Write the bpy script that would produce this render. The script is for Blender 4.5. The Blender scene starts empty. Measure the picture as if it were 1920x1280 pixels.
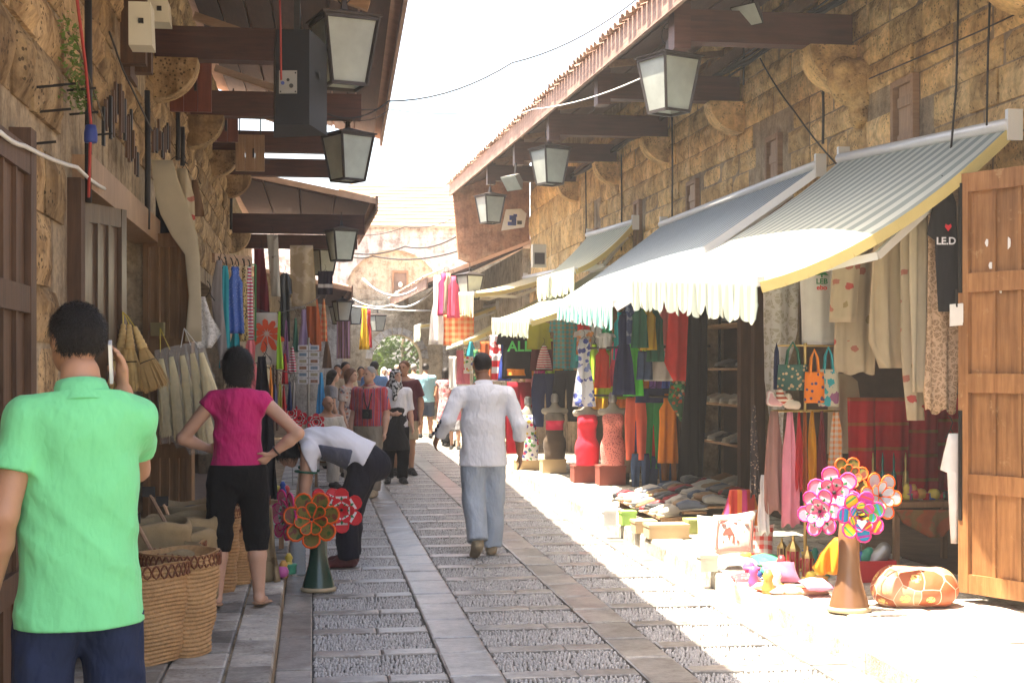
import bpy, math, random
import numpy as np
from mathutils import Vector, Matrix
random.seed(7)
R = math.radians
V = Vector
scene = bpy.context.scene
C = scene.collection
# world frame: Y runs down the street, X across it (left kerb -0.2, right kerb 2.92), Z up; metres
TH = R(7.97); CT, ST = math.cos(TH), math.sin(TH); FOC = 2667.0; EYE = 1.62
# ---------------------------------------------------------------- camera, sky, sun, exposure
cam_d = bpy.data.cameras.new('camera'); cam = bpy.data.objects.new('camera', cam_d); C.objects.link(cam)
cam.location = (0, 0, EYE); cam.rotation_euler = (R(90), 0, -TH)
cam_d.lens = 50; cam_d.sensor_width = 36; cam_d.shift_y = 50/1920; cam_d.clip_end = 2000; cam_d.clip_start = .05
scene.camera = cam
world = bpy.data.worlds.new('World'); scene.world = world; world.use_nodes = True
wn = world.node_tree.nodes; wn.clear()
sky = wn.new('ShaderNodeTexSky'); sky.sky_type = 'NISHITA'; sky.sun_disc = False
sky.sun_elevation = R(71.5); sky.sun_rotation = R(-90); sky.air_density = 1.0; sky.dust_density = 4.0; sky.ozone_density = .6
bg = wn.new('ShaderNodeBackground'); bg.inputs[1].default_value = .15
wo = wn.new('ShaderNodeOutputWorld')
world.node_tree.links.new(sky.outputs[0], bg.inputs[0]); world.node_tree.links.new(bg.outputs[0], wo.inputs[0])
sun_d = bpy.data.lights.new('sun', 'SUN'); sun_d.energy = 5.0; sun_d.angle = R(.53); sun_d.color = (1, .93, .82)
sun = bpy.data.objects.new('sun', sun_d); C.objects.link(sun)
sun.rotation_euler = V((1/3, .03, -1)).to_track_quat('-Z', 'Y').to_euler(); sun.location = (-5, 5, 20)
scene.view_settings.view_transform = 'Standard'; scene.view_settings.look = 'None'
scene.view_settings.gamma = 1; scene.view_settings.use_curve_mapping = False
scene.view_settings.exposure = 2.5
scene.view_settings.use_white_balance = True; scene.view_settings.white_balance_temperature = 7150; scene.view_settings.white_balance_tint = 10
scene.cycles.max_bounces = 10; scene.cycles.diffuse_bounces = 6; scene.cycles.glossy_bounces = 3
scene.cycles.transmission_bounces = 6; scene.cycles.transparent_max_bounces = 16
scene.cycles.use_denoising = True; scene.cycles.sample_clamp_indirect = 8; scene.cycles.caustics_reflective = False
scene.cycles.caustics_refractive = False
scene.render.use_persistent_data = False

def W(x, y, D):
    """the place seen at pixel (x, y) of the 1920 x 1280 photograph at depth D metres"""
    xc = (x-960)*D/FOC
    return V((xc*CT + D*ST, -xc*ST + D*CT, EYE-(y-690)*D/FOC))
def DX(x, X): return FOC*X/(CT*(x-587))            # depth where the line of sight at column x crosses the plane X
def DZ(y, z=0.0): return FOC*(EYE-z)/(y-690)       # depth where the row y crosses the level z
def WX(x, y, X): return W(x, y, DX(x, X))
def WZ(x, y, z): return W(x, y, DZ(y, z))

# ---------------------------------------------------------------- mesh collecting
ORG = {}
class MB:
    def __init__(s): s.v = []; s.f = []; s.uv = {}; s.m = []
    def add(s, vs, fs, uvs=None, mi=0):
        n = len(s.v); s.v += [tuple(p) for p in vs]
        for k, f in enumerate(fs):
            if uvs is not None: s.uv[len(s.f)] = [uvs[i] for i in f]
            s.f.append(tuple(i+n for i in f)); s.m.append(mi)
        return s
    def hexa(s, p, mi=0):
        return s.add(p, [(3,2,1,0),(4,5,6,7),(0,1,5,4),(1,2,6,5),(2,3,7,6),(3,0,4,7)], None, mi)
    def box(s, x0, x1, y0, y1, z0, z1, mi=0):
        return s.hexa([(x0,y0,z0),(x1,y0,z0),(x1,y1,z0),(x0,y1,z0),(x0,y0,z1),(x1,y0,z1),(x1,y1,z1),(x0,y1,z1)], mi)
    def obox(s, c, a, b, d, mi=0):
        c, a, b, d = V(c), V(a), V(b), V(d)
        return s.hexa([c-a-b-d, c+a-b-d, c+a+b-d, c-a+b-d, c-a-b+d, c+a-b+d, c+a+b+d, c-a+b+d], mi)
    def bar(s, p, q, w, h, up=(0,0,1), mi=0):
        p, q = V(p), V(q); d = (q-p); L = d.length; d = d/L; up = V(up)
        side = d.cross(up)
        if side.length < 1e-4: side = d.cross(V((1,0,0)))
        side.normalize(); u = side.cross(d)
        return s.obox((p+q)/2, side*w/2, d*L/2, u*h/2, mi)
    def tube(s, pts, r, n=6, cap=True, mi=0):
        pts = [V(p) for p in pts]; m = len(pts); rs = r if isinstance(r, (list, tuple)) else [r]*m
        vs = []; prev = None
        for i, p in enumerate(pts):
            t = (pts[min(i+1, m-1)]-pts[max(i-1, 0)])
            t = t.normalized() if t.length > 1e-9 else V((0,0,1))
            if prev is None:
                prev = t.cross(V((0,0,1)))
                if prev.length < .05: prev = t.cross(V((1,0,0)))
            a = (prev - t*prev.dot(t)).normalized(); b = t.cross(a); prev = a
            for k in range(n):
                w = 2*math.pi*k/n
                vs.append(p + (a*math.cos(w)+b*math.sin(w))*rs[i])
        fs = [(i*n+k, i*n+(k+1) % n, (i+1)*n+(k+1) % n, (i+1)*n+k) for i in range(m-1) for k in range(n)]
        if cap: fs += [tuple(range(n-1, -1, -1)), tuple(range((m-1)*n, m*n))]
        return s.add(vs, fs, None, mi)
    def lathe(s, prof, n=24, c=(0,0,0), sx=1, sy=1, cap=True, mi=0, rot=0):
        c = V(c); vs = []; m = len(prof)
        for r, z in prof:
            for k in range(n):
                w = 2*math.pi*k/n + rot
                vs.append(c+V((r*math.cos(w)*sx, r*math.sin(w)*sy, z)))
        fs = [(i*n+k, i*n+(k+1) % n, (i+1)*n+(k+1) % n, (i+1)*n+k) for i in range(m-1) for k in range(n)]
        if cap: fs += [tuple(range(n-1, -1, -1)), tuple(range((m-1)*n, m*n))]
        return s.add(vs, fs, None, mi)
    def poly(s, pts, d, mi=0):
        """a flat outline pushed out by the vector d"""
        n = len(pts); d = V(d); vs = [V(p) for p in pts] + [V(p)+d for p in pts]
        fs = [tuple(range(n-1, -1, -1)), tuple(range(n, 2*n))] + [(i, (i+1) % n, n+(i+1) % n, n+i) for i in range(n)]
        return s.add(vs, fs, None, mi)
    def build(s, name, mats, parent=None, smooth=False, org=None, label=None, cat=None, group=None, kind=None, auto=None):
        o0 = ORG[parent.name] if parent else (V(org) if org is not None else V((0,0,0)))
        me = bpy.data.meshes.new(name)
        me.from_pydata([(p[0]-o0.x, p[1]-o0.y, p[2]-o0.z) for p in s.v], [], s.f)
        if s.uv:
            ul = me.uv_layers.new(name='UVMap'); buf = np.zeros(len(me.loops)*2, 'f'); li = 0
            for k, f in enumerate(s.f):
                u = s.uv.get(k)
                for j in range(len(f)):
                    if u: buf[li*2] = u[j][0]; buf[li*2+1] = u[j][1]
                    li += 1
            ul.data.foreach_set('uv', buf)
        for m in (mats if isinstance(mats, (list, tuple)) else [mats]): me.materials.append(m)
        if any(s.m): me.polygons.foreach_set('material_index', s.m)
        if smooth: me.polygons.foreach_set('use_smooth', [True]*len(s.f))
        me.update()
        if smooth and auto: me.set_sharp_from_angle(angle=R(auto))
        return link(name, me, parent, o0, label, cat, group, kind)
def link(name, data, parent=None, o0=None, label=None, cat=None, group=None, kind=None):
    o = bpy.data.objects.new(name, data); C.objects.link(o)
    if parent: o.parent = parent; ORG[o.name] = ORG[parent.name]
    else: o.location = o0 if o0 is not None else V((0,0,0)); ORG[o.name] = V(o.location)
    tag(o, label, cat, group, kind)
    return o
def tag(o, label=None, cat=None, group=None, kind=None):
    if label: o['label'] = label
    if cat: o['category'] = cat
    if group: o['group'] = group
    if kind: o['kind'] = kind
    return o
def thing(name, label, cat, loc, group=None):
    return link(name, None, None, V(loc), label, cat, group)
def piece(name, mesh, parent, loc, scale=(1,1,1), rot=(0,0,0), kind=None):
    """a small part that shares its mesh with its like"""
    o = bpy.data.objects.new(name, mesh); C.objects.link(o); o.parent = parent
    o.location = V(loc)-ORG[parent.name]; o.scale = scale; o.rotation_euler = rot; ORG[o.name] = V(loc)
    if kind: o['kind'] = kind
    return o
def raw_mesh(name, mb, mat, smooth=False):
    me = bpy.data.meshes.new(name); me.from_pydata(mb.v, [], mb.f); me.materials.append(mat)
    if smooth: me.polygons.foreach_set('use_smooth', [True]*len(mb.f))
    me.update(); return me

# ---------------------------------------------------------------- materials
MATS = {}
def mx(nt, mode, fac, a, b):
    n = nt.nodes.new('ShaderNodeMix'); n.data_type = 'RGBA'; n.blend_type = mode
    for sock, v in ((n.inputs[0], fac), (n.inputs[6], a), (n.inputs[7], b)):
        if hasattr(v, 'links') or isinstance(v, bpy.types.NodeSocket): nt.links.new(v, sock)
        elif isinstance(v, (int, float)): sock.default_value = v if sock.type == 'VALUE' else (v, v, v, 1)
        else: sock.default_value = (*v[:3], 1)
    return n.outputs[2]
def mth(nt, op, a, b=0.0, c=None, clamp=False):
    n = nt.nodes.new('ShaderNodeMath'); n.operation = op; n.use_clamp = clamp
    for i, v in enumerate((a, b) if c is None else (a, b, c)):
        if isinstance(v, bpy.types.NodeSocket): nt.links.new(v, n.inputs[i])
        else: n.inputs[i].default_value = v
    return n.outputs[0]
def tex(nt, co, kind='noise', scale=5, detail=4, rough=.55, stretch=None, feature=None):
    if stretch:
        mp = nt.nodes.new('ShaderNodeMapping'); mp.inputs['Scale'].default_value = stretch
        nt.links.new(co, mp.inputs[0]); co = mp.outputs[0]
    if kind == 'noise':
        n = nt.nodes.new('ShaderNodeTexNoise'); n.inputs['Scale'].default_value = scale
        n.inputs['Detail'].default_value = detail; n.inputs['Roughness'].default_value = rough
    else:
        n = nt.nodes.new('ShaderNodeTexVoronoi'); n.inputs['Scale'].default_value = scale
        if feature: n.feature = feature
    nt.links.new(co, n.inputs['Vector']); return n
def ramp(nt, fac, stops, const=False):
    n = nt.nodes.new('ShaderNodeValToRGB'); cr = n.color_ramp
    if const: cr.interpolation = 'CONSTANT'
    while len(cr.elements) < len(stops): cr.elements.new(.5)
    for e, (p, c) in zip(cr.elements, stops):
        e.position = p; e.color = (c, c, c, 1) if isinstance(c, (int, float)) else (*c, 1)
    nt.links.new(fac, n.inputs[0]); return n.outputs[0]
def start(name):
    m = bpy.data.materials.new(name); m.use_nodes = True; nt = m.node_tree; nt.nodes.clear()
    out = nt.nodes.new('ShaderNodeOutputMaterial'); b = nt.nodes.new('ShaderNodeBsdfPrincipled')
    nt.links.new(b.outputs[0], out.inputs[0]); return m, nt, b, out
def bump(nt, b, h, strength, dist=.01):
    n = nt.nodes.new('ShaderNodeBump'); n.inputs['Strength'].default_value = strength; n.inputs['Distance'].default_value = dist
    nt.links.new(h, n.inputs['Height']); nt.links.new(n.outputs[0], b.inputs['Normal'])
def coords(nt, which):
    t = nt.nodes.new('ShaderNodeTexCoord'); return t.outputs[which]
def wpos(nt):
    g = nt.nodes.new('ShaderNodeNewGeometry'); return g.outputs['Position']
def rndv(nt):
    g = nt.nodes.new('ShaderNodeObjectInfo'); return g.outputs['Random']
def M(name, col, rough=.75, var=.2, vs=6, bmp=.15, bs=60, metal=0, spec=.3, col2=None, pat=None, ps=10, thr=.5,
      trans=0, rnd=0, coord='Object', stretch=None, cols=None, sheen=0, coat=0, fold=0):
    if name in MATS: return MATS[name]
    m, nt, b, out = start(name); co = coords(nt, coord) if coord != 'World' else wpos(nt); c = col
    sx = nt.nodes.new('ShaderNodeSeparateXYZ'); nt.links.new(co, sx.inputs[0])
    def stripe(k, f): return mth(nt, 'FRACT', mth(nt, 'MULTIPLY', sx.outputs[k], f))
    if pat in ('su', 'sv', 'sz'):
        s = stripe({'su': 0, 'sv': 1, 'sz': 2}[pat], ps)
        cc = cols or [(0, col), (thr, col2)]
        c = ramp(nt, s, cc, True)
    elif pat == 'check':
        a = mth(nt, 'GREATER_THAN', stripe(0, ps), thr); d = mth(nt, 'GREATER_THAN', stripe(1, ps), thr)
        c = mx(nt, 'MIX', mth(nt, 'MULTIPLY', mth(nt, 'ADD', a, d), .5), col, col2)
    elif pat == 'dots':
        v = tex(nt, co, 'v', ps); c = mx(nt, 'MIX', mth(nt, 'LESS_THAN', v.outputs['Distance'], thr), col, col2)
    elif pat == 'floral':
        v = tex(nt, co, 'v', ps); n2 = tex(nt, co, 'noise', ps*2.2, 3)
        hue = ramp(nt, mth(nt, 'FRACT', mth(nt, 'MULTIPLY', v.outputs['Color'], 3.7)), cols, True)
        d = mth(nt, 'ADD', v.outputs['Distance'], mth(nt, 'MULTIPLY', mth(nt, 'SUBTRACT', n2.outputs[0], .5), .7))
        c = mx(nt, 'MIX', mth(nt, 'LESS_THAN', d, thr), col, hue)
    elif pat == 'blotch':
        n2 = tex(nt, co, 'noise', ps, 3, .5, stretch); c = ramp(nt, n2.outputs[0], cols or [(thr-.03, col), (thr+.03, col2)])
    elif pat == 'lace':
        v = tex(nt, co, 'v', ps, feature='DISTANCE_TO_EDGE'); n2 = tex(nt, co, 'v', ps*3.1, feature='DISTANCE_TO_EDGE')
        w = mth(nt, 'MINIMUM', v.outputs['Distance'], mth(nt, 'MULTIPLY', n2.outputs['Distance'], 1.4))
        c = mx(nt, 'MIX', mth(nt, 'LESS_THAN', w, thr), col2, col)
    n = tex(nt, co, 'noise', vs, 5, .6, stretch)
    k = mth(nt, 'MULTIPLY_ADD', n.outputs[0], 2*var, 1-var)
    if rnd: k = mth(nt, 'MULTIPLY', k, mth(nt, 'MULTIPLY_ADD', rndv(nt), 2*rnd, 1-rnd))
    kk = nt.nodes.new('ShaderNodeCombineColor')
    for i in range(3): nt.links.new(k, kk.inputs[i])
    c = mx(nt, 'MULTIPLY', 1.0, c, kk.outputs[0])
    nt.links.new(c, b.inputs['Base Color'])
    b.inputs['Roughness'].default_value = rough; b.inputs['Metallic'].default_value = metal
    b.inputs['Specular IOR Level'].default_value = spec
    if sheen: b.inputs['Sheen Weight'].default_value = sheen
    if coat: b.inputs['Coat Weight'].default_value = coat; b.inputs['Coat Roughness'].default_value = .15
    if fold:
        fo = tex(nt, co, 'noise', 9, 3, .5, (1, 1, .45)).outputs[0]; f2 = tex(nt, co, 'noise', 22, 2, .5, (1, 1, .6)).outputs[0]
        fi = tex(nt, co, 'noise', bs, 2, .6, stretch).outputs[0]
        bump(nt, b, mth(nt, 'ADD', mth(nt, 'ADD', mth(nt, 'ABSOLUTE', mth(nt, 'SUBTRACT', fo, .5)), mth(nt, 'MULTIPLY', f2, .25)), mth(nt, 'MULTIPLY', fi, .02)), fold, .07)
    elif bmp: bump(nt, b, tex(nt, co, 'noise', bs, 4, .6, stretch).outputs[0], bmp)
    if trans:
        tr = nt.nodes.new('ShaderNodeBsdfTranslucent'); nt.links.new(c, tr.inputs[0])
        ms = nt.nodes.new('ShaderNodeMixShader'); ms.inputs[0].default_value = trans
        nt.links.new(b.outputs[0], ms.inputs[1]); nt.links.new(tr.outputs[0], ms.inputs[2]); nt.links.new(ms.outputs[0], out.inputs[0])
    MATS[name] = m; return m
def fab(name, col, **k):
    a = dict(rough=.9, var=.12, vs=9, bmp=.12, bs=220, spec=.15, coord='UV', trans=.12, sheen=.1); a.update(k)
    return M(name, col, **a)
def stone_mat(name, c1, c2, c3, streak=1.0, pits=.5, rnd=.25, scale=1.0):
    m, nt, b, out = start(name); p = wpos(nt)
    big = tex(nt, p, 'noise', 1.6*scale, 5, .6).outputs[0]
    c = ramp(nt, big, [(.32, c1), (.5, c2), (.68, c3)])
    fine = tex(nt, p, 'noise', 24*scale, 6, .7).outputs[0]
    c = mx(nt, 'MULTIPLY', .8, c, ramp(nt, fine, [(.3, .60), (.62, 1.12)]))
    blo = tex(nt, p, 'noise', 5.5*scale, 4, .65).outputs[0]; c = mx(nt, 'MULTIPLY', .75, c, ramp(nt, blo, [(.34, (.45, .38, .32)), (.5, (.95, .95, .95)), (.66, (1.15, 1.12, 1.05))]))   # stains and worn patches
    st = tex(nt, p, 'noise', 7, 4, .6, (1, 1, .09)).outputs[0]          # rain runs: dark and pale streaks down the face
    c = mx(nt, 'MULTIPLY', streak, c, ramp(nt, st, [(.36, (.42, .36, .30)), (.5, (1, 1, 1)), (.68, (1.2, 1.15, 1.05))]))
    pv = tex(nt, p, 'v', 34*scale).outputs['Distance']; pn = tex(nt, p, 'noise', 5, 3).outputs[0]
    pit = mth(nt, 'MULTIPLY', mth(nt, 'LESS_THAN', pv, .30), mth(nt, 'GREATER_THAN', pn, .52))
    c = mx(nt, 'MIX', mth(nt, 'MULTIPLY', pit, pits), c, (.05, .035, .02))
    k = mth(nt, 'MULTIPLY_ADD', rndv(nt), 2*rnd, 1-rnd); kk = nt.nodes.new('ShaderNodeCombineColor')
    for i in range(3): nt.links.new(k, kk.inputs[i])
    c = mx(nt, 'MULTIPLY', 1.0, c, kk.outputs[0]); nt.links.new(c, b.inputs['Base Color'])
    b.inputs['Roughness'].default_value = .92; b.inputs['Specular IOR Level'].default_value = .15
    h = mth(nt, 'SUBTRACT', mth(nt, 'ADD', fine, tex(nt, p, 'noise', 60, 5, .7).outputs[0]), pit)
    bump(nt, b, h, .6, .015); return m
def wood_mat(name, c1, c2, axis=2, scale=1.0, rough=.6, rnd=.15, worn=None, coat=0, spec=.3):
    m, nt, b, out = start(name); co = coords(nt, 'Object')
    st = [14*scale]*3; st[axis] = 1.1*scale
    g = tex(nt, co, 'noise', 2.2, 6, .65, st).outputs[0]
    c = ramp(nt, g, [(.3, c1), (.7, c2)])
    n = tex(nt, wpos(nt), 'noise', 2.5, 4).outputs[0]
    c = mx(nt, 'MULTIPLY', .6, c, ramp(nt, n, [(.3, .55), (.7, 1.15)]))
    if worn:
        w = tex(nt, wpos(nt), 'noise', 9, 5, .7).outputs[0]
        c = mx(nt, 'MIX', ramp(nt, w, [(.6, 0.0), (.7, .75)]), c, worn)
    if rnd:
        k = mth(nt, 'MULTIPLY_ADD', rndv(nt), 2*rnd, 1-rnd); kk = nt.nodes.new('ShaderNodeCombineColor')
        for i in range(3): nt.links.new(k, kk.inputs[i])
        c = mx(nt, 'MULTIPLY', 1.0, c, kk.outputs[0])
    nt.links.new(c, b.inputs['Base Color']); b.inputs['Roughness'].default_value = rough
    b.inputs['Specular IOR Level'].default_value = spec
    if coat: b.inputs['Coat Weight'].default_value = coat; b.inputs['Coat Roughness'].default_value = .22
    bump(nt, b, g, .35, .006); return m

# ---------------------------------------------------------------- rounded bodies from blended capsules (distance field + surface nets)
def surface_nets(f, lo, h):
    s = f < 0
    c = [s[i:s.shape[0]-1+i, j:s.shape[1]-1+j, k:s.shape[2]-1+k] for i in (0, 1) for j in (0, 1) for k in (0, 1)]
    n = sum(x.astype(np.int8) for x in c); idx = np.argwhere((n > 0) & (n < 8))
    if len(idx) == 0: return np.zeros((0, 3)), np.zeros((0, 4), int)
    corner = [(i, j, k) for i in (0, 1) for j in (0, 1) for k in (0, 1)]
    val = np.stack([f[idx[:, 0]+a, idx[:, 1]+b, idx[:, 2]+d] for a, b, d in corner], 1)
    acc = np.zeros((len(idx), 3)); cnt = np.zeros(len(idx))
    for e0 in range(8):
        for bit in (4, 2, 1):
            if e0 & bit: continue
            e1 = e0 | bit; a, b = val[:, e0], val[:, e1]; cr = (a < 0) != (b < 0)
            t = np.where(cr, a/np.where(cr, a-b, 1), 0)
            p0, p1 = np.array(corner[e0], float), np.array(corner[e1], float)
            acc += np.where(cr[:, None], p0+(p1-p0)*t[:, None], 0); cnt += cr
    P = (idx + acc/cnt[:, None])*h + lo
    vid = -np.ones(n.shape, np.int64); vid[idx[:, 0], idx[:, 1], idx[:, 2]] = np.arange(len(idx))
    quads = []
    for ax in range(3):
        o1, o2 = [(1, 2), (2, 0), (0, 1)][ax]
        sl0 = [slice(None)]*3; sl1 = [slice(None)]*3; sl0[ax] = slice(0, -1); sl1[ax] = slice(1, None)
        A, B = s[tuple(sl0)], s[tuple(sl1)]; e = np.argwhere(A != B)
        e = e[(e[:, o1] > 0) & (e[:, o2] > 0) & (e[:, o1] < n.shape[o1]) & (e[:, o2] < n.shape[o2])]
        if len(e) == 0: continue
        def cell(d1, d2):
            q = e.copy(); q[:, o1] += d1; q[:, o2] += d2; return vid[q[:, 0], q[:, 1], q[:, 2]]
        q = np.stack([cell(-1, -1), cell(0, -1), cell(0, 0), cell(-1, 0)], 1)
        flip = ~A[e[:, 0], e[:, 1], e[:, 2]]; q[flip] = q[flip][:, ::-1]
        quads.append(q)
    return P, np.concatenate(quads)
def cap(a, b, ra, rb=None, n=None, s=1.0, k=.02): return ('c', V(a), V(b), ra, ra if rb is None else rb, n, s, k)
def flat(a, b, ra, rb=None, n=None, s=1.0, k=.02): return ('f', V(a), V(b), ra, ra if rb is None else rb, n, s, k)   # cut square at b
def ell(c, r, rot=None, k=.02): return ('e', V(c), V(r), rot, k)
def sdf(prims, h, cuts=(), wr=0.0, wf=30., seed=1, holes=()):
    los, his = [], []
    for p in prims:
        if p[0] in 'cf':
            r = max(p[3], p[4]); pts = (p[1], p[2])
        else: r = max(p[2]); pts = (p[1],)
        for q in pts: los.append(np.array(q)-r); his.append(np.array(q)+r)
    lo = np.min(los, 0)-3*h-.01; hi = np.max(his, 0)+3*h+.01
    N = np.ceil((hi-lo)/h).astype(int)+1
    ax = [(lo[i]+h*np.arange(N[i])).astype('f') for i in range(3)]
    f = np.full(N, 1e3, 'f')
    def ev(p, sl):
        X, Y, Z = ax[0][sl[0]][:, None, None], ax[1][sl[1]][None, :, None], ax[2][sl[2]][None, None, :]
        if p[0] in 'cf':
            _, a, b, ra, rb, nn, s_, k = p; d = b-a; L2 = max(d.length_squared, 1e-12)
            x, y, z = X-a.x, Y-a.y, Z-a.z
            t = np.clip((x*d.x+y*d.y+z*d.z)/L2, 0, 1)
            x, y, z = x-t*d.x, y-t*d.y, z-t*d.z
            if nn is not None:
                q = (x*nn[0]+y*nn[1]+z*nn[2])*(s_-1)
                x, y, z = x+q*nn[0], y+q*nn[1], z+q*nn[2]
            q = np.sqrt(x*x+y*y+z*z)-(ra+(rb-ra)*t)
            if p[0] == 'f':
                e = d.normalized(); q = np.maximum(q, (X-b.x)*e.x+(Y-b.y)*e.y+(Z-b.z)*e.z)
            return q
        _, c, r, rot, k = p; x, y, z = X-c.x, Y-c.y, Z-c.z
        if rot is not None:
            m = np.array(rot); x, y, z = (x*m[0][i]+y*m[1][i]+z*m[2][i] for i in range(3))
        k0 = np.sqrt((x/r.x)**2+(y/r.y)**2+(z/r.z)**2); k1 = np.sqrt((x/r.x**2)**2+(y/r.y**2)**2+(z/r.z**2)**2)
        return k0*(k0-1)/np.maximum(k1, 1e-6)
    for p in prims:
        k = p[-1]
        if p[0] in 'cf': mn, mxx = np.minimum(p[1], p[2])-max(p[3], p[4]), np.maximum(p[1], p[2])+max(p[3], p[4])
        else: mn, mxx = np.array(p[1])-max(p[2]), np.array(p[1])+max(p[2])
        g = k*1.2+2.5*h
        i0 = np.clip(np.floor((mn-g-lo)/h).astype(int), 0, N-1); i1 = np.clip(np.ceil((mxx+g-lo)/h).astype(int)+1, 1, N)
        sl = tuple(slice(i0[i], i1[i]) for i in range(3)); d = ev(p, sl); o = f[sl]
        w = np.clip(.5+.5*(o-d)/k, 0, 1)
        f[sl] = o*(1-w)+d*w-k*w*(1-w)
    X, Y, Z = ax[0][:, None, None], ax[1][None, :, None], ax[2][None, None, :]
    if wr:
        rg = np.random.default_rng(seed); q = 0
        warp = 1.3*np.sin(X*7+Z*4+seed)+1.1*np.sin(Z*9-Y*6+X*3+2*seed)
        for j in range(5):
            d = rg.normal(size=3); d[2] *= .5; d /= np.linalg.norm(d); w = wf*(.45+rg.random())
            q = q+(np.abs(np.sin((X*d[0]+Y*d[1]+Z*d[2])*w*.5+warp+rg.random()*6))**.8-.6)
        f = f+(wr*.5*q).astype('f')
    for (pt, nn) in cuts:
        nn = V(nn).normalized(); f = np.maximum(f, ((X-pt[0])*nn.x+(Y-pt[1])*nn.y+(Z-pt[2])*nn.z).astype('f'))
    for p in holes:
        f = np.maximum(f, -ev(p, (slice(None),)*3))
    f[0], f[-1] = 1, 1; f[:, 0], f[:, -1] = 1, 1; f[:, :, 0], f[:, :, -1] = 1, 1
    return surface_nets(f, lo, h)
def np_obj(name, P, Q, mats, parent, mi=None, local=True, smooth=True):
    """local: the points are already in the parent's frame"""
    me = bpy.data.meshes.new(name); nq = len(Q)
    if not local: P = P-np.array(ORG[parent.name])
    me.vertices.add(len(P)); me.vertices.foreach_set('co', np.ascontiguousarray(P, 'f').ravel())
    me.loops.add(nq*4); me.loops.foreach_set('vertex_index', np.ascontiguousarray(Q, np.int32).ravel())
    me.polygons.add(nq); me.polygons.foreach_set('loop_start', np.arange(0, nq*4, 4, dtype=np.int32))
    if smooth: me.polygons.foreach_set('use_smooth', np.ones(nq, bool))
    for m in (mats if isinstance(mats, (list, tuple)) else [mats]): me.materials.append(m)
    if mi is not None: me.polygons.foreach_set('material_index', np.asarray(mi, np.int32))
    me.update(calc_edges=True); me.validate()
    return link(name, me, parent)
# ================================================================ materials of the place
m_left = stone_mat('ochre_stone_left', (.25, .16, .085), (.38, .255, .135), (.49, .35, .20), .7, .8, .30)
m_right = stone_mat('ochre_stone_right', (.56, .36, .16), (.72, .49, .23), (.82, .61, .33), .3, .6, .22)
m_mortar = stone_mat('lime_mortar', (.26, .20, .14), (.36, .28, .19), (.44, .35, .24), .6, .2, 0)
m_far = stone_mat('far_stone', (.44, .37, .26), (.53, .46, .34), (.60, .53, .40), .3, .2, .12)
m_fargrey = stone_mat('far_grey_stone', (.40, .40, .40), (.52, .52, .51), (.62, .62, .60), .5, .2, .12)
m_plaster = stone_mat('pink_plaster', (.30, .14, .08), (.38, .19, .115), (.50, .33, .22), .4, .05, 0)
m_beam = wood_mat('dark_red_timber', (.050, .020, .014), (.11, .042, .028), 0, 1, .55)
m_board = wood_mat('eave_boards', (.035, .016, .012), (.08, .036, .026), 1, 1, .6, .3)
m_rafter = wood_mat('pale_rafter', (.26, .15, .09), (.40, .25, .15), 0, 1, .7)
m_fascia = wood_mat('weathered_fascia', (.22, .13, .10), (.36, .24, .19), 1, 1, .8, .1, (.12, .07, .06))
m_tile = M('terracotta', (.42, .28, .21), rough=.85, var=.35, rnd=.3, bmp=.4, bs=30, coord='World')
m_oak = wood_mat('orange_oak_door', (.20, .085, .032), (.36, .175, .07), 2, 1, .55, .18, (.38, .23, .11))
m_browndoor = wood_mat('brown_door', (.25, .14, .07), (.40, .24, .13), 2, 1, .5, .12)
m_darkdoor = wood_mat('dark_varnished_door', (.060, .028, .014), (.13, .066, .034), 2, 1, .6, .12)
m_gloss = wood_mat('glossy_varnish_door', (.05, .026, .014), (.12, .07, .04), 2, 1, .3, .1, None, .35, .5)
m_signred = wood_mat('red_stained_board', (.10, .024, .013), (.20, .05, .026), 2, .6, .5, .1)
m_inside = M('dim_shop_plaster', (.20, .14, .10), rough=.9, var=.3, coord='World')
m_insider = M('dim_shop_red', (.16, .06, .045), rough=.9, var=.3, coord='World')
m_iron = M('black_iron', (.025, .022, .02), rough=.5, var=.3, metal=.6, spec=.5)
m_greymetal = M('grey_metal', (.35, .34, .32), rough=.45, var=.15, metal=.7)
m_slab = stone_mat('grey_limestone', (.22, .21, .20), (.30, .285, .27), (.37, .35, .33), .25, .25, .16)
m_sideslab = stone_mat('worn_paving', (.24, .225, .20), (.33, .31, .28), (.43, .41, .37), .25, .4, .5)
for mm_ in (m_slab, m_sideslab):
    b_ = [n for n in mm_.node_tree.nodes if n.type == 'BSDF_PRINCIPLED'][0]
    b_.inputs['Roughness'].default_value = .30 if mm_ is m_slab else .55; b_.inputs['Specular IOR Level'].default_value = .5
    for n_ in mm_.node_tree.nodes:
        if n_.type == 'BUMP': n_.inputs['Strength'].default_value = .28; n_.inputs['Distance'].default_value = .006
m_pebble = M('river_pebbles', (.41, .40, .39), rough=.24, var=.75, vs=26, bmp=.1, bs=80, spec=.5, coord='World')
m_bed = M('pebble_mortar', (.050, .047, .045), rough=.9, var=.4, vs=10, coord='World')
m_ground = M('packed_earth', (.30, .26, .20), rough=.95, var=.3, vs=.6, coord='World')

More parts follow.
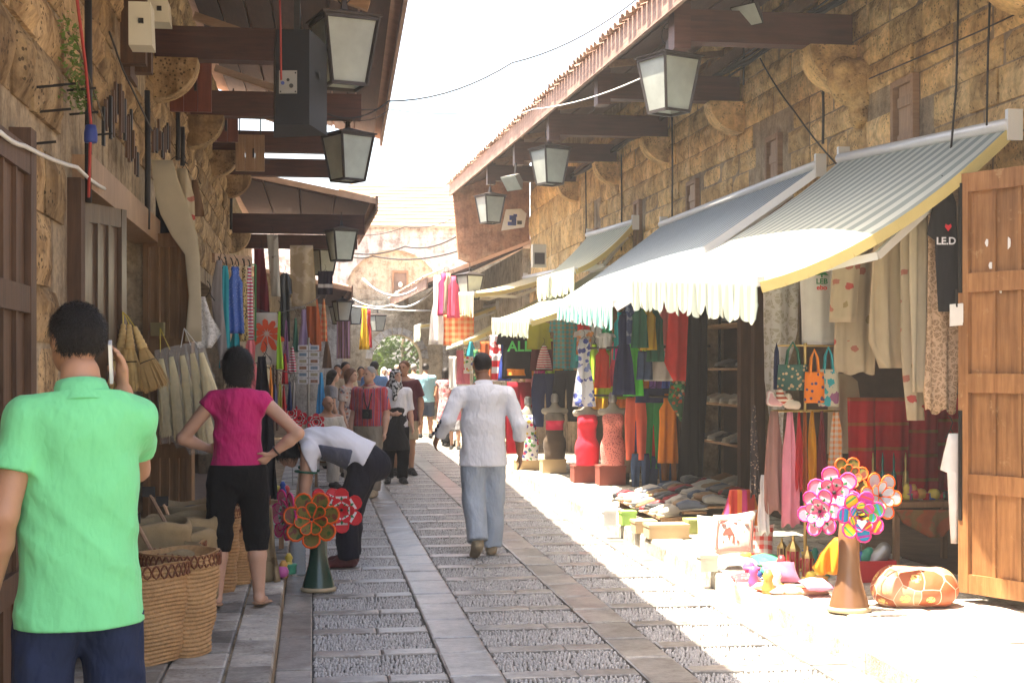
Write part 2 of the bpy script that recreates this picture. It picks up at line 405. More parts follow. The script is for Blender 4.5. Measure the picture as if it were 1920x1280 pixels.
# ================================================================ ground, street, pavements
mb = MB(); mb.add([(-200, -60, -.09), (200, -60, -.09), (200, 400, -.09), (-200, 400, -.09)], [(0, 1, 2, 3)])
mb.build('ground', m_ground, kind='structure')
mb = MB(); mb.box(-.2, 2.92, 1.5, 47, -.08, -.022)
street = mb.build('street', m_bed, kind='structure')
def slab_mesh(k, mat):
    r = random.Random(k); n = 4; mb = MB(); vs = []; g = [-.5, -.46, .46, .5]
    for j in range(n):
        for i in range(n):
            e = i in (0, 3) or j in (0, 3)
            vs.append((g[i], g[j], -.12 if e else r.uniform(-.05, .03)))
    base = len(vs); vs += [(-.5, -.5, -1), (.5, -.5, -1), (.5, .5, -1), (-.5, .5, -1)]
    fs = [(j*n+i, j*n+i+1, (j+1)*n+i+1, (j+1)*n+i) for j in range(n-1) for i in range(n-1)]
    fs += [(base, base+1, 3, 2, 1, 0), (base+2, base+3, 12, 13, 14, 15), (base+3, base, 0, 4, 8, 12), (base+1, base+2, 15, 11, 7, 3)]
    mb.add(vs, fs); return raw_mesh('slab', mb, mat)
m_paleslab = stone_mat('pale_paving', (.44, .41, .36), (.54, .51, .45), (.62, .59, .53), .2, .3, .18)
pales = [slab_mesh(k+19, m_paleslab) for k in range(5)]
slabs = [slab_mesh(k, m_slab) for k in range(5)]; sides = [slab_mesh(k+9, m_sideslab) for k in range(5)]
def lay(name, parent, x0, x1, y0, y1, top=0.0, kinds=slabs, th=.05, gap=.006):
    piece(name, random.choice(kinds), parent, ((x0+x1)/2, (y0+y1)/2, top+random.uniform(-.0025, .0025)*(1 if top < .01 else 2.2)),
          (x1-x0-gap, y1-y0-gap, th), (random.uniform(-.002, .002), random.uniform(-.003, .003), 0))
def run(a, b, L, y1=46.5):
    y = 2.0 + random.random()*.3; k = 0
    while y < y1:
        l = L*random.uniform(.75, 1.3)*(1 if y < 18 else 1.8); lay('paving_slab', street, a, b, y, min(y+l, y1)); y += l
run(.71, 1.0, .55); run(1.73, 2.0, .55); run(-.2, -.002, .75); run(2.702, 2.92, .75)
def pebble_mesh(k, w, l):
    r = random.Random(k); mb = MB(); y = -l/2+.018
    row = 0
    while y < l/2-.012:
        x = -w/2+.014+(row % 2)*.011
        while x < w/2-.008:
            a = r.uniform(.0070, .0125); b_ = r.uniform(.010, .0165); h = r.uniform(.012, .025); t = r.uniform(-.5, .5)
            cx, cy = x+r.uniform(-.006, .006), y+r.uniform(-.007, .007)+.010*math.sin(x*9+k); vs = []
            for rr, zz in ((1, -.004), (.72, h*.72)):
                for q in range(6):
                    w_ = q*math.pi/3; px, py = a*rr*math.cos(w_), b_*rr*math.sin(w_)
                    vs.append((cx+px*math.cos(t)-py*math.sin(t), cy+px*math.sin(t)+py*math.cos(t), zz))
            vs.append((cx, cy, h))
            mb.add(vs, [(q, (q+1) % 6, 6+(q+1) % 6, 6+q) for q in range(6)]+[(6+q, 6+(q+1) % 6, 12) for q in range(6)])
            x += r.uniform(.021, .027)
        y += r.uniform(.028, .034); row += 1
    return raw_mesh('pebbles', mb, m_pebble, True)
PIT, TIE = .69, .16
peb = [pebble_mesh(k, .70, PIT-TIE-.01) for k in range(5)]
k = 0; y = 7.39-8*PIT
while y < 46:
    for (a, b) in ((0, .708), (1.002, 1.728), (2.002, 2.70)):
        if y < 17:
            c = a+(b-a)*random.choice((.55, .62, .42)); lay('tie_stone', street, a, c, y, y+TIE); lay('tie_stone', street, c, b, y, y+TIE)
        else: lay('tie_stone', street, a, b, y, y+TIE)
        if y > 3:
            piece('pebble_panel', peb[random.randrange(5)], street, ((a+b)/2, y+TIE+(PIT-TIE)/2, -.0215), ((b-a-.004)/.70, 1, 1),
                  (0, 0, math.pi*random.randrange(2)), 'stuff')
    y += PIT
KZ = .13
mb = MB(); mb.box(-1.26, -.2, 1.5, 47, -.08, KZ-.03); lpave = mb.build('pavement_left', m_mortar, kind='structure')
mb = MB(); mb.box(2.92, 7.2, 1.5, 47, -.08, KZ-.03); rpave = mb.build('pavement_right', m_mortar, kind='structure')
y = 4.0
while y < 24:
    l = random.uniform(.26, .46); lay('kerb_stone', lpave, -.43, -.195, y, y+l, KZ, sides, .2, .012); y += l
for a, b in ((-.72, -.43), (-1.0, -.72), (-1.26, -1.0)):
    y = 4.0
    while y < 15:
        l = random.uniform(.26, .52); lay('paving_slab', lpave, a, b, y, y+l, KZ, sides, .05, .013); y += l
y = 4.0
while y < 40:
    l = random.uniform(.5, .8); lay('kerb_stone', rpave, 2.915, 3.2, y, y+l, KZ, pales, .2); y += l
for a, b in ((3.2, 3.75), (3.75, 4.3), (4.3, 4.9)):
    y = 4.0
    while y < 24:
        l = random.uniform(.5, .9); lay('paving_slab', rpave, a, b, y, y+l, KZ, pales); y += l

# ================================================================ stone blocks
def block_mesh(k, mat):
    r = random.Random(k); n, m = 6, 5; vs = []; mb = MB()
    for j in range(m):
        for i in range(n):
            e = i in (0, n-1) or j in (0, m-1)
            vs.append(((.25 if e else 1.0)+r.uniform(-.28, .22)*(not e), -.5+i/(n-1)+r.uniform(-.02, .02)*(not e) , -.5+j/(m-1)+r.uniform(-.03, .03)*(not e)))
    for j in range(m):
        vs[j*n] = (vs[j*n][0], -.5+r.uniform(0, .02), vs[j*n][2]); vs[j*n+n-1] = (vs[j*n+n-1][0], .5-r.uniform(0, .02), vs[j*n+n-1][2])
    b0 = len(vs); vs += [(-1, -.5, -.5), (-1, .5, -.5), (-1, .5, .5), (-1, -.5, .5)]
    fs = [(j*n+i, j*n+i+1, (j+1)*n+i+1, (j+1)*n+i) for j in range(m-1) for i in range(n-1)]
    t = (m-1)*n
    fs += [tuple([b0, b0+1]+list(range(n-1, -1, -1))), tuple([b0+2, b0+3]+list(range(t, t+n))),
           tuple([b0+3, b0]+[j*n for j in range(m)]), tuple([b0+1, b0+2]+[j*n+n-1 for j in range(m-1, -1, -1)])]
    mb.add(vs, fs); return raw_mesh('block', mb, mat)
blkL = [block_mesh(k, m_left) for k in range(7)]; blkR = [block_mesh(k+20, m_right) for k in range(7)]
blkF = [block_mesh(k+40, m_far) for k in range(4)]; blkG = [block_mesh(k+50, m_fargrey) for k in range(4)]
def masonry(parent, X, sgn, y0, y1, z0, z1, holes, kinds, course=.25, length=(.36, .78), depth=.035, gap=.014, slope=0.0):
    z = z0
    while z < z1-.02:
        ch = course*random.uniform(.85, 1.15); y = y0-random.random()*.3
        while y < y1:
            l = random.uniform(*length); a, b = max(y, y0), min(y+l, y1); zz = z+slope*(y-y0)
            if b-a > .08 and not any(a < h[1]-.02 and b > h[0]+.02 and zz < h[3]-.02 and zz+ch > h[2]+.02 for h in holes):
                piece('stone_block', random.choice(kinds), parent, (X+sgn*random.uniform(-.012, .012), (a+b)/2, zz+ch/2),
                      (depth*random.uniform(.7, 1.35), b-a-gap, ch-gap), (random.uniform(-.012, .012), 0, 0 if sgn > 0 else math.pi))
            y += l
        z += ch

# ================================================================ the two old shop rows beside the camera
XL, XR = -1.25, 4.6
LB = thing('stone_building', 'old ochre stone shop row with dark beams beside the sacks and baskets', 'building', (XL, 12, 0))
RB = thing('stone_building', 'old ochre stone shop row behind the striped awnings', 'building', (XR, 16, 0))
def boxes(name, mat, parent, bs, **kw):
    mb = MB()
    for b in bs: mb.box(*b)
    return mb.build(name, mat, parent, **kw)
LOPEN = [(7.70, 11.05, 0, 2.55), (11.6, 15.0, 0, 2.5), (15.5, 20.5, 0, 2.6)]
boxes('wall', m_mortar, LB, [(XL-.35, XL, 1, 22, 2.6, 5.3), (XL-.35, XL, 1, 7.7, 0, 2.6), (XL-.35, XL, 11.05, 11.6, 0, 2.6),
                              (XL-.35, XL, 15, 15.5, 0, 2.6), (XL-.35, XL, 20.5, 22, 0, 2.6), (-6.6, XL-.36, 21.7, 22, 0, 6.2), (-6.6, XL-.36, 1, 1.3, 0, 6.2), (-6.9, -6.6, 1, 22, 0, 6.2)])
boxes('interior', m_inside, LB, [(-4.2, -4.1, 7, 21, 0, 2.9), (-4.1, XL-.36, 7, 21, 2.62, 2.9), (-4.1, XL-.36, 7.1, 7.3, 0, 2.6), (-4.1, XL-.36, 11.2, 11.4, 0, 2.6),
                                 (-4.1, XL-.36, 15.1, 15.3, 0, 2.6), (-4.1, XL-.36, 20.6, 20.8, 0, 2.6), (-4.1, XL, 7.3, 20.6, .02, .13)])
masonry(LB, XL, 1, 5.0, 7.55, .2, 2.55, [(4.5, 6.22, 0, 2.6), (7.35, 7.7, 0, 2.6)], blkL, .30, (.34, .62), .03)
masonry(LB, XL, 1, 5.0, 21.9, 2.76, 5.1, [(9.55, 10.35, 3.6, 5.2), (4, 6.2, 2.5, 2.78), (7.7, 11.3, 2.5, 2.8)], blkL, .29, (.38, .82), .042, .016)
ROPEN = [(8.9, 12.1, 0, 2.9), (12.5, 15.0, 0, 2.9), (15.3, 19.0, 0, 2.8), (19.4, 25, 0, 2.8)]
boxes('wall', m_mortar, RB, [(XR, XR+.4, 1, 26, 2.9, 5.9), (XR, XR+.4, 1, 8.6, 0, 2.9), (XR, XR+.4, 14.2, 14.6, 0, 2.9), (XR, XR+.4, 16.95, 17.25, 0, 2.9),
                              (XR, XR+.4, 21, 21.4, 0, 2.9), (XR, XR+.4, 25, 30, 0, 2.9), (XR, XR+.4, 26, 30, 2.9, 5.9), (XR+.41, 9.6, 29.7, 30, 0, 6.5), (XR+.41, 9.6, 1, 1.3, 0, 6.5), (9.6, 9.9, 1, 30, 0, 6.5)])
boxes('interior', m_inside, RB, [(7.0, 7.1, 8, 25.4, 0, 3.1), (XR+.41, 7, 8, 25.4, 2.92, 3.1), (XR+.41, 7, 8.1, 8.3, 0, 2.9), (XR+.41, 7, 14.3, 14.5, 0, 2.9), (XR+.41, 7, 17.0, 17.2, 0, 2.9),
                                 (XR+.41, 7, 21.1, 21.3, 0, 2.9), (XR+.41, 7, 25.2, 25.4, 0, 2.9), (XR, 7, 8.3, 25.2, .1, .138)])
RWIN = [(10.35, 10.78, 3.22, 3.88), (13.55, 13.95, 3.1, 3.95), (16.6, 17.05, 3.15, 3.9), (19.6, 19.95, 3.0, 4.0), (22.7, 22.95, 3.2, 3.9)]
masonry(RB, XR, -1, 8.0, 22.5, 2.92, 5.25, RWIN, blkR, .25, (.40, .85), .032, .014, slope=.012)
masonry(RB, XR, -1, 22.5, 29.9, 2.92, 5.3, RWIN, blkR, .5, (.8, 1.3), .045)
# window openings with plank shutters on the awning side
for (a, b, z0, z1) in RWIN:
    mb = MB(); t = .05
    for q in ((XR-.055, XR-.002, a, a+t, z0, z1), (XR-.055, XR-.002, b-t, b, z0, z1), (XR-.056, XR-.002, a+t, b-t, z1-t, z1), (XR-.06, XR-.002, a+t, b-t, z0, z0+t)): mb.box(*q)
    wf = mb.build('window', m_rafter, RB)
    boxes('shutter', m_browndoor, wf, [(XR-.03, XR-.004, a+t+.01, b-t-.06, z0+t+.004, z1-t-.004)])
    for zz in (z0+(z1-z0)*.28, z0+(z1-z0)*.72): boxes('batten', m_browndoor, wf, [(XR-.045, XR-.031, a+t+.015, b-t-.065, zz-.04, zz+.04)])

# ================================================================ roofs over both pavements
tile = MB(); vs = []; n = 8
for i, (yy, rr) in enumerate(((0, .085), (.5, .07))):
    for k in range(n+1):
        w = math.pi*k/n
        vs.append((rr*math.cos(w), yy, rr*math.sin(w)*.8)); vs.append(((rr-.014)*math.cos(w), yy, (rr-.014)*math.sin(w)*.8))
N2 = 2*(n+1)
for k in range(n):
    a = 2*k; tile.f += [(a, N2+a, N2+a+2, a+2), (a+1, a+3, N2+a+3, N2+a+1), (a, a+2, a+3, a+1), (N2+a, N2+a+1, N2+a+3, N2+a+2)]
tile.v = vs; tile_me = raw_mesh('tile', tile, m_tile, False)
def roof(parent, y0, y1, e0, e1, wX, rise, ridge, sgn, nb=7):
    """eave (X, z) at y0 and at y1; sgn +1 when the wall lies at greater X; boards run along the street"""
    def E(y): t = (y-y0)/(y1-y0); return e0[0]+(e1[0]-e0[0])*t, e0[1]+(e1[1]-e0[1])*t
    def P(y, s, dz): X, z = E(y); return (X+(wX-X)*s, y, z+rise*s+dz)
    mb = MB(); X0, z0 = E(y0); X1, z1 = E(y1); q = (ridge[0]-wX)
    se = -.02 if sgn > 0 else -.055; ps = [P(y0, se, .05), P(y1, se, .05), P(y1, 1, .05), P(y0, 1, .05)]
    k = rise/abs(wX-X0)*abs(q)
    ps2 = [ps[3], ps[2], (ridge[0], y1, ps[2][2]+k), (ridge[0], y0, ps[3][2]+k)]
    for quad in (ps, ps2):
        up = [(p[0], p[1], p[2]+.09) for p in quad]
        mb.hexa(list(quad)+up if sgn < 0 else list(reversed(quad))+list(reversed(up)))
    ro = mb.build('roof', m_tile, parent)
    for i in range(nb):
        s0, s1 = i/nb+.006, (i+1)/nb-.006; mb = MB(); lift = -.012*(i % 2)
        mb.hexa([P(y0, s0, .022+lift), P(y0, s1, .022+lift), P(y1, s1, .022+lift), P(y1, s0, .022+lift), P(y0, s0, .045), P(y0, s1, .045), P(y1, s1, .045), P(y1, s0, .045)])
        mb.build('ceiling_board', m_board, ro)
    fo = .03 if sgn > 0 else .10; a, b = P(y0, 0, 0), P(y1, 0, 0); mb = MB(); mb.bar((a[0]-sgn*fo, a[1], a[2]+.04), (b[0]-sgn*fo, b[1], b[2]+.04), .035, .24); mb.build('fascia', m_fascia, ro)
    y = y0+.1; ang = math.atan2(rise, abs(wX-X0))
    while y < y1:
        X, z = E(y)
        piece('roof_tile', tile_me, ro, (X-sgn*((.09 if sgn > 0 else .0)+random.uniform(0, .03)), y, z+.14+random.uniform(-.008, .012)), (.85, 1, .7), (ang+random.uniform(-.05, .05), random.uniform(-.06, .06), -sgn*math.pi/2)); y += .185
    return ro
roof(LB, 3.0, 22.0, (.42, 4.38), (.94, 5.12), XL, .62, (-4.2, 0), -1)
roof(RB, 3.0, 30.2, (2.92, 4.27), (2.92, 5.36), XR, .62, (7.2, 0), 1)
# cantilever beams with stone corbels
def corbel(parent, X, sgn, y, z, s=1.0, broken=False, mat=None):
    mb = MB(); n = 10; w = .13*s; r = .36*s
    pts = [(X-sgn*.02, z)]+[(X+sgn*r*math.cos(a), z-r*.92*math.sin(a)) for a in [math.pi/2*k/n for k in range(n+1)]]
    pts.append((X-sgn*.02, z-r*.92))
    mb.poly([(p[0], y-w, p[1]) for p in pts], (0, 2*w, 0)); mb.build('corbel', mat or (m_left if sgn > 0 else m_right), parent)
def beam(parent, x0, x1, y, z, w=.16, h=.25, name='beam', mat=None):
    mb = MB(); mb.box(x0, x1, y-w/2, y+w/2, z-h/2, z+h/2); mb.build(name, mat or m_beam, parent)
for D in (11.0, 14.2, 17.3, 20.4):
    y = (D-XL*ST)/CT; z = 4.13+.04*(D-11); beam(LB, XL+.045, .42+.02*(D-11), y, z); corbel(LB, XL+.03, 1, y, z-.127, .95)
    mb = MB(); mb.bar((XL+.05, y+.3, z+.95), (.45, y+.3, z+.42), .07, .08); mb.build('rafter', m_rafter, LB)
beam(LB, XL+.02, .75, 21.8, 4.62, .14, .2)
for i, D in enumerate((9.1, 12.2, 15.4, 18.5, 21.6, 24.9)):
    y = (D-XR*ST)/CT; z = 4.49+.04*(D-12.2); beam(RB, 3.0, XR-.05, y, z, .17, .27); corbel(RB, XR-.03, -1, y, z-.137, 1.0 if i != 1 else 1.15)
    mb = MB(); mb.bar((XR-.06, y+.55, z+.52), (3.05, y-.5, z+.14), .06, .07); mb.build('rafter', m_rafter, RB)
    mb = MB(); mb.box(2.99, 3.13, y-.10, y+.10, z-.2, z+.24); mb.build('beam_end', m_beam, RB)
P0, Q0 = sdf([ell((XR-.12, 11.45, 4.02), (.2, .14, .2)), cap((XR, 11.45, 4.1), (XR-.05, 11.45, 3.7), .14, .08), ell((XR-.2, 11.42, 4.13), (.12, .12, .1))], .018, wr=.02, wf=55, seed=4)
np_obj('broken_corbel', P0, Q0, m_right, RB, local=False)
mb = MB(); mb.box(XR-.09, XR-.05, 9, 25.8, 4.95, 5.08); mb.build('wall_plate', m_rafter, RB)

# conduits, wires and boxes fixed to the walls
def wire(name, mat, pts, r, parent=None, n=5, sag=0.0, seg=1, **kw):
    out = []
    pts = [V(p) for p in pts]
    for a, b in zip(pts, pts[1:]):
        for k in range(seg):
            t = k/seg; p = a.lerp(b, t); p.z -= sag*4*t*(1-t); out.append(p)
    out.append(pts[-1]); mb = MB(); mb.tube(out, r, n); return mb.build(name, mat, parent, True, org=None if parent else pts[0], **kw)
m_cable = M('black_cable', (.02, .018, .017), rough=.6, var=.2, bmp=0)
m_redcable = M('red_cable', (.35, .04, .03), rough=.6, var=.2, bmp=0)
m_whitecable = M('white_cable', (.62, .60, .56), rough=.6, var=.2, bmp=0)
for x, ya, yb, X in ((165, -20, 380, -1.17), (276, 170, 430, -1.16), (333, 205, 300, -1.16), (342, 238, 310, -1.14), (433, 260, 430, -1.17)):
    wire('conduit', m_cable, [WX(x, ya, X), WX(x+1, (ya+yb)/2, X), WX(x, yb, X)], .02, LB, 7)
wire('wire', m_redcable, [WX(143, -10, -1.12), WX(160, 120, -1.12), WX(170, 230, -1.12), WX(166, 370, -1.12)], .008, LB)
wire('wire', m_cable, [WX(205, 60, -1.12), WX(230, 130, -1.12), WX(285, 245, -1.12)], .006, LB)
wire('wire', m_whitecable, [WX(0, 248, -1.13), WX(46, 274, -1.13), WX(145, 314, -1.13), WX(196, 354, -1.13)], .010, LB, sag=.01, seg=4)
mb = MB(); mb.lathe([(.03, 0), (.034, .01), (.034, .05), (.026, .09)], 10, WX(170, 268, -1.12)); mb.build('cable_joint', M('blue_tape', (.03, .05, .22), rough=.5), LB, True)
for x, y in ((55, 165), (82, 162), (125, 170), (72, 210), (130, 215), (40, 272), (160, 255)):
    p = WX(x, y, XL+.02); mb = MB(); mb.tube([p, p+V((.14, .02, .02))], .006, 5); mb.build('nail', m_iron, LB)
for i in range(26):
    if i < 7: x, y, L = 194+i*4.5, 235-i*7+random.uniform(-14, 14), random.uniform(.16, .3)
    elif i < 16: x, y, L = 226+(i-7)*4, 205+(i-7)*13+random.uniform(-16, 16), random.uniform(.16, .34)
    else: x, y, L = 287+(i-16)*3.4, 268+random.uniform(-12, 12)-(i-16), random.uniform(.14, .26)
    p = WX(x, y, -1.15-random.uniform(0, .03)); mb = MB(); mb.obox(p, (.008, 0, 0), (0, .022, 0), (0, 0, L/2)); mb.build('iron_strip', m_darkdoor if i % 3 else m_iron, LB)
for a in ((9.75, 3.62, 4.9),):
    mb = MB()
    for q in ((XL, XL+.16, a[0]-.16, a[0]-.05, a[1], a[2]), (XL+.001, XL+.14, a[0]+.36, a[0]+.48, a[1]+.05, a[2]), (XL+.002, XL+.05, a[0]-.05, a[0]+.36, a[1]-.06, a[1])): mb.box(*q)
    wf = mb.build('window', m_darkdoor, LB); boxes('shutter', m_darkdoor, wf, [(XL+.005, XL+.03, a[0]-.04, a[0]+.35, a[1]+.003, a[2])])
m_cream = M('cream_enamel', (.62, .59, .48), rough=.5, var=.1, bmp=.03)
for (x, y0, y1, w, X) in ((273, 12, 92, .05, -1.02), (306, 8, 48, .05, -1.0)):
    a, b = WX(x, y1, X), WX(x, y0, X); mb = MB()
    mb.hexa([(a.x-.09, a.y-.10, a.z), (a.x+.05, a.y-.10, a.z), (a.x+.05, a.y+.10, a.z), (a.x-.09, a.y+.10, a.z), (a.x-.09, a.y-.11, b.z), (a.x+.04, a.y-.11, b.z), (a.x+.04, a.y+.10, b.z), (a.x-.09, a.y+.10, b.z)])
    bx = mb.build('meter_box', m_cream, LB); mb = MB(); mb.box(a.x-.03, a.x, a.y-.12, a.y-.102, (a.z+b.z)/2, (a.z+b.z)/2+.03); mb.build('latch', m_iron, bx)
for i in range(7):                                   # the bundle of cables under the wall plate
    pts = [(XR-.10-random.uniform(0, .06), y, 4.80+.012*(y-12)+random.uniform(-.06, .06)) for y in np.arange(9.0, 25.5, 1.3)]
    wire('wall_cable', m_cable, pts, random.uniform(.007, .016), RB)
for x, ya, yb in ((1793, -5, 330), (1852, -5, 235)):
    wire('wire', m_cable, [WX(x+4, ya, 4.4), WX(x, (ya+yb)/2, 4.38), WX(x-14 if x < 1800 else x-2, yb, 4.3)], .008, RB)
wire('wire', m_cable, [WX(1425, 110, 4.5), WX(1490, 210, 4.5), WX(1590, 330, 4.5)], .008, RB, sag=.03, seg=5)
wire('wire', m_cable, [WX(1630, 148, 4.53), WX(1830, 62, 4.53), WX(1930, 15, 4.53)], .006, RB)
for x, ya, yb, X in ((1394, 60, 160, 4.5), (1260, 200, 445, 4.5), (1165, 290, 470, 4.5), (1098, 315, 490, 4.5), (1543, 150, 270, 4.5)):
    wire('conduit', m_cable, [WX(x, ya, X), WX(x+1, (ya+yb)/2, X), WX(x, yb, X)], .012, RB, 7)

# ================================================================ doors
def leaf(parent, a, b, z0, z1, mat, rows, cols, th=.045, stile=.075, rail=.10, flip=1, name='door'):
    """a ledged door leaf standing from plan point a to plan point b; panels sit back between stiles and rails"""
    a, b = V((*a, 0)), V((*b, 0)); d = (b-a); L = d.length; d.normalize(); n = V((d.y, -d.x, 0))*flip; up = V((0, 0, 1))
    def q(mb, s0, s1, u0, u1, t0, t1):
        c = a+d*(s0+s1)/2+up*(u0+u1)/2+n*(t0+t1)/2; mb.obox(c, d*(s1-s0)/2, n*abs(t1-t0)/2, up*(u1-u0)/2)
    mb = MB(); q(mb, 0, stile, z0, z1, 0, th); q(mb, L-stile, L, z0, z1, 0, th); H = (z1-z0-rail)/rows
    for r in range(rows+1): u = z0+r*H; q(mb, stile, L-stile, u, u+rail, .002, th-.003)
    do = mb.build(name, mat, parent)
    w = (L-2*stile)/cols
    for r in range(rows):
        for c in range(cols):
            mb = MB(); q(mb, stile+c*w+.005, stile+(c+1)*w-.005, z0+r*H+rail, z0+(r+1)*H, .008, th*.45); mb.build('panel', mat, do)
            if c: mb = MB(); q(mb, stile+c*w-.011, stile+c*w+.011, z0+r*H+rail, z0+(r+1)*H, .009, th*.8); mb.build('moulding', mat, do)
    return do, d, n
leaf(LB, (XL+.06, 5.0), (XL+.06, 6.12), .15, 2.52, m_darkdoor, 4, 4, .05, .09, .11, 1)
boxes('door_post', m_darkdoor, LB, [(XL-.02, XL+.09, 6.13, 6.25, .13, 2.62)])
pa, pb = W(143, 0, 7.45), W(224, 0, 7.85); leaf(LB, (pa.x, pa.y), (pb.x, pb.y), .16, 2.49, m_gloss, 3, 3, .045, .05, .10)
boxes('door_post', m_darkdoor, LB, [(XL-.05, XL+.07, 7.55, 7.68, .13, 2.6)])
boxes('lintel', m_browndoor, LB, [(XL-.1, XL+.10, 7.7, 11.2, 2.56, 2.74)])
pa, pb = W(274, 0, 10.75), W(365, 0, 10.62); do, d_, n_ = leaf(LB, (pa.x, pa.y), (pb.x, pb.y), .16, 2.63, m_browndoor, 3, 4, .045, .045, .10)
c = W(296, 617, 10.55); mb = MB(); mb.obox(c, d_*.055, n_*.012, V((0, 0, .05))); lk = mb.build('lock', M('brass_lock', (.50, .42, .22), rough=.4, metal=.6), do)
boxes('door_post', m_darkdoor, LB, [(XL-.05, XL+.08, 11.06, 11.2, .13, 2.6), (XL-.05, XL+.05, 11.5, 11.6, .13, 2.6)])
pa, pb = W(1806, 0, 9.13), W(1990, 0, 8.55); do, d_, n_ = leaf(RB, (pa.x, pa.y), (pb.x, pb.y), .19, 2.86, m_oak, 4, 3, .05, .075, .12)
boxes('pavement_step', m_sideslab, RB, [(4.55, 4.95, 8.05, 8.85, .1, .16)])
for zz in (1.0, 2.45): 
    c = V((pa.x, pa.y, zz))+d_*.02+n_*.05; mb = MB(); mb.obox(c, d_*.012, n_*.01, V((0, 0, .35))); mb.build('iron_bolt', m_iron, do)
m_flake = M('old_paper', (.72, .70, .66), rough=.9, var=.2)
for i in range(9):                                     # scraps of torn paper left on the upper panels
    s, u = random.uniform(.10, .38), random.uniform(2.10, 2.42); c = V((pa.x, pa.y, u))+d_*s+n_*.0245; k = random.uniform(.008, .022)
    pts = [c+d_*k*math.cos(t)*random.uniform(.4, 1)+V((0, 0, k*2.2*math.sin(t)*random.uniform(.5, 1))) for t in np.linspace(0, 6.28, 7)[:-1]]
    mb = MB(); mb.poly(pts, n_*.002); mb.build('paper_scrap', m_flake, do)
# door leaves and frames of the other shops
for (y, z1, m) in ((14.15, 2.85, m_darkdoor), (14.62, 2.85, m_darkdoor), (16.9, 2.75, m_browndoor), (17.25, 2.75, m_darkdoor), (21.1, 2.75, m_browndoor)):
    boxes('door_post', m, RB, [(XR-.12, XR-.004, y-.06, y+.06, .14, z1)])

# ================================================================ what closes the street
YE = 45.0
GB = thing('gate_building', 'pale stone building with blind arch and gateway closing the street', 'building', (2.5, YE, 0))
gx0, gx1, gz = 1.85, 3.42, 1.9
def arch(cx, r, z, n=14, rz=None): return [(cx+r*math.cos(math.pi*k/n), z+(rz or r)*math.sin(math.pi*k/n)) for k in range(n+1)]
pts = [(9, 0), (9, 6.0), (-4, 6.0), (-4, 0), (gx0, 0)]+list(reversed(arch((gx0+gx1)/2, (gx1-gx0)/2, gz)))+[(gx1, 0)]
mb = MB(); mb.poly([(p[0], YE, p[1]) for p in pts], (0, 1.2, 0)); mb.build('wall', m_far, GB)
pts = [(9, 0), (9, 6.06), (-4, 6.06), (-4, 0), (.92, 0)]+list(reversed(arch(2.5, 1.58, 3.7, 14, 1.65)))+[(4.08, 0)]
mb = MB(); mb.poly([(p[0], YE-.16, p[1]) for p in pts], (0, .158, 0)); mb.build('buttress_wall', m_fargrey, GB)
def far_blocks(x0, x1, z0, z1, kinds, yy, test):
    z = z0
    while z < z1:
        ch = random.uniform(.30, .42); x = x0-random.random()*.4
        while x < x1:
            l = random.uniform(.5, .95)
            if test(x, z) and test(x+l, z) and test(x, z+ch) and test(x+l, z+ch):
                piece('stone_block', random.choice(kinds), GB, (x+l/2, yy, z+ch/2), (.03, l-.02, ch-.02), (0, 0, -math.pi/2))
            x += l
        z += ch
def in_big(x, z): return abs(x-2.5) < 1.56 and (z < 3.7 or ((x-2.5)/1.56)**2+((z-3.7)/1.62)**2 < 1)
def in_gate(x, z): return abs(x-2.635) < .93 and (z < gz or (x-2.635)**2+(z-gz)**2 < .93**2)
def niche(x, z): return 2.42 < x < 3.05 and 3.45 < z < 4.75
far_blocks(.95, 4.05, 0, 5.4, blkF, YE, lambda x, z: in_big(x, z) and not in_gate(x, z) and not niche(x, z))
far_blocks(-1.2, 5.4, 3.2, 6.0, blkG, YE-.16, lambda x, z: not (abs(x-2.5) < 1.62 and (z < 3.7 or ((x-2.5)/1.66)**2+((z-3.7)/1.72)**2 < 1)))
for k in range(9):                                     # voussoirs of the gateway
    a0, a1 = math.pi*k/9+.02, math.pi*(k+1)/9-.02; r0, r1 = .79, 1.0
    q = [(2.635+r*math.cos(a), gz+r*math.sin(a)) for r, a in ((r0, a0), (r1, a0), (r1, a1), (r0, a1))]
    mb = MB(); mb.poly([(p[0], YE-.05, p[1]) for p in reversed(q)], (0, .1, 0)); mb.build('arch_stone', m_fargrey, GB)
boxes('niche_frame', m_browndoor, GB, [(2.47, 2.53, YE-.06, YE-.003, 3.5, 4.7), (2.93, 2.99, YE-.06, YE-.003, 3.5, 4.7), (2.53, 2.93, YE-.055, YE-.003, 4.63, 4.7)])
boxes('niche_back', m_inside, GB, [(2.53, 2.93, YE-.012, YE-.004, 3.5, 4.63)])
m_lime = M('white_plaster', (.70, .68, .64), rough=.8, var=.15)
z_, q_ = sdf([cap((2.73, YE-.14, 3.5), (2.73, YE-.14, 4.0), .13, .10), ell((2.73, YE-.14, 4.25), (.07, .07, .09)), cap((2.6, YE-.15, 4.0), (2.86, YE-.15, 4.0), .05)], .02)
np_obj('statue', z_, q_, m_lime, GB, local=False)
m_paletile = M('pale_tiles', (.30, .235, .165), rough=.9, var=.3, coord='World', bmp=.3)
rows = 12
